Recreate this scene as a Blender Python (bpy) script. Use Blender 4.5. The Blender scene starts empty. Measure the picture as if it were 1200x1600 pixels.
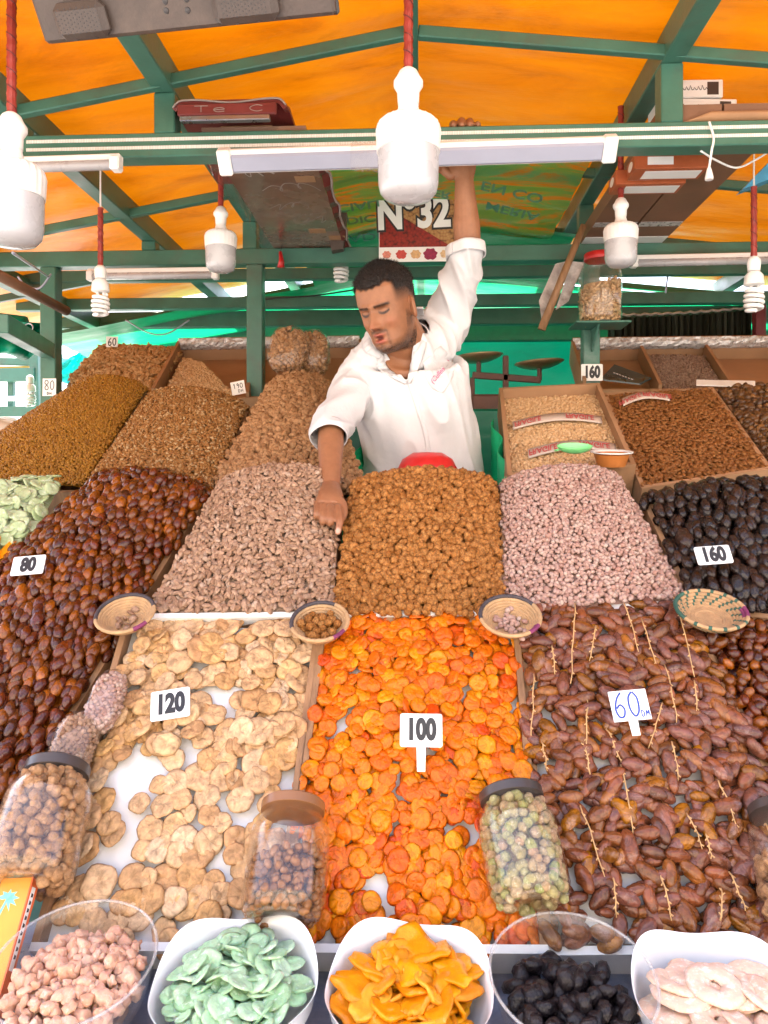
import bpy, bmesh, math, random
import numpy as np
from mathutils import Vector, Matrix, Euler, noise as mnoise
from mathutils.bvhtree import BVHTree

random.seed(7); RNG = np.random.default_rng(7)
scene = bpy.context.scene
COL = scene.collection
R = math.radians

# ------------------------------------------------------------------ camera
F = 1208.0                       # focal length in pixels of the 1200 x 1600 photograph
CZ = 1.45                        # camera height
YAW = R(2.7)
HZ = 750.0                       # horizon row
cam = bpy.data.cameras.new('camera')
cam.sensor_fit = 'VERTICAL'; cam.sensor_height = 36.0; cam.sensor_width = 27.0
cam.lens = F / 1600 * 36.0
cam.shift_y = -(800 - HZ) / 1600
cam.clip_start = 0.02; cam.clip_end = 3000
co = bpy.data.objects.new('camera', cam); COL.objects.link(co)
co.location = (0, 0, CZ); co.rotation_euler = (R(90), 0, YAW)
scene.camera = co

# ------------------------------------------------------------------ light
SUN_EL, SUN_AZ = R(58), R(-28)       # the sun stands behind the stall, a little to the left
SDIR = Vector((math.sin(SUN_AZ) * math.cos(SUN_EL), math.cos(SUN_AZ) * math.cos(SUN_EL), math.sin(SUN_EL)))
world = bpy.data.worlds.new('World'); scene.world = world; world.use_nodes = True
wn = world.node_tree.nodes; wl = world.node_tree.links; wn.clear()
sky = wn.new('ShaderNodeTexSky'); sky.sky_type = 'NISHITA'; sky.sun_disc = False
sky.sun_elevation = SUN_EL; sky.sun_rotation = SUN_AZ
sky.air_density = 0.7; sky.dust_density = 5.0; sky.ozone_density = 1.0
bg = wn.new('ShaderNodeBackground'); bg.inputs['Strength'].default_value = 0.15
wo = wn.new('ShaderNodeOutputWorld')
wl.new(sky.outputs[0], bg.inputs[0]); wl.new(bg.outputs[0], wo.inputs[0])
sl = bpy.data.lights.new('sun', 'SUN'); sl.energy = 5.0; sl.angle = R(0.5); sl.color = (1.0, .95, .86)
so = bpy.data.objects.new('sun', sl); COL.objects.link(so)
so.rotation_euler = SDIR.to_track_quat('Z', 'Y').to_euler()
vs = scene.view_settings
vs.view_transform = 'Standard'; vs.look = 'None'; vs.gamma = 1.0; vs.use_curve_mapping = False
vs.exposure = 2.95
scene.display_settings.display_device = 'sRGB'
cy = scene.cycles
cy.max_bounces = 10; cy.diffuse_bounces = 3; cy.glossy_bounces = 4
cy.transmission_bounces = 8; cy.transparent_max_bounces = 12
cy.caustics_reflective = False; cy.caustics_refractive = False
cy.sample_clamp_indirect = 6.0
cy.use_denoising = True

# ------------------------------------------------------------------ picture geometry -> places
RIGHT = np.array([math.cos(YAW), math.sin(YAW), 0.0])
FWD = np.array([-math.sin(YAW), math.cos(YAW), 0.0])
UPV = np.array([0, 0, 1.0]); CAM = np.array([0, 0, CZ])
def ray(px, py):
    return FWD + RIGHT * (px - 600) / F + UPV * (HZ - py) / F
def at(px, py, Y):
    d = ray(px, py); return CAM + d * (Y / d[1])
def onpl(px, py, pl):
    """point where the line of sight meets the sloping plane h = h0 + s (Y - Y0)"""
    Y0, h0, s = pl; d = ray(px, py)
    t = (h0 - s * Y0) / (d[2] - s * d[1]); return CAM + d * t
def proj(P):
    P = np.atleast_2d(P) - CAM; dep = P @ FWD
    return 600 + F * (P @ RIGHT) / dep, HZ - F * P[:, 2] / dep, dep
def V3(*a): return np.array(a, float)
def unit(v):
    v = np.asarray(v, float); return v / (np.linalg.norm(v) + 1e-12)

# ------------------------------------------------------------------ objects
def tag(o, label=None, cat=None, group=None, kind=None):
    if label: o['label'] = label
    if cat: o['category'] = cat
    if group: o['group'] = group
    if kind: o['kind'] = kind
    return o
def empty(name, loc=(0, 0, 0), rot=(0, 0, 0)):
    o = bpy.data.objects.new(name, None); COL.objects.link(o)
    o.location = tuple(loc); o.rotation_euler = rot; o.empty_display_size = .02
    return o
def thing(name, label, cat, loc=(0, 0, 0), rot=(0, 0, 0), group=None):
    return tag(empty(name, loc, rot), label, cat, group)
def link(name, me, parent=None):
    o = bpy.data.objects.new(name, me); COL.objects.link(o)
    if parent is not None: o.parent = parent
    return o
def smooth(me, flag=True):
    me.polygons.foreach_set('use_smooth', np.full(len(me.polygons), flag)); me.update()
def mesh(name, v, f, mats, sm=False):
    me = bpy.data.meshes.new(name)
    me.from_pydata([tuple(map(float, p)) for p in v], [], [tuple(map(int, q)) for q in f])
    for m in (mats if isinstance(mats, (list, tuple)) else [mats]): me.materials.append(m)
    me.validate(); 
    if sm: smooth(me)
    me.update(); return me
def copy_tree(o, parent=None):
    c = o.copy(); COL.objects.link(c); c.parent = parent
    for ch in list(o.children): copy_tree(ch, c)
    return c

class MB:
    """collects shapes and links them as ONE mesh object"""
    def __init__(s): s.v = []; s.f = []; s.mi = []; s.cur = 0
    def add(s, v, f):
        n = len(s.v); s.v += [tuple(map(float, p)) for p in v]
        s.f += [tuple(int(i) + n for i in q) for q in f]; s.mi += [s.cur] * len(f); return s
    def box(s, c, size, M=None, bev=0.0):
        hx, hy, hz = np.array(size, float) / 2; b = min(bev, hx * .9, hy * .9, hz * .9)
        if b <= 0:
            v = [(x, y, z) for x in (-hx, hx) for y in (-hy, hy) for z in (-hz, hz)]
            f = [(0, 1, 3, 2), (4, 6, 7, 5), (0, 4, 5, 1), (2, 3, 7, 6), (0, 2, 6, 4), (1, 5, 7, 3)]
        else:
            v = []; idx = {}
            for sx in (-1, 1):
                for sy in (-1, 1):
                    for sz in (-1, 1):
                        for a in range(3):
                            p = [sx * hx, sy * hy, sz * hz]
                            for k, sg in enumerate((sx, sy, sz)):
                                if k != a: p[k] -= sg * b
                            idx[(sx, sy, sz, a)] = len(v); v.append(p)
            f = []
            for a in range(3):
                for sg in (-1, 1):
                    o = [k for k in range(3) if k != a]; q = []
                    for s1, s2 in ((-1, -1), (1, -1), (1, 1), (-1, 1)):
                        k = [0, 0, 0]; k[a] = sg; k[o[0]] = s1; k[o[1]] = s2; q.append(idx[(*k, a)])
                    f.append(q)
            for a in range(3):
                o = [k for k in range(3) if k != a]
                for s1 in (-1, 1):
                    for s2 in (-1, 1):
                        q = []
                        for (sa, ax) in ((-1, o[0]), (1, o[0]), (1, o[1]), (-1, o[1])):
                            k = [0, 0, 0]; k[a] = sa; k[o[0]] = s1; k[o[1]] = s2; q.append(idx[(*k, ax)])
                        f.append(q)
            for sx in (-1, 1):
                for sy in (-1, 1):
                    for sz in (-1, 1): f.append([idx[(sx, sy, sz, a)] for a in range(3)])
        v = np.array(v, float)
        if M is not None: v = v @ np.array(M, float).T
        return s.add(v + np.array(c, float), f)
    def bar(s, a, b, w, h, up=(0, 0, 1), bev=0.003):
        """square section bar from a to b: w across, h along up"""
        a = np.array(a, float); b = np.array(b, float); d = unit(b - a)
        if abs(np.dot(d, unit(up))) > .98: up = (0, 1, 0)
        x = unit(np.cross(d, up)); z = np.cross(x, d)
        return s.box((a + b) / 2, (w, np.linalg.norm(b - a), h), np.stack([x, d, z], 1), bev)
    def tube(s, pts, r, n=10, cap=True, up=None, flat=None):
        pts = np.array(pts, float); k = len(pts); r = np.broadcast_to(np.array(r, float), (k,))
        fl = np.broadcast_to(np.array(1.0 if flat is None else flat, float), (k,))
        T = np.gradient(pts, axis=0); T /= np.linalg.norm(T, axis=1)[:, None] + 1e-12
        ref = np.array(up if up is not None else ((0, 0, 1) if abs(T[0][2]) < .9 else (1, 0, 0)), float)
        x = unit(np.cross(T[0], ref)); V = []
        for i in range(k):
            x = unit(x - T[i] * np.dot(x, T[i])); y = np.cross(T[i], x)
            for j in range(n):
                a = 2 * math.pi * j / n
                V.append(pts[i] + r[i] * (x * math.cos(a) + y * math.sin(a) * fl[i]))
        Fc = []
        for i in range(k - 1):
            for j in range(n):
                Fc.append((i * n + j, i * n + (j + 1) % n, (i + 1) * n + (j + 1) % n, (i + 1) * n + j))
        if cap:
            Fc.append(tuple(range(n))[::-1]); Fc.append(tuple((k - 1) * n + j for j in range(n)))
        return s.add(V, Fc)
    def lathe(s, prof, n=24, c=(0, 0, 0), M=None, rfun=None, close=False):
        """prof: (radius, z) list, turned about z"""
        V = []; k = len(prof)
        for (r, z) in prof:
            for j in range(n):
                a = 2 * math.pi * j / n; rr = r * (rfun(a, z) if rfun else 1)
                V.append((rr * math.cos(a), rr * math.sin(a), z))
        Fc = []
        for i in range(k - 1):
            for j in range(n):
                Fc.append((i * n + j, i * n + (j + 1) % n, (i + 1) * n + (j + 1) % n, (i + 1) * n + j))
        if prof[0][0] > 1e-6 and not close: Fc.append(tuple(range(n))[::-1])
        if prof[-1][0] > 1e-6 and not close: Fc.append(tuple((k - 1) * n + j for j in range(n)))
        if close:
            for j in range(n): Fc.append(((k - 1) * n + j, (k - 1) * n + (j + 1) % n, (j + 1) % n, j))
        V = np.array(V)
        if M is not None: V = V @ np.array(M, float).T
        return s.add(V + np.array(c, float), Fc)
    def prism(s, poly, a, b):
        """polygon of 3-D points swept by vector: poly + a .. poly + b"""
        P = np.array(poly, float); n = len(P)
        V = np.concatenate([P + np.array(a, float), P + np.array(b, float)])
        f = [tuple(range(n))[::-1], tuple(range(n, 2 * n))]
        f += [(i, (i + 1) % n, n + (i + 1) % n, n + i) for i in range(n)]
        return s.add(V, f)
    def sheet(s, P, th=0.0, nrm=None):
        """grid P[i][j] of points; th > 0 gives it thickness along nrm"""
        P = np.array(P, float); a, b = P.shape[:2]
        q = lambda o: [(o + i * b + j, o + i * b + j + 1, o + (i + 1) * b + j + 1, o + (i + 1) * b + j) for i in range(a - 1) for j in range(b - 1)]
        if th == 0: return s.add(P.reshape(-1, 3), q(0))
        nr = np.array(nrm, float) if nrm is not None else grid_normals(P)
        Q = P - nr * th; N = a * b; V = np.concatenate([P.reshape(-1, 3), Q.reshape(-1, 3)])
        f = q(0) + [t[::-1] for t in q(N)]
        edge = [j for j in range(b)] + [i * b + b - 1 for i in range(1, a)] + [(a - 1) * b + j for j in range(b - 2, -1, -1)] + [i * b for i in range(a - 2, 0, -1)]
        for i in range(len(edge)):
            p, r_ = edge[i], edge[(i + 1) % len(edge)]; f.append((r_, p, p + N, r_ + N))
        return s.add(V, f)
    def build(s, name, mats, parent=None, sm=False, origin=None):
        v = np.array(s.v, float)
        if origin is not None: v = v - np.array(origin, float)
        me = mesh(name, v, s.f, mats, sm)
        if any(s.mi) and len(me.polygons) == len(s.mi): me.polygons.foreach_set('material_index', s.mi)
        o = link(name, me, parent)
        if origin is not None: o.location = tuple(origin)
        return o
def grid_normals(P):
    du = np.gradient(P, axis=0); dv = np.gradient(P, axis=1); n = np.cross(du, dv)
    return n / (np.linalg.norm(n, axis=-1, keepdims=True) + 1e-12)
def autosmooth(o, ang=40):
    me = o.data; smooth(me)
    try: me.set_sharp_from_angle(angle=R(ang))
    except Exception: pass
    return o
def spline(pts, n=8):
    P = [np.array(p, float) for p in pts]; P = [2 * P[0] - P[1]] + P + [2 * P[-1] - P[-2]]; out = []
    for i in range(1, len(P) - 2):
        for k in range(n):
            t = k / n; a, b, c, d = P[i - 1], P[i], P[i + 1], P[i + 2]
            out.append(.5 * ((2 * b) + (c - a) * t + (2 * a - 5 * b + 4 * c - d) * t * t + (3 * b - a - 3 * c + d) * t ** 3))
    out.append(P[-2]); return np.array(out)
def frame(n, up=(0, 0, 1)):
    """rotation whose z is n and whose y leans to up"""
    z = unit(n); x = unit(np.cross(up, z)); y = np.cross(z, x); return np.stack([x, y, z], 1)
def mat4(Rm, t):
    m = Matrix.Identity(4)
    for i in range(3):
        for j in range(3): m[i][j] = float(Rm[i][j])
        m[i][3] = float(t[i])
    return m

# ------------------------------------------------------------------ materials
def nt(name):
    m = bpy.data.materials.new(name); m.use_nodes = True
    n = m.node_tree.nodes; b = n['Principled BSDF']; return m, n, m.node_tree.links, b
def noise_node(n, l, scale, detail=4, rough=.55, vec=None, dist=0):
    t = n.new('ShaderNodeTexNoise'); t.inputs['Scale'].default_value = scale
    t.inputs['Detail'].default_value = detail; t.inputs['Roughness'].default_value = rough
    t.inputs['Distortion'].default_value = dist
    if vec is not None: l.new(vec, t.inputs['Vector'])
    return t
def ramp(n, l, fac, stops):
    r = n.new('ShaderNodeValToRGB'); e = r.color_ramp.elements
    while len(e) < len(stops): e.new(.5)
    for i, (p, c) in enumerate(stops):
        e[i].position = p; e[i].color = (*c, 1) if len(c) == 3 else c
    if fac is not None: l.new(fac, r.inputs[0])
    return r
def bump(n, l, b, h, strength=.3, dist=.01):
    k = n.new('ShaderNodeBump'); k.inputs['Strength'].default_value = strength; k.inputs['Distance'].default_value = dist
    l.new(h, k.inputs['Height']); l.new(k.outputs[0], b.inputs['Normal']); return k
def pmat(name, col, rough=.55, var=.18, scale=14, bmp=.15, bscale=90, metal=0, spec=.5, dirt=None, dirt_amt=.35, coat=0, stretch=None):
    """plain painted / raw surface with patchy tone, fine relief and some dirt"""
    m, n, l, b = nt(name)
    g = n.new('ShaderNodeNewGeometry'); vec = g.outputs['Position']
    if stretch:
        mp = n.new('ShaderNodeMapping'); mp.inputs['Scale'].default_value = stretch; l.new(vec, mp.inputs[0]); vec = mp.outputs[0]
    a = noise_node(n, l, scale, 6, .6, vec)
    c = np.array(col); r = ramp(n, l, a.outputs[0], [(.25, tuple(c * (1 - var))), (.75, tuple(np.minimum(c * (1 + var), 1)))])
    out = r.outputs[0]
    if dirt is not None:
        d = noise_node(n, l, scale * .45, 8, .7, vec, .4); dr = ramp(n, l, d.outputs[0], [(.5, (0, 0, 0)), (.72, (dirt_amt,) * 3)])
        mx = n.new('ShaderNodeMixRGB'); l.new(dr.outputs[0], mx.inputs[0]); l.new(out, mx.inputs[1]); mx.inputs[2].default_value = (*dirt, 1); out = mx.outputs[0]
    l.new(out, b.inputs['Base Color'])
    b.inputs['Roughness'].default_value = rough; b.inputs['Metallic'].default_value = metal
    b.inputs['Specular IOR Level'].default_value = spec; b.inputs['Coat Weight'].default_value = coat
    rr = ramp(n, l, a.outputs[0], [(.2, (max(rough - .12, 0.02),) * 3), (.8, (min(rough + .12, 1),) * 3)]); l.new(rr.outputs[0], b.inputs['Roughness'])
    if bmp:
        k = noise_node(n, l, bscale, 3, .6, vec); bump(n, l, b, k.outputs[0], bmp, .004)
    return m
def vivid(c, k=1.32):
    c = np.array(c, float); y = float(c @ np.array([.3, .55, .15])); return tuple(float(max(v, .003)) for v in y + (c - y) * k)
def piece_mat(name, cols, rough=.5, nscale=120, namt=.35, bmp=.4, bscale=160, bdist=.003, sss=0, coat=0, spots=None, spec=.2, wr=None, sat=1.08):
    """one material for many look-alike pieces: tone picked per piece, mottled per place"""
    cols = [vivid(c, sat) for c in cols]
    m, n, l, b = nt(name)
    at_ = n.new('ShaderNodeAttribute'); at_.attribute_name = 'rnd'
    oi = n.new('ShaderNodeObjectInfo')
    ad = n.new('ShaderNodeMath'); ad.operation = 'ADD'; l.new(at_.outputs['Fac'], ad.inputs[0]); l.new(oi.outputs['Random'], ad.inputs[1])
    fr = n.new('ShaderNodeMath'); fr.operation = 'FRACT'; l.new(ad.outputs[0], fr.inputs[0])
    k = len(cols); r = ramp(n, l, fr.outputs[0], [((i + .0) / max(k - 1, 1), c) for i, c in enumerate(cols)])
    g = n.new('ShaderNodeNewGeometry'); vec = g.outputs['Position']
    a = noise_node(n, l, nscale, 5, .65, vec)
    ar = ramp(n, l, a.outputs[0], [(.3, (1 - namt,) * 3), (.7, (1 + namt * .3,) * 3)])
    mx = n.new('ShaderNodeMixRGB'); mx.blend_type = 'MULTIPLY'; mx.inputs[0].default_value = 1
    l.new(r.outputs[0], mx.inputs[1]); l.new(ar.outputs[0], mx.inputs[2]); out = mx.outputs[0]
    if spots:
        s_ = noise_node(n, l, spots[1], 6, .7, vec, .3); sr = ramp(n, l, s_.outputs[0], [(spots[2], (0, 0, 0)), (spots[2] + .1, (spots[3],) * 3)])
        m2 = n.new('ShaderNodeMixRGB'); l.new(sr.outputs[0], m2.inputs[0]); l.new(out, m2.inputs[1]); m2.inputs[2].default_value = (*spots[0], 1); out = m2.outputs[0]
    l.new(out, b.inputs['Base Color']); b.inputs['Roughness'].default_value = rough
    b.inputs['Specular IOR Level'].default_value = spec; b.inputs['Coat Weight'].default_value = coat; b.inputs['Coat Roughness'].default_value = .15
    if sss:
        b.inputs['Subsurface Weight'].default_value = sss; b.inputs['Subsurface Radius'].default_value = (1, .45, .15); b.inputs['Subsurface Scale'].default_value = .006
    hgt = None
    if wr:                       # wr = (scale, darkening, depth): fine sunk creases, their shade darkened into the colour
        w_ = noise_node(n, l, wr[0], 3, .55, vec, .8); s1 = n.new('ShaderNodeMath'); s1.operation = 'SUBTRACT'; s1.inputs[1].default_value = .5; l.new(w_.outputs[0], s1.inputs[0])
        s2 = n.new('ShaderNodeMath'); s2.operation = 'ABSOLUTE'; l.new(s1.outputs[0], s2.inputs[0])
        cr = ramp(n, l, s2.outputs[0], [(.0, (1 - wr[1],) * 3), (.055, (1, 1, 1))])
        m3 = n.new('ShaderNodeMixRGB'); m3.blend_type = 'MULTIPLY'; m3.inputs[0].default_value = 1; l.new(out, m3.inputs[1]); l.new(cr.outputs[0], m3.inputs[2]); l.new(m3.outputs[0], b.inputs['Base Color'])
        hr = ramp(n, l, s2.outputs[0], [(.0, (0, 0, 0)), (.10, (1, 1, 1))]); hgt = hr.outputs[0]
    if bmp:
        kk = noise_node(n, l, bscale, 4, .6, vec); k1 = bump(n, l, b, kk.outputs[0], bmp, bdist)
        if hgt is not None: k2 = bump(n, l, b, hgt, .8, wr[2]); l.new(k1.outputs[0], k2.inputs['Normal'])
    return m
def glass_mat(name, tint=(1, 1, 1), rough=.02, ior=1.45, alpha=.82):
    """thin clear plastic or glass wall: mostly see-through, with a gloss and dusty grain"""
    m, n, l, b = nt(name); n.remove(b); o = n['Material Output']
    tr = n.new('ShaderNodeBsdfTransparent'); tr.inputs[0].default_value = (*tint, 1)
    gl = n.new('ShaderNodeBsdfGlossy'); gl.inputs['Roughness'].default_value = rough; gl.inputs['Color'].default_value = (1, 1, 1, 1)
    fc = n.new('ShaderNodeLayerWeight'); fc.inputs['Blend'].default_value = .5
    pw = n.new('ShaderNodeMath'); pw.operation = 'POWER'; pw.inputs[1].default_value = 4.5; l.new(fc.outputs['Facing'], pw.inputs[0])
    lw = n.new('ShaderNodeMath'); lw.operation = 'MULTIPLY_ADD'; lw.inputs[1].default_value = .8; lw.inputs[2].default_value = .03; l.new(pw.outputs[0], lw.inputs[0])
    g = n.new('ShaderNodeNewGeometry'); ns = noise_node(n, l, 45, 6, .7, g.outputs['Position'])
    bp = n.new('ShaderNodeBump'); bp.inputs['Strength'].default_value = .12; bp.inputs['Distance'].default_value = .004
    l.new(ns.outputs[0], bp.inputs['Height']); l.new(bp.outputs[0], gl.inputs['Normal'])
    mx = n.new('ShaderNodeMixShader'); l.new(lw.outputs[0], mx.inputs[0]); l.new(tr.outputs[0], mx.inputs[1]); l.new(gl.outputs[0], mx.inputs[2])
    df = n.new('ShaderNodeBsdfDiffuse'); df.inputs[0].default_value = (.75, .72, .7, 1)
    rr = ramp(n, l, ns.outputs[0], [(.45, ((1 - alpha) * .35,) * 3), (.75, (1 - alpha,) * 3)])
    m2 = n.new('ShaderNodeMixShader'); l.new(rr.outputs[0], m2.inputs[0]); l.new(mx.outputs[0], m2.inputs[1]); l.new(df.outputs[0], m2.inputs[2])
    l.new(m2.outputs[0], o.inputs[0]); return m
def tarp_mat(name, stops, trans=.62, scale=(1.5, 3.5, 3.5), rough=.35):
    """woven plastic sheet that lets the daylight through"""
    m, n, l, b = nt(name); o = n['Material Output']
    g = n.new('ShaderNodeNewGeometry'); mp = n.new('ShaderNodeMapping'); mp.inputs['Scale'].default_value = scale
    l.new(g.outputs['Position'], mp.inputs[0]); a = noise_node(n, l, 1.0, 9, .66, mp.outputs[0], 1.3)
    r = ramp(n, l, a.outputs[0], stops); l.new(r.outputs[0], b.inputs['Base Color'])
    b.inputs['Roughness'].default_value = rough; b.inputs['Specular IOR Level'].default_value = .4
    k = noise_node(n, l, 3.0, 5, .55, mp.outputs[0], .3); bump(n, l, b, k.outputs[0], .35, .02)
    t = n.new('ShaderNodeBsdfTranslucent'); l.new(r.outputs[0], t.inputs[0])
    mx = n.new('ShaderNodeMixShader'); mx.inputs[0].default_value = trans
    l.new(b.outputs[0], mx.inputs[1]); l.new(t.outputs[0], mx.inputs[2]); l.new(mx.outputs[0], o.inputs[0]); return m
def vcol_mat(name, attr='tone', rough=.5, sss=0, bmp=.15, bscale=250, bdist=.0015, spec=.4, radius=(1, .35, .2)):
    m, n, l, b = nt(name); a = n.new('ShaderNodeVertexColor'); a.layer_name = attr
    g = n.new('ShaderNodeNewGeometry'); ns = noise_node(n, l, 60, 5, .6, g.outputs['Position'])
    ar = ramp(n, l, ns.outputs[0], [(.3, (.88,) * 3), (.7, (1.06,) * 3)]); mx = n.new('ShaderNodeMixRGB'); mx.blend_type = 'MULTIPLY'; mx.inputs[0].default_value = 1
    l.new(a.outputs[0], mx.inputs[1]); l.new(ar.outputs[0], mx.inputs[2]); l.new(mx.outputs[0], b.inputs['Base Color'])
    b.inputs['Roughness'].default_value = rough; b.inputs['Specular IOR Level'].default_value = spec
    if sss: b.inputs['Subsurface Weight'].default_value = sss; b.inputs['Subsurface Radius'].default_value = radius; b.inputs['Subsurface Scale'].default_value = .006
    k = noise_node(n, l, bscale, 4, .6, g.outputs['Position']); bump(n, l, b, k.outputs[0], bmp, bdist)
    return m

MT = {}
MT['green'] = pmat('green_paint', (.048, .150, .106), .40, .22, 9, .15, 60, dirt=(.085, .075, .055), dirt_amt=.6)
MT['green_old'] = pmat('green_paint_worn', (.06, .17, .125), .5, .22, 12, .2, 70, dirt=(.25, .3, .28), dirt_amt=.6)
MT['wood'] = pmat('raw_wood', (.28, .15, .07), .6, .35, 16, .3, 60, stretch=(6, 1, 1))
MT['card'] = pmat('cardboard', (.36, .20, .10), .75, .14, 8, .12, 120, dirt=(.2, .1, .05))
MT['card_dark'] = pmat('cardboard_dark', (.20, .10, .055), .7, .2, 8, .15, 120)
MT['white'] = pmat('white_plastic', (.80, .79, .77), .38, .05, 12, .03, 80)
MT['paper'] = pmat('white_paper', (.80, .79, .77), .6, .05, 6, .15, 30)
MT['card_white'] = pmat('white_card', (.80, .80, .78), .35, .04, 20, .05, 40)
MT['ink'] = pmat('black_ink', (.018, .018, .02), .5, .2, 40, 0)
MT['ink_blue'] = pmat('blue_ink', (.015, .05, .33), .45, .25, 60, 0)
MT['ink_cyan'] = pmat('cyan_ink', (.05, .35, .45), .5, .3, 60, 0)
MT['red'] = pmat('red_plastic', (.55, .02, .02), .35, .2, 20, .1, 60)
MT['foil'] = pmat('crumpled_foil', (.52, .50, .49), .3, .25, 60, .9, 60, metal=.35)
# ================================================================== ground, counter, roof frame
MT['ground'] = pmat('street_paving', (.22, .212, .205), .8, .2, 2.5, .3, 30, dirt=(.2, .18, .16))
g = MB(); g.box((0, 0, -.05), (1600, 1600, .1)); tag(g.build('ground', MT['ground']), kind='structure')

# platform the seller stands on
MT['deck'] = pmat('dark_decking', (.10, .09, .08), .7, .3, 9, .3, 60)
g = MB(); g.box((.1, 3.0, .25), (4.2, 2.0, .5), bev=.01)
tag(g.build('seller_platform', MT['deck']), 'dark raised floor the seller stands on behind the heaps', 'platform')

PA = (1.18, -.705, .97)     # lower trays
PU = (1.60, -.285, .84)     # middle heaps
PM = (1.18, -.70, .90)      # left flank, both tiers in one slope
PT = (2.10, .00, .55)       # rear heaps
PB = (3.00, .36, .50)       # boxes at the very back

MT['counter'] = pmat('counter_green', (.05, .17, .13), .5, .2, 8, .2, 40)
MT['counter_top'] = pmat('blue_grey_oilcloth', (.13, .16, .26), .35, .5, 10, .1, 40, dirt=(.5, .5, .55), dirt_amt=.5)
ct = thing('stall_counter', 'green painted stall counter with a blue grey oilcloth ledge along its front', 'counter')
g = MB(); g.box((0, 1.35, .33), (3.6, .9, .62), bev=.01); g.build('cabinet', MT['counter'], ct)
def hz(Y, pl): return CZ + pl[1] + pl[2] * (Y - pl[0])
g = MB(); g.box((0, 1.10, .655), (3.6, .48, .03), bev=.006); g.build('ledge', MT['counter_top'], ct)
for sx in (-1.55, -.5, .5, 1.55):      # trestles under the sloping boards
    for a_, b_ in (((sx, 1.2, .66), (sx, 1.95, hz(1.95, PM) - .16)), ((sx, 1.95, .05), (sx, 1.95, hz(1.95, PM) - .16)), ((sx, 2.62, .5), (sx, 2.62, hz(2.62, PT) - .14))):
        g = MB(); g.bar(a_, b_, .05, .05); g.build('trestle_bar', MT['counter'], ct)

# ---- roof frame: posts, cross beams, long rafters, purlins, each bar a part
XR = at(645, 60, 2.0)[0]                  # ridge line
def roof_h(x, off=0.0):
    return CZ + 1.200 + off - (.175 * (XR - x) if x < XR else .105 * (x - XR))
fr = thing('roof_frame', 'green painted steel frame of posts and beams carrying the awning', 'frame')
HB = .868                                   # height of the cross beams over the eye
def beam(name, a, b, w, h, mat='green', parent=None, **k):
    m = MB(); m.bar(a, b, w, h, **k); return m.build(name, MT[mat], parent if parent is not None else fr)
zb = CZ + HB
b1 = beam('cross_beam', (-1.95, 2.0, zb), (1.9, 2.0, zb), .06, .062)
b2 = beam('cross_beam', (-2.6, 3.0, zb), (2.6, 3.0, zb), .06, .06)
beam('cross_beam', (-2.6, 3.36, zb + .03), (2.6, 3.36, zb + .03), .04, .05)
beam('cross_beam', (-1.98, 3.72, zb - .01), (2.6, 3.72, zb - .01), .05, .055)
beam('cross_beam', (-1.98, 4.12, zb - .005), (2.6, 4.12, zb - .005), .06, .085)
beam('cross_beam', (-1.98, 4.55, zb - .0), (2.6, 4.55, zb - .012), .06, .10)
for px in (80, 400, 922):
    p = at(px, 600, 3.0); beam('post', (p[0], 3.0, .5 if 100 < px < 800 else 0), (p[0], 3.0, zb - .031), .062, .062, 'green_old' if px == 922 else 'green')
for X in (-2.45, 2.45):
    beam('post', (max(X, -1.80), 4.6, 0), (max(X, -1.80), 4.6, zb), .06, .06)
    beam('post', (X, 1.12, 0), (X, 1.12, roof_h(X) - .05), .06, .06)
# long rafters at their X, under the sheet
RX = [at(30, 185, 2.0)[0], at(262, 128, 2.0)[0], at(1045, 100, 2.0)[0], 1.55, -1.75]
for X in RX:
    z = roof_h(X) - .046
    beam('rafter', (X, 1.1, z), (X, 4.75, z), .055, .075)
beam('rafter', (XR, 1.1, roof_h(XR) - .06), (XR, 4.75, roof_h(XR) - .06), .028, .05)
for X in RX[:3]:
    for Y in (2.0, 3.0):
        beam('strut', (X, Y - .001, zb + .031), (X, Y - .001, roof_h(X) - .0835), .055, .054)
for Y in (1.30, 1.955, 2.72, 3.36, 4.1):
    for sx, xe in ((-1, -2.45), (1, 2.45)):
        beam('purlin', (XR + sx * .014, Y, roof_h(XR) - .070), (xe, Y, roof_h(xe) - .070), .026, .03)
# lower side rails at the left flank, running back
for (pa, pb, w) in (((0, 505, 2.35), (75, 548, 2.95), .05),):
    beam('side_rail', at(*pa), at(*pb), .05, .06)

# ---- awning sheets
MT['tarp_orange'] = tarp_mat('orange_tarp', [(.28, (.44, .10, .0)), (.45, (.66, .18, .001)), (.60, (.74, .225, .002)), (.85, (.38, .09, .0))], .050)  # darker streaks put wrinkle shading into the sheet's colour
MT['tarp_green'] = tarp_mat('green_tarp', [(.2, (.0, .32, .13)), (.6, (.01, .45, .19)), (.85, (.0, .38, .16))], .21)
MT['tarp_print'] = tarp_mat('green_printed_tarp', [(.25, (.06, .72, .50)), (.50, (.22, .80, .45)), (.60, (.72, .50, .10)), (.66, (.14, .76, .50)), (.9, (.12, .8, .6))], .80, (2.2, 7, 7))
MT['tarp_dark'] = tarp_mat('dark_green_sheet', [(.2, (.0, .14, .08)), (.6, (.0, .20, .12)), (.85, (.0, .2, .12))], .10)
def sag_sheet(x0, x1, y0, y1, zf, nx, ny, amp, seed, freq=(2, 5)):
    P = np.zeros((nx, ny, 3))
    for i in range(nx):
        for j in range(ny):
            x = x0 + (x1 - x0) * i / (nx - 1); y = y0 + (y1 - y0) * j / (ny - 1)
            w = amp * mnoise.noise((x * freq[0], y * freq[1], seed)) + amp * .5 * mnoise.noise((x * freq[0] * 1.3 + y * 2, y * freq[1] * 3, seed + 9))
            P[i, j] = (x, y, zf(x, y) + w)
    return P
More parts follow.
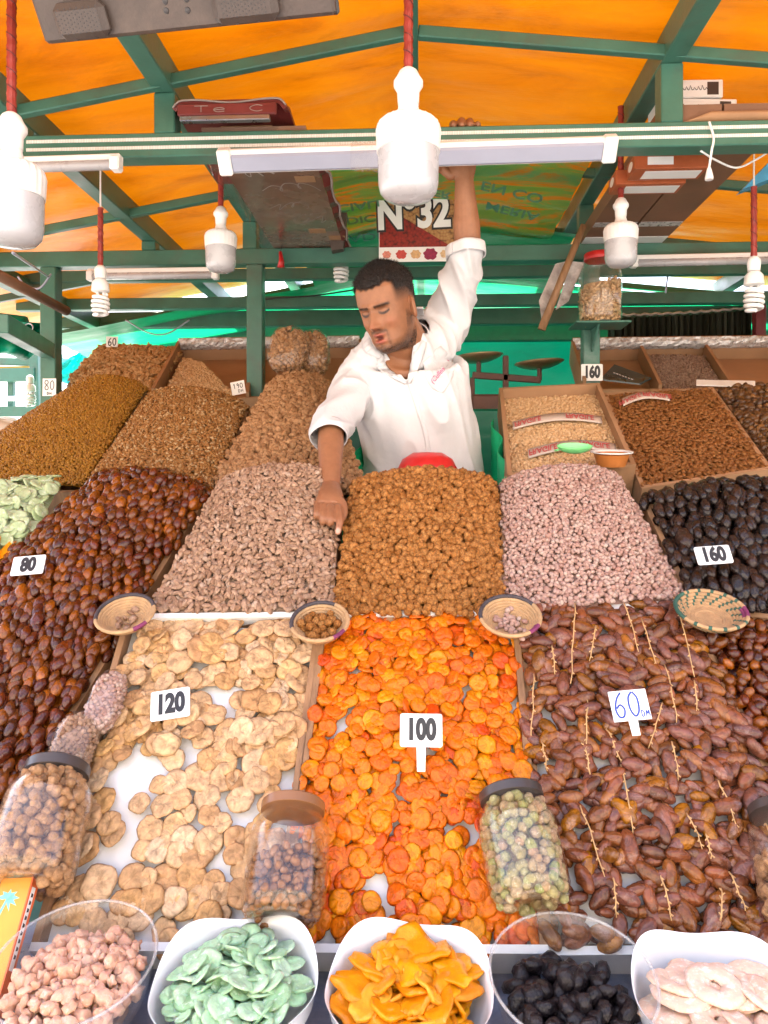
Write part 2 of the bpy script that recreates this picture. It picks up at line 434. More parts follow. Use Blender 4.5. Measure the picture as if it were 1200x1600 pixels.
aw = thing('orange_awning', 'orange tarpaulin stretched over the stall roof, daylight glowing through it', 'awning')
xa, xb = at(470, 300, 2.7)[0], at(905, 300, 2.75)[0]
for x0, x1, y0_, y1_ in ((-2.5, XR, 1.12, 4.12), (XR, 2.5, 1.12, 4.12)):
    m = MB(); m.sheet(sag_sheet(x0, x1, y0_, y1_, lambda x, y: roof_h(x) + .008, 60, 110, .010, 3.0, (2.5, 7))); m.build('sheet', MT['tarp_orange'], aw, True)
gt = thing('green_awning', 'emerald green tarpaulin over the rear of the stall, bright with daylight', 'awning')
for x0, x1, y0_ in ((-1.95, xa - .12, 3.92), (xa - .12, xb + .10, 3.30), (xb + .10, 2.5, 4.0)):
    m = MB(); m.sheet(sag_sheet(x0, x1, y0_, 4.75, lambda x, y: roof_h(x) - .085 - .05 * (y - 3.3), 36, 30, .012, 5.0)); m.build('sheet', MT['tarp_green'], gt, True)
pt = thing('printed_sheet', 'green printed plastic sheet with mirrored lettering patching the middle of the roof', 'tarpaulin')
xa, xb = at(470, 300, 2.7)[0], at(905, 300, 2.75)[0]
def pz(x, y): return min(roof_h(x), roof_h(XR) - .03) - .085 - .02 * math.sin((y - 2.5) * 3)
m = MB(); m.sheet(sag_sheet(xa, xb, 2.50, 3.36, pz, 30, 40, .016, 8.0, (3, 7))); m.build('sheet', MT['tarp_print'], pt, True)

# back and side sheets
bw = thing('back_wall', 'dark green sheet closing the back of the stall below the slats', 'wall')
P = np.array([[(-1.74 + 4.34 * i / 40, 4.72 + .015 * math.sin(i * 1.3), z) for z in np.linspace(0, zb + .02, 12)] for i in range(41)])
m = MB(); m.sheet(P); m.build('sheet', MT['tarp_dark'], bw, True)
for sx in (1,):
    sw = thing('side_wall', 'dark green sheet closing the stall on the side of the black dates', 'wall')
    P = np.array([[(sx * 2.52 + .015 * math.sin(i * 1.3), 1.6 + 3.1 * i / 30, z) for z in np.linspace(.0, roof_h(2.5) - .1, 12)] for i in range(31)])
    m = MB(); m.sheet(P); m.build('sheet', MT['tarp_dark'], sw, True)

# ---- unseen house fronts added behind the viewer to bounce sunlight onto the stall
MT['terracotta'] = pmat('cream_render', (.47, .43, .38), .85, .12, 1.2, .3, 12, dirt=(.42, .36, .30))
MT['shutter'] = pmat('brown_shutter', (.12, .07, .04), .6, .2, 5, .2, 20)
fx0 = -24.0
for i in range(6):
    w = 7.6 + (i * 37 % 5) * .35; h = 6.2 + (i * 53 % 7) * .5; cx = fx0 + w / 2; fx0 += w + .12
    t = thing('bounce_facade', ['low cream house', 'cream house with a tall parapet', 'broad cream house', 'cream house facing the stall', 'pale corner house', 'cream house at the square end'][i] + ' added unseen behind the viewer to bounce sunlight', 'house')
    m = MB(); m.box((cx, -9.0, h / 2), (w, 3.0, h), bev=.03); m.build('wall', MT['terracotta'], t); m = MB(); m.box((cx, -7.44, h - .25), (w + .1, .16, .22), bev=.02); m.build('cornice', MT['terracotta'], t)
    for k in range(3):
        x = cx + (k - 1) * w / 3.2
        for z in ((3.9,) if h < 7.5 else (3.9, 6.0)): m = MB(); m.box((x, -7.47, z), (.9, .07, 1.2), bev=.01); m.build('window', MT['shutter'], t)
        m = MB(); m.box((x, -7.47, 1.15), (1.1, .08, 2.3), bev=.01); m.build('door', MT['shutter'], t)
# shelf boards under the rear boxes
rs = thing('rear_shelf', 'green board shelf carrying the foil edged boxes at the back', 'shelf')
for (p0, p1) in ((95, 565), (890, 1300)):
    a = at(p0, 620, 3.0)[0]; b = at(p1, 620, 3.0)[0]; m = MB(); m.box(((a + b) / 2, 3.34, (CZ + .29 + .5) / 2), (b - a, .62, CZ + .29 - .5), bev=.01); m.build('cabinet', MT['counter'], rs)
# ================================================================== piece shapes (triangles only)
def ico(sub):
    bm = bmesh.new(); bmesh.ops.create_icosphere(bm, subdivisions=sub, radius=1.0)
    v = np.array([p.co[:] for p in bm.verts]); f = np.array([[q.index for q in t.verts] for t in bm.faces]); bm.free(); return v, f
ICO = {k: ico(k) for k in (1, 2, 3, 4)}
def nz(v, fr, seed):
    return np.array([mnoise.noise((p[0] * fr + seed * 7.3, p[1] * fr - seed * 3.1, p[2] * fr + seed)) for p in v])
def lump(sub, dims, amp, fr, seed, point=0.0, bend=0.0):
    """uneven egg: dims = half sizes, point = how pointed the +x end is"""
    v, f = ICO[sub]; v = v.copy(); v = v * (1 + amp * nz(v, fr, seed))[:, None]
    if point: k = 1 - point * np.clip(v[:, 0], -.2, 1) ** 2 * np.sign(v[:, 0] + .2); v[:, 1] *= k; v[:, 2] *= k
    if bend: v[:, 2] += bend * v[:, 0] ** 2
    return v * np.array(dims), f
def date(sub, dims, seed, wr=.10, k=5):
    """date: long egg with lengthwise wrinkles and a blunt stalk end"""
    v, f = ICO[sub]; v = v.copy(); ang = np.arctan2(v[:, 2], v[:, 1]); x = v[:, 0]
    w = np.array([mnoise.noise((math.cos(a) * k * .6 + seed * 5, math.sin(a) * k * .6, t * .9 + seed)) for a, t in zip(ang, x)])
    w2 = nz(v, 3.5, seed + 4)
    rad = 1 + wr * w * (1 - x ** 4) + wr * .5 * w2
    v[:, 1] *= rad; v[:, 2] *= rad; s = 1 + .10 * x - .12 * x * x * np.sign(x); v[:, 1] *= s; v[:, 2] *= s
    v[:, 2] += .12 * (x ** 2) * (1 if seed % 2 else -1)
    return v * np.array(dims), f
def disc(rad, th, seed, seg=18, rings=5, irr=.10, dimple=.5, fold=.0, warp=.25, crease=0.0):
    """flattened dried fruit: puck with a sunk middle, puckered folds and an uneven outline"""
    rs = np.linspace(.0, 1.0, rings + 1)[1:]; V = [(0, 0, th * (1 - dimple))]
    def out(a): return 1 + irr * mnoise.noise((math.cos(a) * 1.4 + seed * 3, math.sin(a) * 1.4, seed)) + irr * .5 * mnoise.noise((math.cos(a) * 4 + seed, math.sin(a) * 4, seed))
    def top(r, a):
        h = th * (1 - r ** 3.2) ** .5 if r < 1 else 0
        h -= th * dimple * math.exp(-(r / .38) ** 2)
        h += th * fold * mnoise.noise((math.cos(a) * 3.1 + seed, math.sin(a) * 3.1, r * 1.5 + seed)) * math.sin(math.pi * r)
        if crease: h -= th * crease * math.exp(-(r * math.sin(a) / .13) ** 2) * (1 - r ** 2)
        return h
    ang = [2 * math.pi * j / seg for j in range(seg)]
    for r in rs:
        for a in ang: V.append((rad * r * out(a) * math.cos(a), rad * r * out(a) * math.sin(a), top(min(r, .999), a)))
    nt_ = len(V)
    for r in rs[:-1][::-1]:
        for a in ang: V.append((rad * r * out(a) * math.cos(a), rad * r * out(a) * math.sin(a), -.6 * th * (1 - r ** 3) ** .5))
    V.append((0, 0, -.6 * th)); V = np.array(V)
    V[:, 2] += warp * th * 2 * np.array([mnoise.noise((p[0] / rad * .9 + seed, p[1] / rad * .9, seed * 2.2)) for p in V])
    f = [(0, 1 + j, 1 + (j + 1) % seg) for j in range(seg)]; n = 2 * rings - 1
    for i in range(n - 1):
        a = 1 + i * seg; b = a + seg
        for j in range(seg):
            k = (j + 1) % seg; f += [(a + j, b + j, b + k), (a + j, b + k, a + k)]
    a = 1 + (n - 1) * seg; last = len(V) - 1; f += [(a + j, last, a + (j + 1) % seg) for j in range(seg)]
    return V, np.array(f)
def slab(L, W, th, seed, nx=10, ny=5):
    """curled irregular slice of candied fruit"""
    P = np.zeros((nx, ny, 3))
    for i in range(nx):
        t = i / (nx - 1); w = W * (math.sin(math.pi * min(max(t * .92 + .04, 0), 1)) ** .45) * (1 + .35 * mnoise.noise((t * 3 + seed, seed * 2., 0)))
        for j in range(ny):
            s = j / (ny - 1) - .5
            P[i, j] = ((t - .5) * L, s * w + .15 * L * mnoise.noise((t * 1.5, seed * 3., 1)), L * .16 * mnoise.noise((t * 2 + seed, s * 1.5, seed)) + .05 * L * (t - .5) ** 2)
    m = MB(); m.sheet(P, th); V = np.array(m.v); T = []
    for q in m.f: T += [(q[0], q[1], q[2]), (q[0], q[2], q[3])]
    return V, np.array(T)
def ring(rad, tube, th, seed, seg=20, k=7):
    V = []; f = []
    for i in range(seg):
        a = 2 * math.pi * i / seg; rr = 1 + .12 * mnoise.noise((math.cos(a) * 1.5 + seed, math.sin(a) * 1.5, seed))
        for j in range(k):
            b = 2 * math.pi * j / k; r = rad * rr + tube * math.cos(b) * (1 + .15 * mnoise.noise((i * .9, j * 1., seed)))
            V.append((r * math.cos(a), r * math.sin(a), th * math.sin(b) + th * .5 * mnoise.noise((math.cos(a) + seed, math.sin(a), 2))))
    for i in range(seg):
        for j in range(k):
            a, b, c, d = i * k + j, ((i + 1) % seg) * k + j, ((i + 1) % seg) * k + (j + 1) % k, i * k + (j + 1) % k
            f += [(a, b, c), (a, c, d)]
    return np.array(V), np.array(f)

def fast_mesh(name, V, Fc, mats, rnd=None, sm=True, mi=None):
    me = bpy.data.meshes.new(name); V = np.asarray(V, np.float32); Fc = np.asarray(Fc, np.int32)
    me.vertices.add(len(V)); me.vertices.foreach_set('co', V.ravel())
    me.loops.add(Fc.size); me.loops.foreach_set('vertex_index', Fc.ravel())
    me.polygons.add(len(Fc)); me.polygons.foreach_set('loop_start', np.arange(0, Fc.size, 3, dtype=np.int32))
    for m in (mats if isinstance(mats, (list, tuple)) else [mats]): me.materials.append(m)
    if mi is not None: me.polygons.foreach_set('material_index', np.asarray(mi, np.int32))
    me.update(calc_edges=True); me.validate()
    a = me.attributes.new('rnd', 'FLOAT', 'POINT'); a.data.foreach_set('value', np.zeros(len(V), np.float32) if rnd is None else np.asarray(rnd, np.float32))
    if sm: smooth(me)
    return me
def rot_axis(axis, ang):
    return np.array(Matrix.Rotation(ang, 3, Vector(axis)))
def rand_rot():
    q = RNG.normal(size=4); q /= np.linalg.norm(q); from mathutils import Quaternion
    return np.array(Quaternion(q).to_matrix())
def orient(T, B, N, mode, tilt):
    if mode == 'rand': return rand_rot()
    base = np.stack([T, B, N], 1)
    if mode == 'row': a = math.pi / 2 * (1 if RNG.random() < .5 else -1) + RNG.normal() * .22
    elif mode == 'cross': a = RNG.normal() * .9
    else: a = RNG.random() * 2 * math.pi
    r = rot_axis((0, 0, 1), a)
    t1 = rot_axis((1, 0, 0), RNG.normal() * tilt); t2 = rot_axis((0, 1, 0), RNG.normal() * tilt)
    if mode == 'row': t1 = rot_axis((1, 0, 0), RNG.random() * 6.28)
    return base @ t2 @ r @ t1
class Surf:
    """four-cornered slope (TL, TR, BR, BL) swelling by bul(u, v); v > 1 rolls over the crest"""
    def __init__(s, TL, TR, BR, BL, bul=None, roll=.16):
        s.c = [np.array(p, float) for p in (TL, TR, BR, BL)]; TL, TR, BR, BL = s.c
        s.n = unit(np.cross(TR - BL, TL - BR)); s.n = s.n if s.n[2] > 0 else -s.n
        s.bul = bul or (lambda u, v: 0.0); s.roll = roll
        s.W = (np.linalg.norm(TR - TL) + np.linalg.norm(BR - BL)) / 2; s.H = (np.linalg.norm(TL - BL) + np.linalg.norm(TR - BR)) / 2
    def p(s, u, v):
        TL, TR, BR, BL = s.c; w = min(v, 1.0)
        q = (BL * (1 - u) + BR * u) * (1 - w) + (TL * (1 - u) + TR * u) * w + s.n * s.bul(u, w)
        if v > 1:
            e = (v - 1) * s.H; q = q + np.array([0, e * .95, .25 * e - e * e / s.roll * .9])
        return q
    def fr(s, u, v, e=.01):
        T = s.p(u + e, v) - s.p(u - e, v); B = s.p(u, v + e) - s.p(u, v - e); N = unit(np.cross(T, B)); T = unit(T); return T, np.cross(N, T), N
def heap(name, S, protos, mat, spacing, label, cat, group, n_ind=300, mode='lie', tilt=.35, jit=.33, lift=.3, size=.12,
         layers=1, vmax=1.0, keep=None, core=True, mass=None, scale_row=None, mass_label=None, rough_protos=None, inset=0.0):
    """loose pieces on a slope: the nearest ones single objects, the rest one mass"""
    su, sv = spacing if isinstance(spacing, tuple) else (spacing, spacing * .87)
    items = []
    for L in range(layers):
        rows = max(int(S.H * vmax / sv), 1); cols = max(int(S.W / su), 1)
        for r in range(rows + 1):
            for c in range(cols + 1):
                u = (c + (.5 if r % 2 else 0) + RNG.normal() * jit) / cols; v = (r + RNG.normal() * jit) / rows * vmax
                if not (inset <= u <= 1 - inset and 0 <= v <= vmax): continue
                p = S.p(u, v); T, B, N = S.fr(u, v)
                if keep is not None and not keep(u, v, p): continue
                q = p + N * (RNG.random() * lift * su + (L * .35 * su))
                items.append((q, orient(T, B, N, mode, tilt), (1 + RNG.normal() * size), int(RNG.integers(len(protos))), N))
    P = np.array([i[0] for i in items]); x, y, d = proj(P)
    facing = np.array([np.dot(i[4], unit(CAM - i[0])) > -.15 for i in items])
    vis = (x > 4) & (x < 1196) & (y > 4) & (y < 1596) & facing
    order = [k for k in np.argsort(d) if vis[k]][:n_ind]; single = set(order)
    mes = [fast_mesh(name, v, f, mat, np.full(len(v), 0.0)) for v, f in protos] if order else []
    for k in order:
        q, Rm, s, pi, _ = items[k]; o = link(name, mes[pi]); o.matrix_world = mat4(Rm * s, q); tag(o, label, cat, group)
    rest = [it for k, it in enumerate(items) if k not in single]
    Vs, Fs, Rn = [], [], []; n = 0
    if core:
        gu, gv = 26, 26; m = MB(); m.sheet([[S.p(i / (gu - 1), j / (gv - 1) * vmax) - S.n * (.55 * su) for j in range(gv)] for i in range(gu)])
        Vs.append(np.array(m.v)); Fs.append(np.array([t for q in m.f for t in ((q[0], q[1], q[2]), (q[0], q[2], q[3]))])); Rn.append(np.full(len(m.v), .05)); n = len(m.v)
    for q, Rm, s, pi, _ in rest:
        v, f = (rough_protos or protos)[pi]; Vs.append((v * s) @ Rm.T + q); Fs.append(f + n); Rn.append(np.full(len(v), RNG.random())); n += len(v)
    if Vs:
        o = link(mass or name + '_heap', fast_mesh(name + '_heap', np.concatenate(Vs), np.concatenate(Fs), mat, np.concatenate(Rn)))
        tag(o, mass_label or label, cat, group, 'stuff')
    return items
def bin_(name, label, S, h=.10, rim=.012, th=.012, mat='wood', liner=None, front=True, back=True, fr_mat=None):
    """open box under a slope: board, two side walls, front and back lips"""
    t = thing(name, label, 'tray'); TL, TR, BR, BL = S.c; n = S.n
    def wall(nm, a, b, mt, ext=0.0):
        d = unit(b - a); m = MB(); side = unit(np.cross(n, d))
        m.prism([a - d * ext, b + d * ext, b + d * ext + n * (h + rim), a - d * ext + n * (h + rim)], -n * h - side * th / 2, -n * h + side * th / 2)
        m.build(nm, MT[mt], t)
    wall('side_board', BL, TL, mat); wall('side_board', BR, TR, mat)
    off = unit(BL - TL) * th * .51
    if front: wall('front_lip', BL + off, BR + off, fr_mat or mat, th * .5)
    if back: wall('back_lip', TL - off, TR - off, fr_mat or mat, th * .5)
    m = MB(); m.prism([TL, TR, BR, BL], -n * (h - .004), -n * (h - .012)); m.build('base_board', MT[mat], t)
    if liner:
        m = MB(); m.sheet([[S.p(.012 + .976 * i / 20, .012 + .976 * j / 20) - n * .012 for j in range(21)] for i in range(21)]); m.build('paper_liner', MT[liner], t, True)
    return t
def quad(pl, TL, TR, BR, BL, **k):
    return Surf(*[onpl(*p, pl) for p in (TL, TR, BR, BL)], **k)
def arch(B, pu=.55, v0=.25, v1=1.0):
    return lambda u, v: B * (max(math.sin(math.pi * min(max(u, 0), 1)), 0) ** pu) * (v0 + (v1 - v0) * math.sin(math.pi * .5 * min(max(v, 0), 1)))
def dome(B):
    return lambda u, v: B * (max(math.sin(math.pi * min(max(u, 0), 1)), 0) ** .6) * (max(math.sin(math.pi * min(max(v, 0), 1)), 0) ** .5)

# ------------------------------------------------------------------ fruit and nut materials
PM_ = {}
PM_['apricot'] = piece_mat('dried_apricot', [(0.6361, 0.1539, 0.0103), (0.6772, 0.1949, 0.0123), (0.7182, 0.2668, 0.0164), (0.6566, 0.1693, 0.0123), (0.7182, 0.3181, 0.0308), (0.5746, 0.1026, 0.0123), (0.6874, 0.2155, 0.0123)], .38, 45, .35, .4, 80, .005, sss=.25, coat=.2, spots=((.74, .32, .03), 22, .60, .5), wr=(40, .25, .0008), sat=1.25)
PM_['fig'] = piece_mat('dried_fig', [(0.6402, 0.4268, 0.2619), (0.6984, 0.5044, 0.3395), (0.5626, 0.3492, 0.194), (0.6596, 0.4559, 0.291), (0.485, 0.291, 0.1649), (0.6402, 0.4074, 0.2134), (0.7178, 0.5432, 0.388)], .6, 60, .45, .6, 80, .003, spots=((.27, .13, .06), 36, .59, .55), wr=(30, .22, .0008), sat=1.25)
PM_['branch_date'] = piece_mat('branch_date', [(0.1368, 0.0567, 0.0352), (0.2248, 0.0958, 0.045), (0.1564, 0.0734, 0.0606), (0.215, 0.0978, 0.0734), (0.3128, 0.1466, 0.0537), (0.0978, 0.043, 0.0293), (0.2444, 0.0978, 0.0586), (0.1662, 0.0665, 0.0411), (0.1955, 0.1075, 0.0929)], .2, 45, .5, .5, 85, .004, coat=.5, spots=((.36, .24, .22), 26, .56, .4), wr=(48, .30, .0009), sat=1.4)
PM_['brown_date'] = piece_mat('brown_date', [(0.075, 0.0163, 0.005), (0.1375, 0.0338, 0.0075), (0.0562, 0.0163, 0.0075), (0.1063, 0.035, 0.0125), (0.2125, 0.0688, 0.01), (0.0625, 0.0187, 0.0088), (0.1, 0.0225, 0.0063), (0.3, 0.1, 0.015), (0.0875, 0.025, 0.01)], .16, 60, .5, .5, 100, .005, coat=.7, wr=(70, .25, .0010), sat=1.25)
PM_['black_date'] = piece_mat('black_date', [(.014, .009, .007), (.028, .016, .011), (.018, .010, .008), (.045, .022, .014)], .2, 70, .4, .7, 110, .006, coat=.5, wr=(70, .2, .0016))
PM_['shell_almond'] = piece_mat('shelled_almond', [(0.36, 0.2385, 0.171), (0.441, 0.3105, 0.234), (0.306, 0.198, 0.1395), (0.396, 0.279, 0.207), (0.261, 0.162, 0.1125), (0.468, 0.36, 0.288)], .7, 160, .4, .8, 240, .002, sat=1.3)
PM_['candied'] = piece_mat('candied_nut', [(0.42, 0.195, 0.085), (0.49, 0.245, 0.11), (0.33, 0.14, 0.055), (0.44, 0.21, 0.09)], .42, 260, .75, 1.0, 420, .003, spots=((.52, .34, .13), 320, .56, .75), sat=1.25)
PM_['candied2'] = piece_mat('candied_walnut', [(0.4032, 0.224, 0.112), (0.4928, 0.2912, 0.1568), (0.3248, 0.1736, 0.084)], .55, 160, .5, .9, 220, .003)
PM_['pink'] = piece_mat('pink_peanut', [(0.3956, 0.2494, 0.2021), (0.4644, 0.3268, 0.2752), (0.3354, 0.1978, 0.1591), (0.4386, 0.2967, 0.258), (0.4988, 0.387, 0.3268), (0.387, 0.2236, 0.1806)], .45, 190, .22, .3, 260, .002, sat=1.12)
PM_['raisin'] = piece_mat('golden_raisin', [(0.2875, 0.1323, 0.0253), (0.368, 0.1898, 0.0403), (0.2127, 0.092, 0.0172), (0.322, 0.1552, 0.0322)], .4, 200, .3, .4, 260, .002, coat=.2)
PM_['brown_nut'] = piece_mat('brown_almond', [(0.286, 0.1375, 0.0495), (0.341, 0.176, 0.0682), (0.231, 0.1045, 0.0374), (0.308, 0.154, 0.055), (0.506, 0.363, 0.209)], .5, 200, .25, .3, 260, .002)
PM_['almond'] = piece_mat('brown_almond_kernel', [(0.21, 0.088, 0.03), (0.27, 0.12, 0.042), (0.175, 0.07, 0.024), (0.24, 0.1, 0.036), (0.25, 0.11, 0.04), (0.22, 0.09, 0.032)], .45, 200, .25, .35, 260, .002)
PM_['peanut'] = piece_mat('shell_peanut', [(0.4928, 0.2912, 0.1344), (0.5824, 0.3696, 0.1904), (0.4144, 0.2352, 0.1008)], .7, 120, .35, .8, 200, .003)
PM_['chickpea'] = piece_mat('roast_chickpea', [(0.58, 0.38, 0.21), (0.66, 0.47, 0.29), (0.52, 0.33, 0.17), (0.62, 0.42, 0.24)], .6, 150, .2, .3, 260, .002)
PM_['dark_nut'] = piece_mat('dark_carob', [(.08, .04, .02), (.14, .07, .03), (.06, .03, .018), (.24, .12, .05)], .3, 120, .4, .5, 200, .003, coat=.3)
PM_['seed'] = piece_mat('striped_seed', [(.26, .17, .12), (.36, .26, .20), (.18, .11, .08)], .6, 260, .4, .3, 300, .002)
PM_['kiwi'] = piece_mat('candied_kiwi', [(0.38, 0.55, 0.36), (0.47, 0.63, 0.45), (0.32, 0.48, 0.3), (0.52, 0.65, 0.5)], .4, 70, .3, .5, 120, .003, sss=.3, spots=((.72, .78, .70), 90, .55, .6), sat=1.3)
PM_['kiwi_pale'] = piece_mat('pale_candied_slice', [(0.416, 0.512, 0.288), (0.48, 0.56, 0.368), (0.368, 0.464, 0.24)], .5, 70, .3, .4, 120, .003, sss=.2, spots=((.76, .78, .66), 90, .55, .6))
PM_['mango'] = piece_mat('candied_mango', [(0.74, 0.3, 0.05), (0.78, 0.37, 0.075), (0.7, 0.26, 0.04), (0.8, 0.42, 0.11)], .35, 60, .25, .4, 90, .004, sss=.35, coat=.2, spots=((.85, .62, .32), 50, .62, .5), sat=1.2)
PM_['ginger'] = piece_mat('candied_ginger', [(0.7, 0.41, 0.29), (0.75, 0.48, 0.36), (0.63, 0.36, 0.25), (0.77, 0.52, 0.4)], .5, 110, .25, .6, 190, .003, sss=.35, spots=((.82, .66, .55), 120, .55, .6), sat=1.12)
PM_['prune'] = piece_mat('prune', [(.010, .008, .010), (.022, .016, .016), (.014, .010, .012)], .3, 70, .5, 1.0, 95, .008, coat=.25)
PM_['pineapple'] = piece_mat('candied_pineapple', [(0.7254, 0.5115, 0.3999), (0.7626, 0.5766, 0.465), (0.744, 0.5394, 0.4185)], .45, 60, .2, .5, 110, .004, sss=.4, spots=((.88, .82, .74), 100, .52, .6), sat=1.25)
PM_['sugar_green'] = piece_mat('sugared_peanut', [(0.357, 0.34, 0.1445), (0.442, 0.2805, 0.17), (0.306, 0.323, 0.119), (0.4675, 0.34, 0.221)], .6, 180, .4, .9, 300, .003, spots=((.66, .60, .46), 210, .55, .6))

# ------------------------------------------------------------------ lower trays
SF = quad(PA, (203, 975), (500, 972), (432, 1478), (62, 1478), bul=dome(.020))
SA = quad(PA, (509, 972), (803, 968), (848, 1482), (440, 1480), bul=dome(.028))
SD = quad(PA, (813, 965), (1072, 950), (1310, 1478), (856, 1482), bul=dome(.030))
bin_('fig_tray', 'paper lined wooden tray holding the pale dried figs', SF, liner='paper', rim=.02, fr_mat='card_white')
bin_('apricot_tray', 'paper lined wooden tray holding the orange dried apricots', SA, liner='paper', rim=.02, fr_mat='card_white')
bin_('date_tray', 'wooden tray holding the dates still on their branches', SD, liner='paper', rim=.012, fr_mat='card_white')

def pxin(p, blobs):
    x, y, d = proj(p); x = x[0]; y = y[0]
    return any(((x - a) / w) ** 2 + ((y - b) / h) ** 2 < 1 for a, b, w, h in blobs)
FIGGAP = [(222, 1200, 46, 26), (196, 1276, 24, 34), (292, 1168, 26, 24), (335, 1085, 34, 15), (165, 1350, 22, 26), (368, 1240, 20, 11), (365, 1110, 14, 12)]
figs = [disc(.0235, .0055, s, 22, 7, .13, .55, 1.0, .14, (.9 if s % 3 == 0 else 0)) for s in range(1, 9)]
heap('dried_fig', SF, figs, PM_['fig'], .0345, 'flat pale brown dried fig lying among others on the white papered tray', 'fig', 'dried figs on the papered tray',
     300, 'flat', .12, .30, .20, .14, keep=lambda u, v, p: not pxin(p, FIGGAP), core=False, inset=.02)
heap('dried_fig', SF, figs, PM_['fig'], .036, 'flat pale brown dried fig lying among others on the white papered tray', 'fig', 'dried figs on the papered tray',
     90, 'flat', .22, .3, .5, .12, keep=lambda u, v, p: v > .5 and not pxin(p, FIGGAP), core=False, inset=.03)
apr = [disc(.0172, .0042, s, 18, 6, .10, .16, .6, .30) for s in range(11, 17)] + [disc(.0160, .0060, 18, 18, 6, .12, .0, .4, .4), disc(.0176, .0045, 19, 18, 6, .09, .1, .5, .3, .6)]
APG = [(585, 1390, 30, 16), (605, 1420, 20, 25), (735, 1300, 14, 22), (560, 1215, 16, 10), (668, 1085, 14, 8), (520, 1150, 12, 8), (775, 1150, 12, 10), (720, 1440, 22, 10), (660, 1195, 10, 20)]
heap('dried_apricot', SA, apr, PM_['apricot'], .0232, 'orange dried apricot half lying in the papered tray with the 100 card', 'apricot', 'dried apricots in the tray',
     290, 'flat', .22, .34, .34, .12, keep=lambda u, v, p: not pxin(p, APG) and (RNG.random() > .045), core=False, mass='dried_apricot_heap', mass_label='smaller orange dried apricots heaped at the upper end of the tray')
heap('dried_apricot', SA, apr, PM_['apricot'], .0255, 'orange dried apricot half', 'apricot', 'dried apricots in the tray', 0, 'flat', .25, .34, .6, .12,
     keep=lambda u, v, p: not pxin(p, APG), core=False, mass='dried_apricot_heap', mass_label='second layer of orange dried apricots at the upper end of the tray')
bd = [date(3, (.0228, .0114, .0105), s, .20, 7) for s in range(1, 8)]
heap('branch_date', SD, bd, PM_['branch_date'], (.030, .0190), 'wrinkled purple brown date lying among pale date stems', 'date', 'branch dates on the tray', 290, 'cross', .3, .36, .45, .13,
     layers=2, core=False, keep=lambda u, v, p: RNG.random() > .03 or v > .6, mass_label='wrinkled brown dates filling the upper end of the branch date tray',
     rough_protos=[date(2, (.0230, .0116, .0107), s, .20, 7) for s in range(1, 8)])

# pale stems of the date branches
MT['stem'] = pmat('date_stem', (.55, .33, .14), .6, .25, 60, .3, 120)
STEMS = [((893, 965), (886, 1090)), ((925, 1000), (915, 1055)), ((968, 965), (990, 1040)), ((995, 990), (1022, 1085)), ((1045, 955), (1075, 1080)), ((858, 1030), (862, 1075)), ((830, 1075), (826, 1170)),
         ((911, 1110), (908, 1200)), ((940, 1160), (963, 1215)), ((963, 1215), (980, 1325)), ((1030, 1060), (1048, 1150)), ((1075, 1085), (1078, 1135)), ((841, 1180), (850, 1225)), ((900, 1278), (936, 1388)),
         ((1026, 1120), (1005, 1190)), ((1020, 1380), (1038, 1455)), ((1110, 1240), (1140, 1320)), ((1165, 1270), (1195, 1345)), ((1090, 1320), (1098, 1360)), ((1125, 1380), (1150, 1440)), ((950, 1390), (955, 1450)),
         ((1062, 1290), (1085, 1345)), ((1112, 1455), (1114, 1405)), ((1180, 1400), (1188, 1450)), ((915, 1230), (905, 1180)), ((1040, 1180), (1050, 1240))]
for (a, b) in STEMS:
    A = onpl(*a, PA) + SD.n * .056; B = onpl(*b, PA) + SD.n * .056; L = np.linalg.norm(B - A); k = 9; pts = []
    for i in range(k):
        t = i / (k - 1); pts.append(A + (B - A) * t + np.array([.003 * mnoise.noise((t * 4, A[0] * 90, 1)), 0, 0]) + SD.n * (.004 * mnoise.noise((t * 4, A[0] * 90, 7)) - .007 * (2 * t - 1) ** 2))
    m = MB(); m.tube(pts, np.linspace(.0014, .0009, k), 6)
    for i in range(1, k - 1):
        sd = unit(np.cross(SD.n, B - A)) * (1 if i % 2 else -1); m.tube([pts[i], pts[i] + sd * .0036 + unit(B - A) * .004], [.0010, .0013], 5)
    tag(m.build('date_twig', MT['stem'], None, True), 'thin pale knobbly stem running down over the branch dates', 'stem', 'stems of the date branches')

# ------------------------------------------------------------------ middle heaps
SL = quad(PU, (345, 762), (528, 752), (517, 962), (232, 960), bul=arch(.050))
SC = quad(PU, (552, 768), (772, 765), (784, 966), (523, 966), bul=arch(.055))
SP = quad(PU, (785, 765), (968, 755), (1072, 938), (790, 964), bul=arch(.055))
SB = quad(PU, (1012, 795), (1290, 790), (1345, 975), (1085, 950), bul=arch(.060))
bin_('almond_bin', 'cardboard sided bin under the heap of pale brown almonds', SL, mat='card', rim=.004)
bin_('candied_nut_bin', 'cardboard sided bin under the golden candied nuts in front of the seller', SC, mat='card', rim=.004)
bin_('pink_peanut_bin', 'cardboard sided bin under the heap of pink peanuts', SP, mat='card', rim=.004)
bin_('black_date_bin', 'cardboard sided bin under the heap of black dates', SB, mat='card', rim=.004)
alm = [lump(2, (.0098, .0060, .0036), .07, 2.2, s, .38) for s in range(1, 6)]
heap('pale_almond', SL, alm, PM_['shell_almond'], (.0122, .0094), 'pale brown dusty almond in the heap the seller points at', 'almond', 'pale almonds in the heap', 300, 'lie', .5, .4, .5, .12, layers=2, vmax=1.22,
     mass_label='heap of pale brown dusty almonds under the pointing hand')
can = [lump(3, (.0086, .0082, .0078), .42, 3.4, s) for s in range(1, 7)]
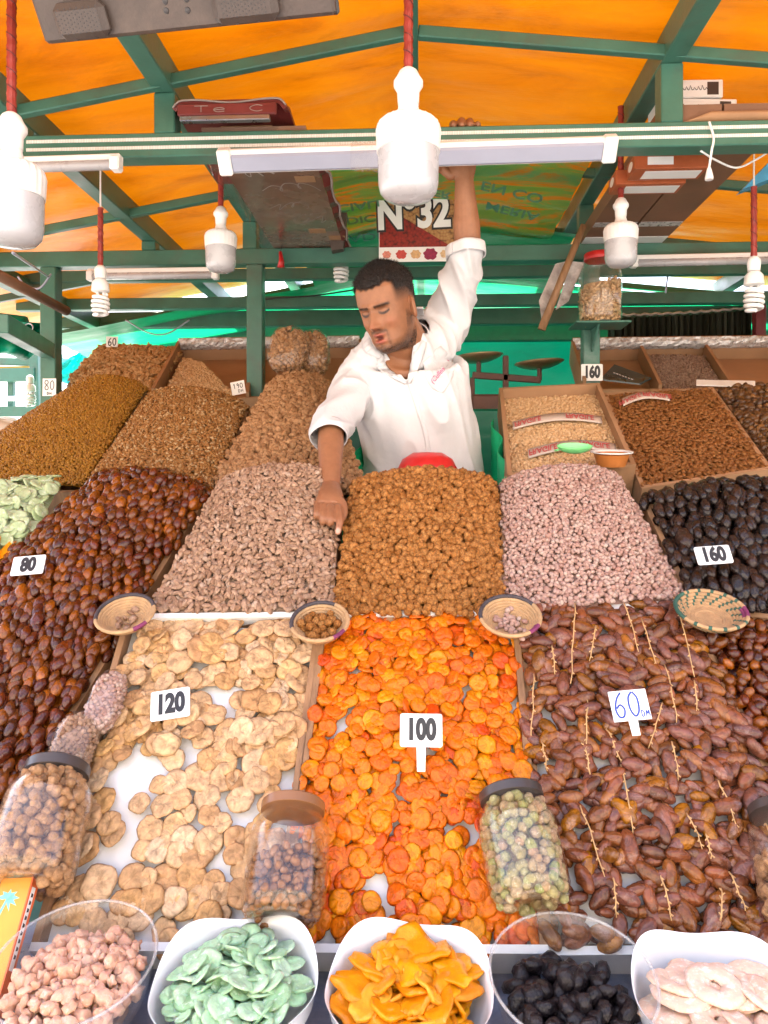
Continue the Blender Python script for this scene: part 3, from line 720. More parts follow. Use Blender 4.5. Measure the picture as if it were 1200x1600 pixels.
heap('candied_nut', SC, can, PM_['candied'], .0136, 'golden sugar crusted nut in the heap in front of the seller', 'candied nut', 'golden candied nuts', 300, 'rand', .5, .3, .45, .12, layers=2, vmax=1.22,
     mass_label='heap of golden sugar crusted nuts in front of the seller',
     rough_protos=[lump(2, (.0086, .0082, .0078), .42, 3.4, s) for s in range(1, 7)])
pk = [lump(2, (.0064, .0050, .0048), .10, 1.6, s, .2) for s in range(1, 6)]
heap('pink_peanut', SP, pk, PM_['pink'], .0096, 'small pink skinned peanut in the rounded heap', 'peanut', 'pink peanuts', 300, 'rand', .5, .35, .5, .12, layers=2, vmax=1.22,
     mass_label='rounded heap of pink skinned peanuts',
     rough_protos=[lump(1, (.0067, .0053, .0051), .10, 1.6, s, .2) for s in range(1, 6)])
blk = [date(3, (.0195, .0118, .0112), s, .22, 7) for s in range(1, 7)]
heap('black_date', SB, blk, PM_['black_date'], (.0235, .0265), 'glossy black date in the heap with a printed 160 card', 'date', 'black dates', 300, 'row', .25, .22, .45, .12, layers=2, vmax=1.2,
     mass_label='back of the heap of glossy black dates')

# ------------------------------------------------------------------ flanks
SLD = quad(PM, (150, 758), (322, 775), (18, 1272), (-380, 1230), bul=arch(.045, .6, .7, 1.0))
bin_('brown_date_bin', 'wooden sided bin under the tall slope of glossy brown dates', SLD, rim=.006, front=False)
brd = [date(3, (.0180, .0108, .0102), s, .17, 7) for s in range(1, 8)]
heap('brown_date', SLD, brd, PM_['brown_date'], (.0215, .0240), 'glossy reddish brown date in the tall slope with an 80 card', 'date', 'brown dates in the tall slope', 300, 'row', .25, .2, .45, .13, layers=2, vmax=1.12,
     mass_label='upper part of the tall slope of glossy reddish brown dates',
     rough_protos=[date(2, (.0182, .0110, .0104), s, .17, 7) for s in range(1, 8)])
SRD = quad(PA, (1092, 985), (1340, 1000), (1620, 1380), (1262, 1330), bul=arch(.02, .6, .8, 1.0))
bin_('red_date_bin', 'wooden sided bin under the small red brown dates beside the branch dates', SRD, rim=.004, front=False)
heap('red_date', SRD, [date(2, (.0165, .0110, .0105), s, .10) for s in range(1, 6)], PM_['brown_date'], (.0225, .0245), 'small red brown date in the corner beside the branch dates', 'date', 'red brown dates in the corner',
     300, 'lie', .6, .3, .4, .12, layers=2, mass_label='red brown dates running out of view beside the branch dates')
SK = quad(PM, (-110, 765), (88, 758), (40, 850), (-170, 860), bul=dome(.03))
kw = [disc(.0185, .004, s, 16, 5, .08, .35, .6, .3) for s in range(31, 36)]
heap('pale_green_slice', SK, kw, PM_['kiwi_pale'], .0245, 'pale green candied slice heaped beside the brown dates', 'candied fruit', 'pale green slices at the edge', 200, 'flat', .3, .3, .6, .1, layers=2, vmax=1.1, mass_label='rest of the pale green candied slices')
SMg = quad(PM, (-110, 862), (34, 850), (-6, 905), (-160, 925), bul=dome(.02))
heap('orange_slice', SMg, [slab(.06, .035, .004, s) for s in range(41, 45)], PM_['mango'], .035, 'orange candied slice at the edge under the green slices', 'candied fruit', 'orange slices at the edge', 60, 'flat', .5, .3, .5, .1, layers=2, mass_label='rest of the orange candied slices')

# ------------------------------------------------------------------ rear heaps
SRa = quad(PT, (118, 607), (226, 612), (128, 760), (-130, 760), bul=arch(.05))
SBn = quad(PT, (232, 622), (384, 640), (330, 765), (132, 762), bul=arch(.052))
SC2 = quad(PT, (420, 615), (515, 612), (572, 775), (334, 760), bul=arch(.06))
SCh = quad(PT, (782, 628), (932, 620), (985, 745), (795, 762), bul=dome(.012))
SAl = quad(PT, (946, 622), (1112, 612), (1200, 735), (1003, 765), bul=dome(.015))
SDk = quad(PT, (1122, 612), (1290, 606), (1400, 735), (1212, 732), bul=dome(.02))
SPe = quad(PB, (158, 545), (285, 549), (240, 620), (108, 600), bul=dome(.03))
bin_('raisin_bin', 'wooden sided bin under the slope of golden brown raisins', SRa, h=.08, rim=-.012)
bin_('brown_nut_bin', 'wooden sided bin under the brown nuts with the 190 card', SBn, h=.08, rim=-.012)
bin_('walnut_bin', 'wooden sided bin under the lumpy candied walnuts below the hanging bulb', SC2, h=.08, rim=-.01)
bin_('chickpea_box', 'open cardboard box holding the cream coloured roasted chickpeas', SCh, h=.06, rim=.045, mat='card')
bin_('almond_box', 'open cardboard box holding the dark brown almonds', SAl, h=.06, rim=.012, mat='card')
bin_('dark_nut_box', 'open cardboard box holding the dark knobbly nuts at the edge', SDk, h=.06, rim=.004, mat='card')
bin_('peanut_bin', 'cardboard bin under the unshelled peanuts with the 60 card', SPe, h=.05, rim=.0, mat='card')
heap('golden_raisin', SRa, [lump(1, (.0055, .0039, .0035), .2, 2, s) for s in range(1, 5)], PM_['raisin'], .0074, 'slope of golden brown raisins with a handwritten 80 card', 'raisins', None, 0, 'rand', .5, .35, .5, .12, layers=2, vmax=1.15, mass='golden_raisins')
heap('brown_nut', SBn, [lump(1, (.0069, .0045, .0032), .12, 2, s, .4) for s in range(1, 5)], PM_['brown_nut'], (.0094, .0070), 'heap of small brown nuts with a tilted 190 card', 'nuts', None, 0, 'lie', .5, .4, .5, .12, layers=2, vmax=1.15, mass='brown_nuts')
heap('candied_walnut', SC2, [lump(2, (.0110, .0098, .0094), .50, 2.8, s) for s in range(1, 6)], PM_['candied2'], .0158, 'heap of tan lumpy candied walnuts behind the pointing arm', 'candied nuts', None, 0, 'rand', .5, .35, .5, .12, layers=2, vmax=1.2, mass='candied_walnuts')
heap('roast_chickpea', SCh, [lump(1, (.0063, .0059, .0055), .12, 2, s) for s in range(1, 4)], PM_['chickpea'], .0094, 'cream roasted chickpeas filling a cardboard box', 'chickpeas', None, 0, 'rand', .5, .35, .5, .12, layers=2, mass='roasted_chickpeas')
heap('brown_almond', SAl, [lump(1, (.0110, .0065, .0036), .10, 2, s, .5) for s in range(1, 5)], PM_['almond'], (.0132, .0094), 'dark brown almonds filling the cardboard box behind the black dates', 'almonds', None, 0, 'lie', .35, .4, .5, .12, layers=2, mass='brown_almonds')
heap('dark_nut', SDk, [lump(2, (.0155, .011, .010), .25, 2, s) for s in range(1, 5)], PM_['dark_nut'], .021, 'dark knobbly glossy nuts in the box at the edge', 'nuts', None, 0, 'rand', .5, .35, .5, .15, layers=2, mass='dark_nuts')
def peanut(s):
    v, f = ICO[2]; v = v.copy(); k = .78 + .25 * np.cos(v[:, 0] * 4.5 + math.pi) * -1; v[:, 1] *= k; v[:, 2] *= k
    v *= (1 + .06 * nz(v, 4, s))[:, None]; return v * np.array([.0175, .0085, .0085]), f
heap('shell_peanut', SPe, [peanut(s) for s in range(4)], PM_['peanut'], (.021, .0155), 'light brown peanut in its shell in the heap with a handwritten 60 card', 'peanut', 'unshelled peanuts', 200, 'lie', .6, .35, .5, .12, layers=2, vmax=1.1, mass_label='rest of the unshelled peanuts')
# ================================================================== bowls, jars, baskets, price cards
MT['glass'] = glass_mat('clear_plastic', (.99, .99, .985), .04, 1.42, .965)
MT['jar'] = glass_mat('dusty_jar_plastic', (.99, .985, .975), .04, 1.42, .985)
MT['film'] = glass_mat('clear_film', (.985, .975, .965), .08, 1.45, .95)
MT['rim_glass'] = glass_mat('thick_rim', (.95, .95, .95), .05, 1.45, .55)
MT['lid_brown'] = pmat('brown_lid', (.22, .095, .035), .35, .1, 20, .05, 60)
MT['lid_black'] = pmat('dark_lid', (.045, .034, .03), .35, .2, 20, .05, 60)
MT['porcelain'] = pmat('white_porcelain', (.80, .81, .82), .16, .02, 6, 0, 60, coat=.4)
MT['steel'] = pmat('dull_steel', (.45, .45, .46), .3, .1, 20, .1, 60, metal=.9)

def put(name, protos, mat, pts, label, cat, group, tilt=.5, size=.12, mode='flat', axis=(0, 0, 1)):
    Fm = frame(axis, (0, 1, 0.01)); mes = [fast_mesh(name, v, f, mat) for v, f in protos]
    for p in pts:
        Rm = orient(Fm[:, 0], Fm[:, 1], Fm[:, 2], mode, tilt); o = link(name, mes[int(RNG.integers(len(mes)))])
        o.matrix_world = mat4(Rm * (1 + RNG.normal() * size), p); tag(o, label, cat, group)
def disc_pts(c, Rm, rad, sp, layers, z0, dz, domeh, yb=0.0):
    """points of a mound inside a bowl"""
    out = []
    for L in range(layers):
        r0 = rad * (1 - .10 * (layers - 1 - L)); k = int(r0 / sp) + 1
        for i in range(-k, k + 1):
            for j in range(-k, k + 1):
                x = (i + (.5 if j % 2 else 0)) * sp + RNG.normal() * sp * .2; y = j * sp * .87 + RNG.normal() * sp * .2
                rr = math.hypot(x, y)
                if rr > r0: continue
                z = z0 + L * dz + domeh * (1 - (rr / rad) ** 2) + RNG.normal() * dz * .25 + yb * y
                out.append(np.array(c) + Rm @ np.array([x, y, z]))
    return out
def tiltx(a, b=0): return np.array(Euler((a, b, 0)).to_matrix())

BK = .93
def glass_bowl(c, label, tilt):
    Rm = tiltx(tilt) * BK; t = thing('glass_bowl', label, 'bowl')
    prof = [(.055, 0), (.075, .008), (.095, .035), (.108, .07), (.114, .100), (.1165, .104), (.1180, .106), (.1185, .103), (.1165, .100), (.1105, .07), (.0975, .034), (.077, .005), (.056, -.003)]
    m = MB(); m.lathe(prof, 56, c, Rm, close=True); autosmooth(m.build('bowl_wall', MT['glass'], t), 50)
    m = MB(); m.lathe([(.0, -.0032), (.0555, -.003), (.0555, .0002), (.0, .0004)], 40, c, Rm); m.build('bowl_base', MT['glass'], t)
    m = MB(); ang = np.linspace(0, 2 * math.pi, 61); m.tube([np.array(c) + Rm @ np.array([.1175 * math.cos(a), .1175 * math.sin(a), .1055]) for a in ang], .0022, 6, cap=False); m.build('rim', MT['rim_glass'], t, True)
    return Rm
def white_bowl(c, label, tilt, rz):
    t = thing('white_bowl', label, 'bowl'); Rm = tiltx(tilt) * BK
    def wave(a): return math.cos(4 * (a - rz))
    V = []; n = 72; prof = [(.05, 0), (.075, .006), (.100, .035), (.113, .066), (.120, .092), (.1225, .0935), (.1205, .0900), (.1155, .062), (.103, .031), (.078, .002), (.05, -.004)]
    fcs = []
    for (r, z) in prof:
        for j in range(n):
            a = 2 * math.pi * j / n; w = wave(a) * (max(z, 0) / .09) ** 1.5
            rr = r * (1 + .020 * w); V.append(np.array(c) + Rm @ np.array([rr * math.cos(a), rr * math.sin(a), z + .010 * w]))
    k = len(prof)
    for i in range(k):
        for j in range(n): fcs.append((i * n + j, i * n + (j + 1) % n, ((i + 1) % k) * n + (j + 1) % n, ((i + 1) % k) * n + j))
    m = MB(); m.add(V, fcs); autosmooth(m.build('bowl_wall', MT['porcelain'], t), 60)
    m = MB(); m.lathe([(.0, -.004), (.0505, -.0042), (.0505, .0004), (.0, .0005)], 40, c, Rm); m.build('bowl_base', MT['porcelain'], t)
    return Rm
ZL = .672
def base_at(px, py, Y, zrim=.10):
    p = at(px, py, Y); return np.array([p[0], Y, ZL + .024])
c = base_at(126, 1505, 1.06); Rm = glass_bowl(c, 'clear glass bowl of pinkish candied ginger at the corner by the orange book', R(12))
gin = [lump(2, (.0108, .0086, .0078), .80, 2.8, s) for s in range(1, 7)]
put('candied_ginger', gin, PM_['ginger'], disc_pts(c, Rm, .096, .0168, 5, .012, .0128, .022), 'pinkish lump of candied ginger in the glass bowl', 'candied fruit', 'candied ginger lumps', mode='rand', size=.2)
c = base_at(372, 1540, 1.05); Rm = white_bowl(c, 'white wavy bowl heaped with pale green candied slices', R(12), R(50))
kiw = [disc(.0180, .0032, s, 18, 5, .08, .5, .7, .45) for s in range(21, 27)]
put('green_slice', kiw, PM_['kiwi'], disc_pts(c, Rm, .098, .025, 5, .026, .012, .022), 'pale green sugared fruit slice in the white wavy bowl', 'candied fruit', 'green slices in the bowl', .38)
c = base_at(640, 1540, 1.05); Rm = white_bowl(c, 'white wavy bowl heaped with orange candied mango strips', R(12), R(38))
mang = [slab(.054 + .012 * (s % 3), .036 + .008 * (s % 2), .0044, s) for s in range(51, 59)]
put('mango_strip', mang, PM_['mango'], disc_pts(c, Rm, .094, .034, 5, .026, .011, .022), 'glossy orange candied mango strip in the white wavy bowl', 'candied fruit', 'mango strips in the bowl', .30)
c = base_at(890, 1520, 1.06); Rm = glass_bowl(c, 'clear glass bowl with a low layer of black prunes', R(12))
pru = [lump(2, (.017, .0135, .010), .34, 2.0, s) for s in range(1, 6)]
put('prune', pru, PM_['prune'], disc_pts(c, Rm, .092, .0265, 3, .016, .016, .022, -.10), 'wrinkled black prune in the glass bowl', 'prune', 'prunes in the glass bowl', mode='rand')
c = base_at(1120, 1556, 1.045); Rm = white_bowl(c, 'white wavy bowl of pale candied pineapple rings at the corner', R(12), R(45))
pin = [ring(.0205, .0150, .0046, s) for s in range(1, 5)]
put('pineapple_ring', pin, PM_['pineapple'], disc_pts(c, Rm, .084, .046, 5, .034, .0095, .022), 'pale pink candied pineapple ring in the white bowl', 'candied fruit', 'pineapple rings in the bowl', .20)

for px, Y in ((126, 1.06), (372, 1.05), (640, 1.05), (890, 1.06), (1120, 1.045)):
    p = base_at(px, 1530, Y); m = MB(); m.box((p[0], Y, ZL + .0085), (.10, .10, .016), bev=.003); tag(m.build('bowl_stand', MT['card']), ['flat cardboard pad under the bowl of ginger', 'flat cardboard pad under the bowl of green slices', 'flat cardboard pad under the bowl of mango', 'flat cardboard pad under the bowl of prunes', 'flat cardboard pad under the bowl of pineapple'][[126, 372, 640, 890, 1120].index(px)], 'pad')

# ---- jars lying on the slope, lids uphill
def jar(A, B, label, lidmat, fill, pieces, pmat_, spacing, clabel, cgroup, r=.064, sticker=True, upright=False, lidr=.050):
    """A = base centre, B = lid top"""
    t = thing('storage_jar', label, 'jar'); ax = unit(B - A); L = np.linalg.norm(B - A)
    Rm = frame(ax, (0, 0, 1) if not upright else (0, 1, 0))
    o_ = [(.0, .004), (r * .70, .0), (r * .92, .006), (r, .022), (r, L * .66), (r * .96, L * .74), (r * .84, L * .82), (lidr * .94, L * .875), (lidr * .94, L * .91)]
    i_ = [(a - .0022 if a > .003 else 0, z + (.003 if z < .03 else 0)) for a, z in o_][::-1]
    m = MB(); m.lathe(o_ + i_, 40, A, Rm); autosmooth(m.build('jar_wall', MT['jar'], t), 60)
    m = MB(); m.lathe([(lidr * .2, L * .900), (lidr, L * .898), (lidr * 1.02, L * .903), (lidr * 1.02, L * .985), (lidr * .96, L), (.0, L)], 40, A, Rm, rfun=lambda a, z: 1 + .008 * math.cos(a * 40))
    lo = autosmooth(m.build('lid', MT[lidmat], t), 45)
    if sticker:
        m = MB(); P = [[A + Rm @ np.array([lidr * 1.028 * math.cos(a), lidr * 1.028 * math.sin(a), z]) for z in (L * .925, L * .972)] for a in np.linspace(R(sticker[0]), R(sticker[1]), 12)]
        m.sheet(P, .0006); m.build('sticker', MT['card_white'], lo)
    # foot ring moulded in the base
    m = MB(); m.tube([A + Rm @ np.array([r * .80 * math.cos(a), r * .80 * math.sin(a), .0015]) for a in np.linspace(0, 2 * math.pi, 41)], .0022, 6, cap=False); m.build('foot_ring', MT['jar'], t, True)
    # contents: loose pieces packed against the wall
    Vs, Fs, Rn = [], [], []; n = 0
    rin = r - .003
    def radius_at(z): return np.interp(z, [q[1] for q in o_], [q[0] for q in o_]) - .004
    sp = spacing; zz = .008
    while zz < L * .9:
        rr = radius_at(zz) - sp * .42
        for ringr in (rr, rr - sp * .8):
            if ringr <= sp * .3: continue
            k = max(int(2 * math.pi * ringr / sp), 3)
            for j in range(k):
                a = 2 * math.pi * (j + .9 * RNG.random() + zz * 97) / k; q = np.array([ringr * math.cos(a), ringr * math.sin(a), zz + RNG.normal() * sp * .32])
                w = A + Rm @ q
                if not fill(q, L, w): continue
                v, f = pieces[int(RNG.integers(len(pieces)))]; Vs.append((v * (1 + RNG.normal() * .12)) @ rand_rot().T + w); Fs.append(f + n); Rn.append(np.full(len(v), RNG.random())); n += len(v)
        zz += sp * .8
    zc = L * .72; m = MB(); hh = [z for z in np.linspace(.012, L * .86, 14) if fill(np.array([0, 0, z]), L, A + Rm @ np.array([0, 0, z]))]
    if len(hh) > 1:
        m.lathe([(max(radius_at(z) - sp * 1.1, .004), z) for z in hh], 16, A, Rm); tri = []
        for q in m.f: tri += [(q[0], q[k], q[k + 1]) for k in range(1, len(q) - 1)]
        Vs.append(np.array(m.v)); Fs.append(np.array(tri) + n); Rn.append(np.full(len(m.v), .1))
    o = link('jar_contents', fast_mesh('jar_contents', np.concatenate(Vs), np.concatenate(Fs), pmat_, np.concatenate(Rn)))
    tag(o, clabel, 'nuts', None, 'stuff')
    return t
def lifted(d): return (PA[0], PA[1] + d * math.sqrt(1 + PA[2] ** 2), PA[2])
JL = lifted(.064 + .018)
can_j = [lump(2, (.0095, .0088, .0084), .42, 3, s) for s in range(1, 5)]
jar(onpl(38, 1385, JL), onpl(92, 1196, JL), 'big clear jar full of candied nuts lying by the orange book', 'lid_black', lambda q, L, w: True, can_j, PM_['candied2'], .0158, 'lumpy candied nuts filling the big jar by the book', None, r=.070, sticker=(-150, -60), lidr=.052)
jar(onpl(440, 1437, JL), onpl(459, 1254, JL), 'brown lidded clear jar half full of dark candied nuts', 'lid_brown', lambda q, L, w: q[2] < L * .50 - q[0] * .1, [lump(2, (.0085, .0062, .006), .3, 2.5, s) for s in range(1, 5)],
    piece_mat('dark_candied', [(.22, .095, .036), (.30, .14, .055), (.16, .066, .025)], .35, 150, .4, .5, 220, .002, coat=.3), .0135, 'dark glazed nuts half filling the brown lidded jar', None, r=.063, sticker=(-40, -20))
jar(onpl(832, 1412, JL), onpl(797, 1236, JL), 'dark lidded clear jar of greenish sugared peanuts beside the apricots', 'lid_black', lambda q, L, w: True, [lump(2, (.0088, .0076, .0072), .14, 2.5, s) for s in range(1, 5)], PM_['sugar_green'], .0145,
    'greenish and pink sugared peanuts filling the dark lidded jar', None, r=.062, sticker=(-110, -40))
jar(onpl(1262, 1440, JL), onpl(1222, 1262, JL), 'dark lidded jar cut off by the picture edge on the branch dates', 'lid_black', lambda q, L, w: q[2] < L * .5, can_j, PM_['candied2'], .0158, 'candied nuts in the jar at the picture edge', None, r=.060, sticker=(-140, -100))

# ---- clear bags of nuts
def bag(c, ax, up, dims, label, pieces, pm, sp, clabel, seed, tail=None):
    t = thing('nut_bag', label, 'bag'); Fm = np.stack([unit(np.cross(ax, up)), unit(ax), unit(np.cross(np.cross(ax, up), ax))], 1)
    v, f = ICO[3]; v = v.copy(); s = np.sign(v) * np.abs(v) ** .72; s *= (1 + .10 * nz(v, 2.2, seed) + .03 * nz(v, 7, seed))[:, None]
    shell = (s * (np.array(dims) * 1.06)) @ Fm.T + c
    me = fast_mesh('film', shell, f, MT['film']); link('film', me, t)
    if tail is not None:
        m = MB(); e = c + Fm[:, 1] * dims[1] * tail; m.lathe([(.004, -.004), (.010, .004), (.022, .022), (.026, .034), (.022, .033), (.009, .006), (.003, -.003)], 18, e, Fm @ np.array([[1, 0, 0], [0, 0, tail], [0, -tail, 0]]), rfun=lambda a, z: 1 + .25 * math.sin(a * 5 + z * 90)); m.build('tied_end', MT['film'], t, True)
    Vs, Fs, Rn = [], [], []; n = 0; vv, ff = ICO[3]; k = int(4 * math.pi * (dims[0] * dims[1]) / (sp * sp) * 1.1); gold = math.pi * (3 - 5 ** .5)
    for i in range(k):
        z = 1 - 2 * (i + .5) / k; r_ = math.sqrt(1 - z * z); a = gold * i; d = np.array([r_ * math.cos(a), z, r_ * math.sin(a)])
        q = np.sign(d) * np.abs(d) ** .72 * (1 + .10 * mnoise.noise((d[0] * 2.2 + seed * 7.3, d[1] * 2.2 - seed * 3.1, d[2] * 2.2 + seed)))
        w = (q * (np.array(dims) - sp * .3) * (1 - .12 * RNG.random())) @ Fm.T + c; p_, f_ = pieces[int(RNG.integers(len(pieces)))]
        Vs.append((p_ * (1 + RNG.normal() * .12)) @ rand_rot().T + w); Fs.append(f_ + n); Rn.append(np.full(len(p_), RNG.random())); n += len(p_)
    Vs.append((s * (np.array(dims) * .80)) @ Fm.T + c); Fs.append(f + n); Rn.append(np.full(len(s), .1))
    tag(link('bag_contents', fast_mesh('bag_contents', np.concatenate(Vs), np.concatenate(Fs), pm, np.concatenate(Rn))), clabel, 'nuts', None, 'stuff')
JB = lifted(.045); sl_up = unit(onpl(165, 1050, JB) - onpl(105, 1210, JB))
smal = [lump(1, (.0062, .005, .0048), .25, 2.5, s) for s in range(1, 5)]
bag(onpl(166, 1096, JB), sl_up, SF.n, (.030, .062, .026), 'long clear bag of small pink brown nuts along the fig tray edge', smal, PM_['pink'], .0098, 'small nuts inside the upper clear bag', 3)
bag(onpl(118, 1160, JB), sl_up, SF.n, (.038, .055, .028), 'plump clear bag of sugared nuts above the dark jar lid', smal, PM_['shell_almond'], .0098, 'small nuts inside the lower clear bag', 5)
bag(at(452, 548, 2.72), (0.1, .25, 1), (0, -1, .2), (.070, .085, .05), 'clear bag of candied nuts standing by the green post', can_j, PM_['candied2'], .019, 'candied nuts in the bag by the post', 8)
bag(at(490, 553, 2.78), (-.05, .2, 1), (0, -1, .2), (.055, .085, .05), 'second clear bag of candied nuts leaning nearer the seller', can_j, PM_['candied2'], .019, 'candied nuts in the bag nearer the seller', 9)

# ---- orange book
MT['book'] = pmat('orange_cover', (.80, .30, .03), .35, .08, 20, .05, 60)
MT['book_red'] = pmat('red_orange_edge', (.70, .13, .03), .4, .1, 20, .05, 60)
MT['mint'] = pmat('mint_print', (.20, .62, .45), .4, .15, 40, 0)
bk = thing('orange_book', 'orange book with a mint green palm tree standing against the big jar', 'book')
e0 = at(-60, 1375, 1.155); e1 = at(50, 1371, 1.145); e2 = at(-8, 1530, 1.06)
xv = unit(e1 - e0); yv = unit(e2 - e1 - xv * np.dot(e2 - e1, xv)); nv = unit(np.cross(xv, yv)); nv = nv if np.dot(nv, CAM - e1) > 0 else -nv
Lb = .20; c1 = e1; th_ = .020
m = MB(); m.prism([e1 - xv * .13, e1, e1 + yv * Lb, e1 + yv * Lb - xv * .13], -nv * .0025, nv * 0); m.build('front_cover', MT['book'], bk)
m = MB(); m.prism([e1 - xv * .13 + yv * .003, e1 + xv * -.002 + yv * .003, e1 + yv * (Lb - .003) - xv * .002, e1 + yv * (Lb - .003) - xv * .13], -nv * (th_ - .002), -nv * .003); m.build('pages', MT['paper'], bk)
m = MB(); m.prism([e1, e1 + yv * Lb, e1 + yv * Lb - nv * th_, e1 - nv * th_], xv * .0, xv * .0025); sp_ = m.build('spine', MT['book_red'], bk)
m = MB(); m.prism([e1 - xv * .13, e1, e1 + yv * Lb, e1 + yv * Lb - xv * .13], -nv * (th_ + .002), -nv * th_); m.build('back_cover', MT['book_red'], bk)
m = MB(); m.prism([e1 + yv * .012 - nv * .004, e1 + yv * .12 - nv * .004, e1 + yv * .12 - nv * .013, e1 + yv * .012 - nv * .013], xv * .0025, xv * .0031); m.build('spine_label', MT['card_white'], sp_)
m = MB(); 
for i in range(9): m.prism([e1 + yv * (.020 + i * .010) - nv * .006, e1 + yv * (.026 + i * .010) - nv * .006, e1 + yv * (.025 + i * .010) - nv * .011, e1 + yv * (.021 + i * .010) - nv * .011], xv * .0031, xv * .0034)
m.build('spine_lettering', MT['ink'], sp_)
m = MB(); pc = e1 - xv * .030 + yv * .028
for i in range(7):
    a = R(200 + i * 38); d = xv * math.cos(a) + yv * math.sin(a) * .8; s_ = np.cross(nv, d); m.prism([pc, pc + d * .008 + s_ * .004, pc + d * .020 + s_ * .001 + yv * .003, pc + d * .010 - s_ * .003], nv * .0, nv * .0004)
m.prism([pc - xv * .002, pc + xv * .002, pc + yv * .05 - xv * .012, pc + yv * .05 - xv * .018], nv * 0, nv * .0004)
m.build('palm_print', MT['mint'], bk)

# ---- coiled baskets
MT['straw'] = pmat('woven_straw', (.46, .285, .14), .7, .22, 60, .7, 220)
MT['straw_dark'] = pmat('dyed_straw_dark', (.055, .045, .05), .7, .35, 60, .7, 220)
MT['straw_purple'] = pmat('dyed_straw_purple', (.20, .03, .10), .7, .3, 60, .7, 220)
MT['straw_green'] = pmat('dyed_straw_green', (.03, .10, .07), .7, .3, 60, .7, 220)
def basket(c, nrm, label, rad=.060, dep=.026, stripes=0, dyed='straw_dark', dyed2='straw_purple', lip=(150, 330), sx=1.0):
    t = thing('straw_basket', label, 'basket'); Fm = frame(nrm, (0, .3, 1)); rings_ = 9
    for i in range(rings_):
        f_ = (i + 1) / rings_; rr = rad * (.35 + .65 * f_); z = dep * max((f_ - .3) / .7, 0) ** 1.3
        m = MB(); n = 64; pts = [np.array(c) + Fm @ np.array([rr * sx * math.cos(a), rr * math.sin(a), z]) for a in np.linspace(0, 2 * math.pi, n + 1)]
        k = [1 + .16 * (j % 2) for j in range(n + 1)]; m.tube(pts, np.array(k) * .0039, 6, cap=False); o = m.build('coil', MT['straw'], t, True)
        me = o.data; me.materials.append(MT[dyed]); me.materials.append(MT[dyed2]); mi = np.zeros(len(me.polygons), int)
        for q in range(n):
            a = q / n * 360
            if stripes and i > 3 and (q + i) % 4 == 0: mi[q * 6:(q + 1) * 6] = 1
            if i == rings_ - 1 and lip[0] < a < lip[1]: mi[q * 6:(q + 1) * 6] = 1
            if i >= rings_ - 2 and 300 < a < 330 and not stripes: mi[q * 6:(q + 1) * 6] = 2
            if i >= rings_ - 2 and (a > 335 or a < 2) and stripes: mi[q * 6:(q + 1) * 6] = 2
        me.polygons.foreach_set('material_index', mi)
    m = MB(); m.lathe([(.0, -.0008), (rad * .40, -.0008), (rad * .40, .0012), (.0, .0012)], 24, c, Fm @ np.diag([sx, 1, 1])); m.build('basket_base', MT['straw'], t)
    return Fm
BN = unit((0, -.52, .85))
def bpos(px, py, Y): return at(px, py, Y)
b1p = bpos(199, 972, 1.545); Fm = basket(b1p, BN, 'purple edged straw basket with a few almonds between brown dates and figs', .057, .024, lip=(20, 200))
put('sample_almond', alm, PM_['shell_almond'], [b1p + Fm @ np.array([x, y, .006]) for x, y in RNG.normal(size=(14, 2)) * .014], 'almond lying in the purple edged straw basket', 'almond', 'sample almonds in a basket')
b2p = bpos(501, 986, 1.535); Fm = basket(b2p, BN, 'dark edged straw basket of candied nuts between figs and apricots', .056, .026, lip=(60, 200))
put('sample_candied_nut', can, PM_['candied'], disc_pts(b2p, Fm, .040, .017, 2, .004, .010, .004), 'candied nut lying in the dark edged straw basket', 'candied nut', 'sample candied nuts in a basket', mode='rand')
b3p = bpos(796, 976, 1.535); Fm = basket(b3p, BN, 'straw basket of pink peanuts between apricots and branch dates', .058, .024, lip=(30, 190))
put('sample_peanut', pk, PM_['pink'], [b3p + Fm @ np.array([x, y, .005 + .004 * RNG.random()]) for x, y in RNG.normal(size=(40, 2)) * .016], 'pink peanut lying in the straw basket', 'peanut', 'sample peanuts in a basket', mode='rand')
b4p = bpos(1108, 968, 1.55); Fm = basket(b4p, unit((0, -.42, .9)), 'striped straw basket with a magenta patch below the black dates', .066, .024, stripes=1, dyed='straw_green', lip=(120, 200))

# ---- lettering
_tc = {}
def text_mesh(txt, size=1.0, off=0.0, ext=.0004, shear=0.0, space=1.0):
    cu = bpy.data.curves.new('lettering', 'FONT'); cu.body = txt; cu.size = size; cu.offset = off; cu.extrude = ext; cu.align_x = 'CENTER'; cu.align_y = 'CENTER'; cu.shear = shear; cu.space_character = space; cu.resolution_u = 4
    ob = bpy.data.objects.new('lettering', cu); COL.objects.link(ob); dg = bpy.context.evaluated_depsgraph_get()
    me = bpy.data.meshes.new_from_object(ob.evaluated_get(dg)); bpy.data.objects.remove(ob); bpy.data.curves.remove(cu); return me
def lettering(txt, mat, parent, M, size, off=0.0, sx=1.0, sy=1.0, name='lettering', **k):
    me = text_mesh(txt, size, off, **k); me.transform(M @ Matrix.Diagonal((sx, sy, 1, 1))); me.materials.clear(); me.materials.append(mat); return link(name, me, parent)
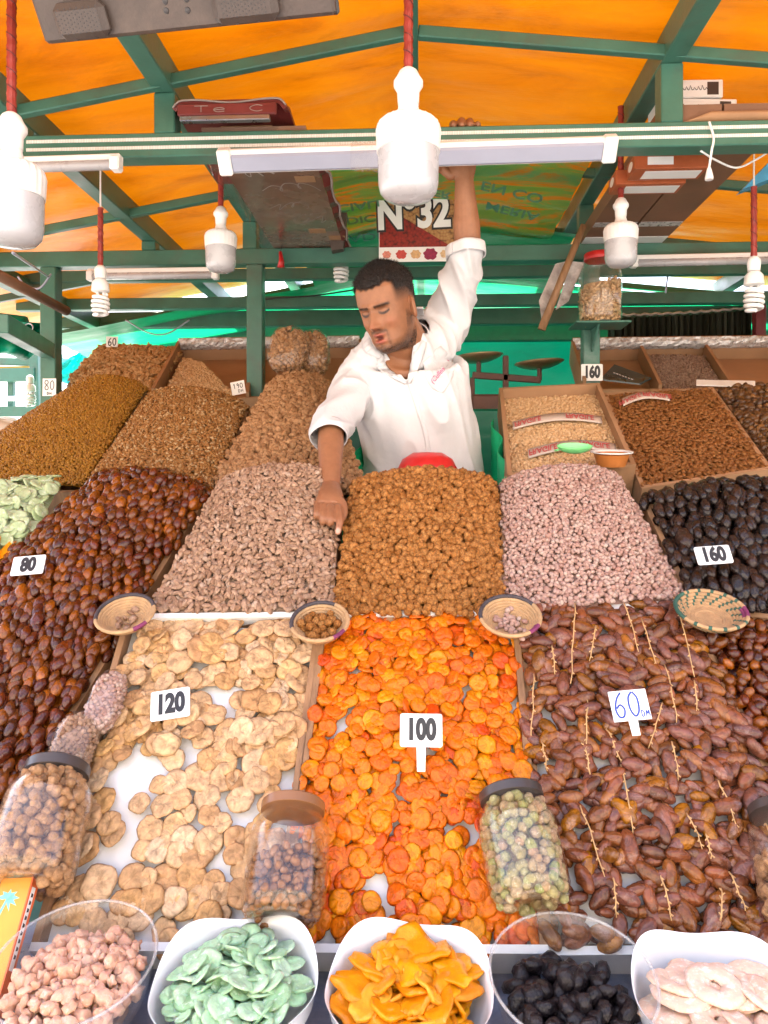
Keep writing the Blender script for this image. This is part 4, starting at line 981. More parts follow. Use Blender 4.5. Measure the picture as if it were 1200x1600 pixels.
GLY = {'8': [[(.5, .52), (.18, .72), (.3, 1), (.62, 1), (.75, .75), (.5, .52), (.2, .25), (.35, 0), (.65, .02), (.78, .25), (.5, .52)]], '0': [[(.5, 1), (.22, .75), (.2, .3), (.45, 0), (.75, .2), (.8, .7), (.55, 1)]],
       '6': [[(.72, 1), (.4, .75), (.2, .35), (.35, .02), (.65, .02), (.78, .3), (.55, .5), (.28, .36)]], '1': [[(.3, .75), (.5, 1), (.5, 0)]], '9': [[(.7, .75), (.5, 1), (.28, .8), (.42, .55), (.7, .75), (.68, .3), (.5, 0)]],
       'D': [[(.25, 0), (.25, 1), (.65, .85), (.75, .5), (.6, .1), (.25, 0)]], 'H': [[(.22, 0), (.22, 1)], [(.75, 0), (.75, 1)], [(.22, .5), (.75, .52)]], 'M': [[(.15, 0), (.25, 1), (.5, .4), (.75, 1), (.85, 0)]], 'E': [[(.7, 1), (.25, 1), (.25, 0), (.72, 0)], [(.25, .5), (.6, .5)]],
       'T': [[(.15, 1), (.85, 1)], [(.5, 1), (.5, 0)]], 'i': [[(.5, 0), (.5, .6)]], 'e': [[(.2, .35), (.75, .4), (.6, .65), (.3, .6), (.2, .3), (.4, .02), (.75, .1)]], 'C': [[(.8, .85), (.5, 1), (.2, .7), (.2, .3), (.5, 0), (.8, .15)]], 'A': [[(.1, 0), (.5, 1), (.9, 0)], [(.25, .4), (.75, .4)]], 'L': [[(.25, 1), (.25, 0), (.75, 0)]]}
def hand(txt, mat, parent, M, w, h, th, gap=.95):
    m = MB(); n = len(txt); x0 = -n * w * gap / 2
    for i, ch in enumerate(txt):
        for st in GLY.get(ch, []):
            P = spline([((x0 + (i * gap + q[0]) * w), (q[1] - .5) * h, 0) for q in st], 4) if len(st) > 2 else np.array([((x0 + (i * gap + q[0]) * w), (q[1] - .5) * h, 0) for q in st])
            m.tube(P, th, 6, up=(0, 0, 1), flat=.25)
    o = m.build('handwriting', mat, parent); o.data.transform(M); return o
def card(px, py, Y, w, h, label, roll=0, lean=18, stick=0, yaw=0, round_=.004):
    """white price card facing the street; returns thing and local matrix"""
    s = Y / F; W, H = w * s, h * s
    t = thing('price_card', label, 'price card'); p = at(px, py, Y)
    Rm = (Euler((R(90 - lean), 0, R(yaw))).to_matrix()).to_4x4(); M = Matrix.Translation(Vector(p)) @ Rm @ Matrix.Rotation(R(roll), 4, 'Z')
    m = MB(); k = 5; poly = []
    for cx, cy_, a0 in ((W / 2 - round_, H / 2 - round_, 0), (-W / 2 + round_, H / 2 - round_, 90), (-W / 2 + round_, -H / 2 + round_, 180), (W / 2 - round_, -H / 2 + round_, 270)):
        for i in range(k): a = R(a0 + 90 * i / (k - 1)); poly.append((cx + round_ * math.cos(a), cy_ + round_ * math.sin(a), 0))
    m.prism(poly, (0, 0, -.0016), (0, 0, 0)); o = m.build('panel', MT['card_white'], t); o.data.transform(M)
    if stick:
        m = MB(); m.prism([(-.008 * 1.0, -H / 2 - .0005, 0), (.008, -H / 2 - .0005, 0), (.007, -H / 2 - stick, 0), (-.007, -H / 2 - stick, 0)], (0, 0, -.0014), (0, 0, -.0002)); o = m.build('spike', MT['card_white'], t); o.data.transform(M)
    return t, M @ Matrix.Translation((0, 0, .0005)), W, H
def num(t, M, txt, size, sx=.72): lettering(txt, MT['ink'], t, M, size, size * .055, sx)
def Yon(px, py, pl, n): return onpl(px, py, pl)[1] - n
t, M, W, H = card(44, 883, Yon(44, 883, PM, .115), 52, 34, 'printed 80 price card stuck in the tall slope of brown dates', 6, 35); num(t, M, '80', H * .98)
t, M, W, H = card(266, 1100, Yon(266, 1100, PA, .06), 62, 48, 'printed 120 price card tilted on the dried figs', 10, 35); num(t, M, '120', H * .88)
t, M, W, H = card(658, 1141, Yon(658, 1141, PA, .075), 66, 50, 'printed 100 price card on a white spike in the apricots', 0, 25, stick=.04); num(t, M, '100', H * .86)
t, M, W, H = card(984, 1102, Yon(984, 1102, PA, .10), 58, 46, 'handwritten blue 60 price card on a spike in the branch dates', 6, 28, stick=.025, round_=.001)
hand('60', MT['ink_blue'], t, M @ Matrix.Translation((-.006, .002, 0)), W * .40, H * .80, .0016); hand('DM', MT['ink_blue'], t, M @ Matrix.Translation((W * .36, -H * .30, 0)), W * .13, H * .2, .0009)
t, M, W, H = card(1115, 867, Yon(1115, 867, PU, .12), 54, 30, 'printed 160 price card stuck in the black dates', 5, 30); num(t, M, '160', H * 1.05, .78)
t, M, W, H = card(925, 582, 2.955, 33, 26, 'printed 160 price card fixed to the worn green post', 0, 0); num(t, M, '160', H * .95, .66)
t, M, W, H = card(175, 534, 3.38, 19, 17, 'small handwritten 60 card at the top of the unshelled peanuts', 0, 5, round_=.001); hand('60', MT['ink'], t, M, W * .40, H * .7, .0022)
t, M, W, H = card(77, 605, 2.90, 22, 28, 'handwritten 80 card on the green post behind the raisins', 0, 2, round_=.001); hand('80', MT['ink'], t, M @ Matrix.Translation((0, H * .12, 0)), W * .42, H * .52, .0014); hand('DH', MT['ink'], t, M @ Matrix.Translation((0, -H * .36, 0)), W * .2, H * .14, .0012)
t, M, W, H = card(372, 606, 2.70, 22, 22, 'tilted handwritten 190 card at the corner of the brown nuts', 12, 12, round_=.001); hand('190', MT['ink'], t, M @ Matrix.Translation((0, H * .15, 0)), W * .26, H * .36, .0011); hand('DH', MT['ink'], t, M @ Matrix.Translation((W * .15, -H * .25, 0)), W * .22, H * .22, .0009)
# ================================================================== lamps and clutter under the roof
MT['frost'] = pmat('frosted_bulb', (.42, .415, .43), .28, .05, 20, .05, 120, coat=.4)
MT['red_wrap'] = pmat('red_wrapped_cable', (.26, .028, .02), .45, .25, 40, .3, 90)
MT['wrap_dark'] = pmat('dark_red_tape_edge', (.10, .012, .01), .5, .2, 40, 0)
MT['lav'] = pmat('pale_diffuser', (.32, .34, .43), .35, .05, 10, .02, 60)
MT['strip'] = None
m_, n_, l_, b_ = nt('led_strip'); g_ = n_.new('ShaderNodeNewGeometry'); br = n_.new('ShaderNodeTexBrick'); mp = n_.new('ShaderNodeMapping'); mp.inputs['Scale'].default_value = (28, 28, 28); mp.inputs['Rotation'].default_value = (R(90), 0, 0)
l_.new(g_.outputs['Position'], mp.inputs[0]); l_.new(mp.outputs[0], br.inputs[0]); br.inputs['Color1'].default_value = (.75, .75, .72, 1); br.inputs['Color2'].default_value = (.68, .68, .62, 1); br.inputs['Mortar'].default_value = (.12, .12, .1, 1); br.inputs['Mortar Size'].default_value = .03; br.inputs['Brick Width'].default_value = .6; br.inputs['Row Height'].default_value = 3
l_.new(br.outputs[0], b_.inputs['Base Color']); MT['strip'] = m_
for dz, w in ((.013, 'upper'), (-.008, 'lower')):
    a = at(40, 220, 1.965)[0]; m = MB(); m.box(((a + 1.15) / 2, 1.9688, zb + dz), (1.15 - a, .0016, .0085)); tag(m.build('led_strip', MT['strip']), f'{w} of the two thin white light strips along the front beam', 'light strip')

def wrapped_cable(top, bot, parent, r=.0085, name='cable'):
    m = MB(); k = max(int(np.linalg.norm(np.array(top) - np.array(bot)) / .006), 4); P = [np.array(top) + (np.array(bot) - np.array(top)) * i / k for i in range(k + 1)]
    m.tube(P, [r * (1 + (.10 if i % 4 == 0 else -.03)) for i in range(k + 1)], 10); o = autosmooth(m.build(name, MT['red_wrap'], parent), 30); top = np.array(top, float); bot = np.array(bot, float); L = np.linalg.norm(top - bot); n = max(int(L / .0035), 8)
    h = MB(); h.tube([top + (bot - top) * i / n + V3(math.cos(i * .62), math.sin(i * .62), 0) * r * 1.02 for i in range(n + 1)], r * .13, 5); h.build('wrap_edge', MT['wrap_dark'], o); return o
def led_lamp(px, pyb, Y, label, wire=None, s=1.0):
    """T-shaped bulb on its socket, hanging by a red wrapped cable; pyb = row of the bulb's lowest point"""
    t = thing('hanging_lamp', label, 'lamp'); p = at(px, pyb, Y); z0 = p[2]; X = p[0]; u = .001325 * s
    c = (X, Y, z0)
    m = MB(); m.lathe([(0, 0), (20 * u, 1 * u), (36 * u, 6 * u), (44 * u, 15 * u), (47 * u, 28 * u), (48 * u, 78 * u), (44 * u, 79 * u)], 40, c); autosmooth(m.build('diffuser', MT['frost'], t), 50)
    m = MB(); m.lathe([(46 * u, 77 * u), (49.5 * u, 78 * u), (49.5 * u, 110 * u), (47 * u, 120 * u), (40 * u, 127 * u), (22 * u, 131 * u), (5 * u, 132 * u)], 96, c, rfun=lambda a, z: 1 + (.035 * (1 if int(a / (2 * math.pi) * 48) % 2 else 0) if z0 * 0 + z > 84 * u else 0))
    autosmooth(m.build('ribbed_collar', MT['white'], t), 35)
    m = MB(); m.lathe([(22 * u, 130 * u), (18 * u, 140 * u), (15.5 * u, 150 * u), (15 * u, 158 * u), (0, 158 * u)], 28, c); autosmooth(m.build('neck', MT['white'], t), 45)
    m = MB(); m.lathe([(15.5 * u, 152 * u), (16.5 * u, 152 * u), (17.5 * u, 172 * u), (20 * u, 176 * u), (23 * u, 181 * u), (23 * u, 188 * u), (19 * u, 194 * u), (14 * u, 204 * u), (7.5 * u, 209 * u), (0, 209 * u)], 28, c); autosmooth(m.build('socket', MT['white'], t), 45)
    ztop = roof_h(X) - .04; zc = z0 + 207 * u
    zt = ztop if wire is None else at(px, wire, Y)[2]
    wrapped_cable((X, Y, zt), (X, Y, zc), t, 7.2 * u * (1 if s > .9 else 1.2))
    if wire is not None: m = MB(); m.tube([(X, Y, ztop), (X, Y, zt)], .002, 6); m.build('wire', MT['white'], t)
    return t
led_lamp(638, 316, 1.60, 'big white bulb lamp hanging in front of the numbered poster')
led_lamp(18, 386, 1.56, 'big white bulb lamp at the picture edge beside the short tube light')
led_lamp(345, 426, 2.30, 'smaller white bulb lamp hanging by the brown signboard', None, .72)
led_lamp(970, 418, 2.30, 'smaller white bulb lamp hanging beside the red lidded jar', None, .74)
def spiral_lamp(px, pyt, Y, label, wiretop=None, s=1.0, cable=True):
    t = thing('spiral_lamp', label, 'lamp'); p = at(px, pyt, Y); X = p[0]; z = p[2]; u = Y / F * s; c = (X, Y, z)
    m = MB(); m.lathe([(0, 0), (5 * u, -1 * u), (8.5 * u, -5 * u), (9.5 * u, -10 * u), (8.5 * u, -22 * u), (0, -22 * u)], 24, c); autosmooth(m.build('socket', MT['white'], t), 40)
    m = MB(); m.lathe([(0, -22 * u), (8 * u, -23 * u), (13 * u, -29 * u), (14 * u, -42 * u), (9 * u, -44 * u), (0, -44 * u)], 24, c); autosmooth(m.build('ballast', MT['white'], t), 40)
    m = MB(); k = 90; m.tube([(X + (9 + 3.0 * math.sin(math.pi * i / k)) * u * math.cos(i / k * 9.5 * math.pi), Y + (9 + 3 * math.sin(math.pi * i / k)) * u * math.sin(i / k * 9.5 * math.pi), z - (47 + 34 * i / k) * u) for i in range(k + 1)], 3.0 * u, 8); m.build('spiral_tube', MT['white'], t, True)
    m = MB(); m.tube([(X - 4 * u, Y, z - 43 * u), (X - 5 * u, Y, z - 50 * u)], 2.6 * u, 8); m.build('tube_end', MT['white'], t, True)
    m = MB(); m.tube([(X + 5 * u, Y, z - 43 * u), (X + 6 * u, Y, z - 52 * u)], 2.6 * u, 8); m.build('tube_end', MT['white'], t, True)
    if cable:
        zt = at(px, wiretop, Y)[2]; wrapped_cable((X, Y, zt), (X, Y, z - .002), t, 4.2 * u); m = MB(); m.tube([(X, Y, roof_h(X) - .03), (X, Y, zt)], .0025, 6); m.build('wire', MT['white'], t)
    return t
spiral_lamp(157, 414, 2.25, 'white spiral bulb on a red cable over the raisins', 325)
spiral_lamp(1178, 400, 2.25, 'white spiral bulb on a red cable over the dark nuts', 292, 1.05)
spiral_lamp(533, 372, 3.12, 'small bare spiral bulb behind the beam beside the seller', s=.85, cable=False)
spiral_lamp(47, 586, 4.1, 'faded spiral bulb of the neighbouring stall at the edge', s=.62, cable=False)

def tube_light(a, b, label, r=.013, batten=True):
    t = thing('tube_light', label, 'lamp'); a = np.array(a); b = np.array(b); d = unit(b - a); up = V3(0, 0, 1)
    m = MB(); m.bar(a + up * r * 1.1, b + up * r * 1.1, .026, r * 1.3); m.build('batten', MT['white'], t)
    m = MB(); m.tube([a - up * r * .4 + d * .02 + V3(0, -.008, 0), b - up * r * .4 - d * .02 + V3(0, -.008, 0)], r, 14); m.build('tube', MT['frost'], t, True)
    for e, s in ((a, 1), (b, -1)): m = MB(); m.box(e - up * r * .2 + d * s * .012 + V3(0, -.006, 0), (.026, .034, r * 2.7), np.stack([d, np.cross(up, d), up], 1), .004); m.build('end_cap', MT['white'], t)
    return t
tube_light(at(-120, 266, 1.93), at(190, 256, 1.93), 'short white tube light under the beam by the big lamp')
tube_light(at(138, 431, 2.93), at(342, 428, 2.93), 'white tube light under the rear beam over the raisins', .014)
tube_light(at(985, 410, 2.93), at(1215, 405, 2.93), 'white tube light under the rear beam over the almonds', .014)
t = thing('led_batten', 'long flat white batten light slung under the front beam', 'lamp')
A = at(342, 255, 1.93); B = at(963, 234, 1.93); d = unit(B - A); nrm = unit((0, -.75, -.66)); up = unit(np.cross(nrm, d)); up = up if up[2] > 0 else -up; nrm = np.cross(d, up); nrm = nrm if nrm[1] < 0 else -nrm
Rb = np.stack([d, -nrm, up], 1); L_ = np.linalg.norm(B - A)
m = MB(); m.box((A + B) / 2 - nrm * .012, (L_, .016, .058), Rb, .003); m.build('housing', MT['white'], t)
m = MB(); m.box((A + B) / 2 - nrm * .003 - up * .004, (L_ - .06, .012, .044), Rb, .005); m.build('diffuser', MT['lav'], t)
for e, s in ((A, 1), (B, -1)): m = MB(); m.box(e + d * s * .015 - nrm * .009, (.034, .030, .064), Rb, .004); m.build('end_cap', MT['white'], t)
# crumpled film taped round the batten beside the big lamp
m = MB(); cc = at(572, 246, 1.915); k = 26; P = np.array([[cc + d * ((i / k - .5) * .075) + V3(0, -.012 * math.cos(a) - .006, .034 * math.sin(a)) * (1 + .25 * mnoise.noise((i * .35, a * 2, 3))) for a in np.linspace(R(-140), R(140), 22)] for i in range(k + 1)])
m.sheet(P); tag(m.build('tape_wrap', MT['film'], None, True), 'crumpled clear film wound round the batten light by the big lamp', 'film')

# ---- flat screen seen from behind
MT['tv'] = pmat('dusty_grey_plastic', (.065, .046, .038), .5, .25, 9, .25, 120, dirt=(.15, .11, .085), dirt_amt=.6)
MT['tv_dark'] = pmat('dark_screen_edge', (.035, .03, .03), .4, .2, 9, .1, 120)
tv = thing('television', 'dusty grey flat television seen from behind, hanging at the roof', 'television')
a = at(74, 68, 1.50); b = at(526, 22, 1.44); d = unit(b - a); upv = unit(V3(0, -.62, .78) - d * np.dot(V3(0, -.62, .78), d)); nb = unit(np.cross(d, upv)); nb = nb if nb[1] < 0 or nb[2] < 0 else -nb
nb = nb if np.dot(nb, CAM - a) > 0 else -nb; Wt = np.linalg.norm(b - a); Rt = np.stack([d, nb, upv], 1)
o0 = (a + b) / 2 + upv * .17
m = MB(); m.box(o0, (Wt, .022, .34), Rt, .006); m.build('back_panel', MT['tv'], tv)
m = MB(); m.box(o0 - nb * .018, (Wt + .006, .014, .346), Rt, .004); m.build('screen', MT['tv_dark'], tv)
for u0, w in ((-.185, .105), (.12, .125)):
    pp = o0 + d * (u0 * Wt / .55) - upv * .135 + nb * .02; m = MB(); m.box(pp, (w, .032, .062), Rt, .012); h = m.build('speaker_housing', MT['tv'], tv)
    m = MB(); m.box(pp - upv * .0315 + d * -.02, (.006, .012, .001), Rt); m.build('slot', MT['tv_dark'], h); m = MB(); m.box(pp - upv * .0315 + d * .02, (.006, .012, .001), Rt); m.build('slot', MT['tv_dark'], h)
    m = MB()
    for i in range(14):
        for j in range(6): m.box(pp + nb * .0163 + d * ((i - 6.5) * .0062) + upv * ((j - 2.5) * .0075 + .003 * (i % 2)), (.0024, .0006, .0024), Rt)
    m.build('vent_holes', MT['tv_dark'], h).data.update()
    h.children[-1]['kind'] = 'stuff'
for i, (u0, v0) in enumerate(((-.03, .035), (-.028, .05), (.012, .032), (.014, .05))): m = MB(); m.lathe([(0, .003), (.005, .002), (.006, 0)], 12, o0 + d * u0 + upv * (-.17 + v0) + nb * .0105, frame(nb)); m.build('screw', MT['tv_dark'], tv)

# ---- boards and cartons lying across the beams
MT['maroon'] = pmat('maroon_board', (.16, .028, .025), .45, .2, 10, .15, 60)
MT['board_brown'] = pmat('film_wrapped_board', (.17, .105, .075), .25, .25, 7, .35, 25, coat=.3)
MT['chalk'] = pmat('chalk_line', (.30, .25, .22), .8, .1, 60, .3, 200)
MT['orange_print'] = pmat('orange_carton', (.36, .09, .03), .45, .2, 20, .05, 60)
ztb = zb + .0315
def slabXY(px0, px1, Y0, Y1, z0, z1, py=250, Yr=2.13):
    x0, x1 = at(px0, py, Yr)[0], at(px1, py, Yr)[0]; return [(x0, Y0, 0), (x1, Y0, 0), (x1, Y1, 0), (x0, Y1, 0)], (0, 0, z0), (0, 0, z1)
sb = thing('brown_signboard', 'brown film wrapped signboard with chalk writing lying across the roof beams', 'signboard')
P, z0, z1 = slabXY(338, 490, 1.985, 3.05, ztb + .001, ztb + .016); m = MB(); m.prism(P, z0, z1); m.build('board', MT['board_brown'], sb)
x0, x1 = P[0][0], P[1][0]
P2 = [[(x1 + .002 + (.022 + .005 * math.sin(i * .9)) * j, 2.0 + 1.04 * i / 30, ztb - .002 + .006 * math.sin(i * 1.7) + .01 * j) for j in (0, 1)] for i in range(31)]
m = MB(); m.sheet(P2, .002); m.build('maroon_edge', MT['maroon'], sb)
m = MB(); m.tube([(x1 + .024 + .005 * math.sin(i * .9), 2.0 + 1.04 * i / 30, ztb + .004 + .006 * math.sin(i * 1.7)) for i in range(31)], .004, 6); m.build('edge_line', MT['chalk'], sb, True)
for k_, (u0, Yc, w) in enumerate(((.30, 2.24, .09), (.48, 2.36, .16), (.42, 2.52, .12), (.58, 2.66, .13))):      # worn chalk loops, unreadable
    m = MB(); m.tube(spline([(x0 + (x1 - x0) * u0 + w * (t_ - .3) + .016 * math.cos(t_ * 17 + k_ * 2), Yc + .028 * math.sin(t_ * 19 + k_) + .012 * math.sin(t_ * 7), ztb + .0005) for t_ in np.linspace(0, 1, 13)], 4), .0018, 5, flat=.3, up=(0, 0, 1)); m.build('chalk_scribble', MT['chalk'], sb)
for (u0, Yc) in ((.82, 2.30), (.72, 2.78), (.95, 2.86)): m = MB(); m.box((x0 + (x1 - x0) * u0, Yc, ztb + .0003), (.06, .045, .001)); m.build('tape_patch', MT['card'], sb)
# clear film hanging round the board's edge
P = [[(x0 - .02 * j + .012 * mnoise.noise((i * .5, j * 3., 1)), 2.02 + 1.0 * i / 40, ztb + .02 - .045 * j + .02 * mnoise.noise((i * .6, j * 2., 5))) for j in np.linspace(0, 1, 8)] for i in range(41)]
m = MB(); m.sheet(P); m.build('film_edge', MT['film'], sb, True)
ms = thing('maroon_sign', 'maroon chalk menu board with rounded corners propped on the front beam', 'signboard')
a = at(268, 180, 1.95); b = at(448, 178, 1.95); x0, x1 = a[0], b[0]; zt = ztb + .018
prof = [(0, 2.02, 0), (1, 2.02, 0)]
corner = lambda u: .0
Pm = [[(x0 + (x1 - x0) * i / 24, 1.955 + .45 * j / 10, zt + .055 - .03 * j / 10 - (.02 * (max(0, abs(i / 24 - .5) - .42) / .08) ** 2 if j == 0 else 0)) for j in range(11)] for i in range(25)]
m = MB(); m.sheet(Pm, .012); m.build('board', MT['maroon'], ms)
m = MB(); m.tube([(x0 + (x1 - x0) * t_ , 1.951, zt + .050 + .004 * math.sin(t_ * 9) - (.02 * (max(0, abs(t_ - .5) - .42) / .08) ** 2)) for t_ in np.linspace(.01, .99, 40)], .0025, 6); m.build('border_line', MT['chalk'], ms, True)
M = Matrix.Translation(((x0 + x1) / 2, 1.9425, zt + .026)) @ Matrix.Rotation(R(90), 4, 'X')
m = MB(); m.box(((x0 + x1) / 2 - .005, 1.95, zt + .027), ((x1 - x0) * .86, .012, .03), bev=.003); m.build('front_flap', MT['maroon'], ms)
hand('Te C', MT['chalk'], ms, M, .05, .016, .0009)
m = MB(); m.box(((x0 + x1) / 2 - .01, 1.952, zt + .0035), ((x1 - x0) * .78, .02, .013), bev=.002); m.build('grey_batten', MT['steel'], ms)
m = MB(); m.prism([at(345, 158, 2.06), at(425, 172, 2.06), at(425, 205, 2.06), at(345, 205, 2.06)], (0, 0, 0), (0, .006, 0)); tag(m.build('cardboard_sheet', MT['card']), 'scrap of cardboard sticking up behind the maroon board', 'cardboard')
# grey folder end and red tassel by the rear beam
m = MB(); m.prism([at(505, 330, 2.9), at(542, 332, 2.9), at(536, 388, 2.9), at(518, 392, 2.9)], (0, 0, 0), (0, .04, 0)); tag(m.build('grey_case', MT['tv']), 'small dusty brown case standing on the rear beam by the signboard', 'case')
for px, py, Y, s, lb in ((521, 298, 2.88, 1.0, 'red tassel hanging above the small brown case'), (438, 408, 2.94, .8, 'red cloth tag tied to the rear beam by the post')):
    t = thing('red_tassel', lb, 'tassel'); p = at(px, py, Y); m = MB(); m.tube([p + V3(0, 0, .045 * s), p + V3(.004, 0, .005), p + V3(.002, 0, -.03 * s)], [.006, .012 * s, .018 * s], 8); m.build('tuft', MT['red'], t, True); m = MB(); m.tube([p + V3(.01, 0, .10 * s), p + V3(.004, 0, .06 * s), p + V3(0, 0, .045 * s)], .0015, 5); m.build('string', MT['ink'], t)
# right: cartons
for (p0, p1, lb) in ((1008, 1098, 'brown cardboard carton lying across the beams beside the orange cartons'), (1100, 1190, 'brown cardboard carton lying across the beams at the outer side')):
    P, z0, z1 = slabXY(p0, p1 - 1.5, 1.99, 3.04, ztb + .001, ztb + .05, 262, 2.13)
    P = [(q[0], q[1], 0) for q in P]; t = thing('flat_carton', lb, 'carton'); m = MB(); m.prism(P, z0, z1); m.build('body', MT['card_dark'], t)
    m = MB(); m.box(((P[0][0] + P[1][0]) / 2, 2.76, ztb + .0002), (abs(P[1][0] - P[0][0]) * .97, .045, .0014)); m.build('film_band', MT['foil'], t)
    m = MB(); m.box(((P[0][0] + P[1][0]) / 2, 2.945, ztb + .0002), (abs(P[1][0] - P[0][0]) * .97, .09, .0014)); m.build('white_band', MT['card_white'], t)
for k, (px, py, lb) in enumerate(((1030, 246, 'orange and white carton hanging under the brown cartons, outer one'), (1000, 274, 'orange and white carton hanging under the brown cartons, lower one'))):
    p = at(px, py, 2.17 + .10 * k); t = thing('orange_carton', lb, 'carton'); c = (p[0] + .03, 2.2 + .11 * k, ztb - .022)
    m = MB(); m.box(c, (.20, .085, .042), bev=.002); m.build('body', MT['orange_print'], t)
    m = MB(); m.box((c[0] + .012, c[1] + .004, c[2] - .0213), (.155, .055, .0006)); m.build('white_panel', MT['card_white'], t)
    m = MB(); m.lathe([(0, .0006), (.014, .0006), (.014, 0)], 20, (c[0] - .1003, c[1], c[2]), frame((-1, 0, 0)) @ np.diag([1.6, .9, 1])); m.build('oval_mark', MT['card_white'], t)
    m = MB(); m.box((c[0] - .03, c[1] - .0428, c[2]), (.07, .0006, .022)); m.build('front_mark', MT['card_white'], t)
for k, (px, py, w, lb) in enumerate(((1098, 168, 100, 'white printed date carton at the bottom of the pair on the beam'), (1092, 138, 86, 'white printed date carton on top of the pair on the beam'))):
    t = thing('date_carton', lb, 'carton'); Y = 2.10; p = at(px, py, Y); s = Y / F; c = np.array([p[0] - .012 * k, Y + .08, ztb + .052 + .05 * (k) + .03 + .027])
    c[2] = p[2]; Rz = np.array(Euler((0, 0, R(4 - 3 * k))).to_matrix())
    m = MB(); m.box(c, (w * s, .16, .048), Rz, .002); m.build('body', MT['card_white'], t)
    fr0 = c + Rz @ np.array([0, -.0803, 0])
    m = MB(); m.box(fr0 + Rz @ np.array([w * s * (.32 - .64 * 0), 0, .0]), (.03, .0006, .034), Rz); m.build('date_picture', MT['lid_black'], t)
    m = MB(); m.box(fr0 + Rz @ np.array([-w * s * .40, 0, -.004]), (.026, .0006, .026), Rz); m.build('date_picture', MT['lid_brown'], t)
    m = MB()
    for i in range(7): x = -w * s * .24 + i * .0105; m.tube([fr0 + Rz @ np.array(q) for q in ((x, -.0004, -.004), (x + .003, -.0004, .002 + .003 * (i % 3)), (x + .007, -.0004, -.003), (x + .0095, -.0004, -.0045))], .0009, 5)
    m.build('arabic_lettering', MT['ink'], t); t.children[-1]['kind'] = 'stuff'
# folded brown paper roll along the beam
t0 = at(1060, 188, 2.02); t1 = at(1230, 178, 2.02); m = MB()
P = [[(t0[0] + (t1[0] - t0[0]) * i / 20, 2.03 + .05 * math.sin(a) , ztb + .022 * min(1, i / 5) * (1 - math.cos(a)) + .001) for a in np.linspace(R(-100), R(200), 18)] for i in range(21)]
m.sheet(P, .002); tag(m.build('paper_roll', MT['card'], None, True), 'curved roll of brown cardboard lying on the beam by the white cartons', 'cardboard')
# flex with a white plug over the beam
fx = thing('power_flex', 'white flex with a plug looped over the front beam', 'cable'); m = MB(); m.tube(spline([at(1108, 190, 1.955), at(1115, 215, 1.958), at(1112, 235, 1.958), at(1108, 262, 1.96)], 6), .003, 6); m.build('lead', MT['white'], fx, True)
m = MB(); m.lathe([(.004, .0), (.006, -.006), (.010, -.024), (.010, -.030), (0, -.030)], 14, at(1108, 262, 1.96)); m.build('plug', MT['white'], fx)
m = MB(); m.tube(spline([at(1095, 236, 1.99), at(1118, 250, 2.05), at(1150, 262, 2.1), at(1180, 250, 2.1), at(1215, 228, 2.05)], 8), .0028, 6); m.build('lead', MT['white'], fx, True)
m = MB(); m.prism([at(1160, 296, 2.35), at(1210, 245, 2.35), at(1215, 275, 2.35)], (0, 0, 0), (0, .05, 0)); tag(m.build('blue_packet', pmat('blue_packet', (.05, .30, .50), .4, .3, 20, .1)), 'corner of a blue and white packet among the cartons at the edge', 'packet')

# ---- poster
def poster_mat():
    m, n, l, b = nt('poster_print'); g = n.new('ShaderNodeNewGeometry'); v = n.new('ShaderNodeTexVoronoi'); v.inputs['Scale'].default_value = 95; l.new(g.outputs['Position'], v.inputs['Vector'])
    ns = noise_node(n, l, 9, 3, .5, g.outputs['Position']); sx = n.new('ShaderNodeSeparateXYZ'); l.new(g.outputs['Position'], sx.inputs[0])
    # red fruit below, pale nuts above a slanting line
    e = n.new('ShaderNodeMath'); e.operation = 'MULTIPLY_ADD'; e.inputs[1].default_value = .62; l.new(sx.outputs[0], e.inputs[0]); l.new(sx.outputs[2], e.inputs[2])
    c0 = at(655, 350, 2.945); th = .62 * c0[0] + c0[2]
    cmp_ = n.new('ShaderNodeMath'); cmp_.operation = 'GREATER_THAN'; cmp_.inputs[1].default_value = th - .012; l.new(e.outputs[0], cmp_.inputs[0])
    red = ramp(n, l, v.outputs['Distance'], [(.0, (.30, .022, .016)), (.6, (.20, .014, .012)), (1, (.03, .004, .005))]); nut = ramp(n, l, v.outputs['Distance'], [(0, (.46, .27, .11)), (.6, (.34, .17, .06)), (1, (.06, .02, .01))])
    mx = n.new('ShaderNodeMixRGB'); l.new(cmp_.outputs[0], mx.inputs[0]); l.new(red.outputs[0], mx.inputs[1]); l.new(nut.outputs[0], mx.inputs[2]); l.new(mx.outputs[0], b.inputs['Base Color']); b.inputs['Roughness'].default_value = .35; return m
po = thing('numbered_poster', 'glossy poster reading No 32 over printed fruit and nuts behind the seller', 'poster')
pa, pb_ = at(592, 310, 2.945), at(715, 408, 2.945); cx, czp = (pa[0] + pb_[0]) / 2, (pa[2] + pb_[2]) / 2; Wp, Hp = pb_[0] - pa[0], pa[2] - pb_[2]
m = MB(); m.box((cx, 2.946, czp), (Wp, .002, Hp)); m.build('sheet', MT['card_white'], po)
m = MB(); m.box((cx, 2.9446, czp + Hp * .11), (Wp * .985, .0008, Hp * .76)); m.build('fruit_print', poster_mat(), po)
Mt = Matrix.Translation((cx - Wp * .06, 2.9435, czp + Hp * .24)) @ Matrix.Rotation(R(90), 4, 'X') @ Matrix.Rotation(R(2), 4, 'Z')
lettering('N°32', MT['ink'], po, Mt, Hp * .66, Hp * .060, .80, 1.0, 'lettering_outline'); lettering('N°32', MT['card_white'], po, Matrix.Translation((0, -.0009, 0)) @ Mt, Hp * .66, Hp * .026, .80, 1.0, 'lettering_fill')
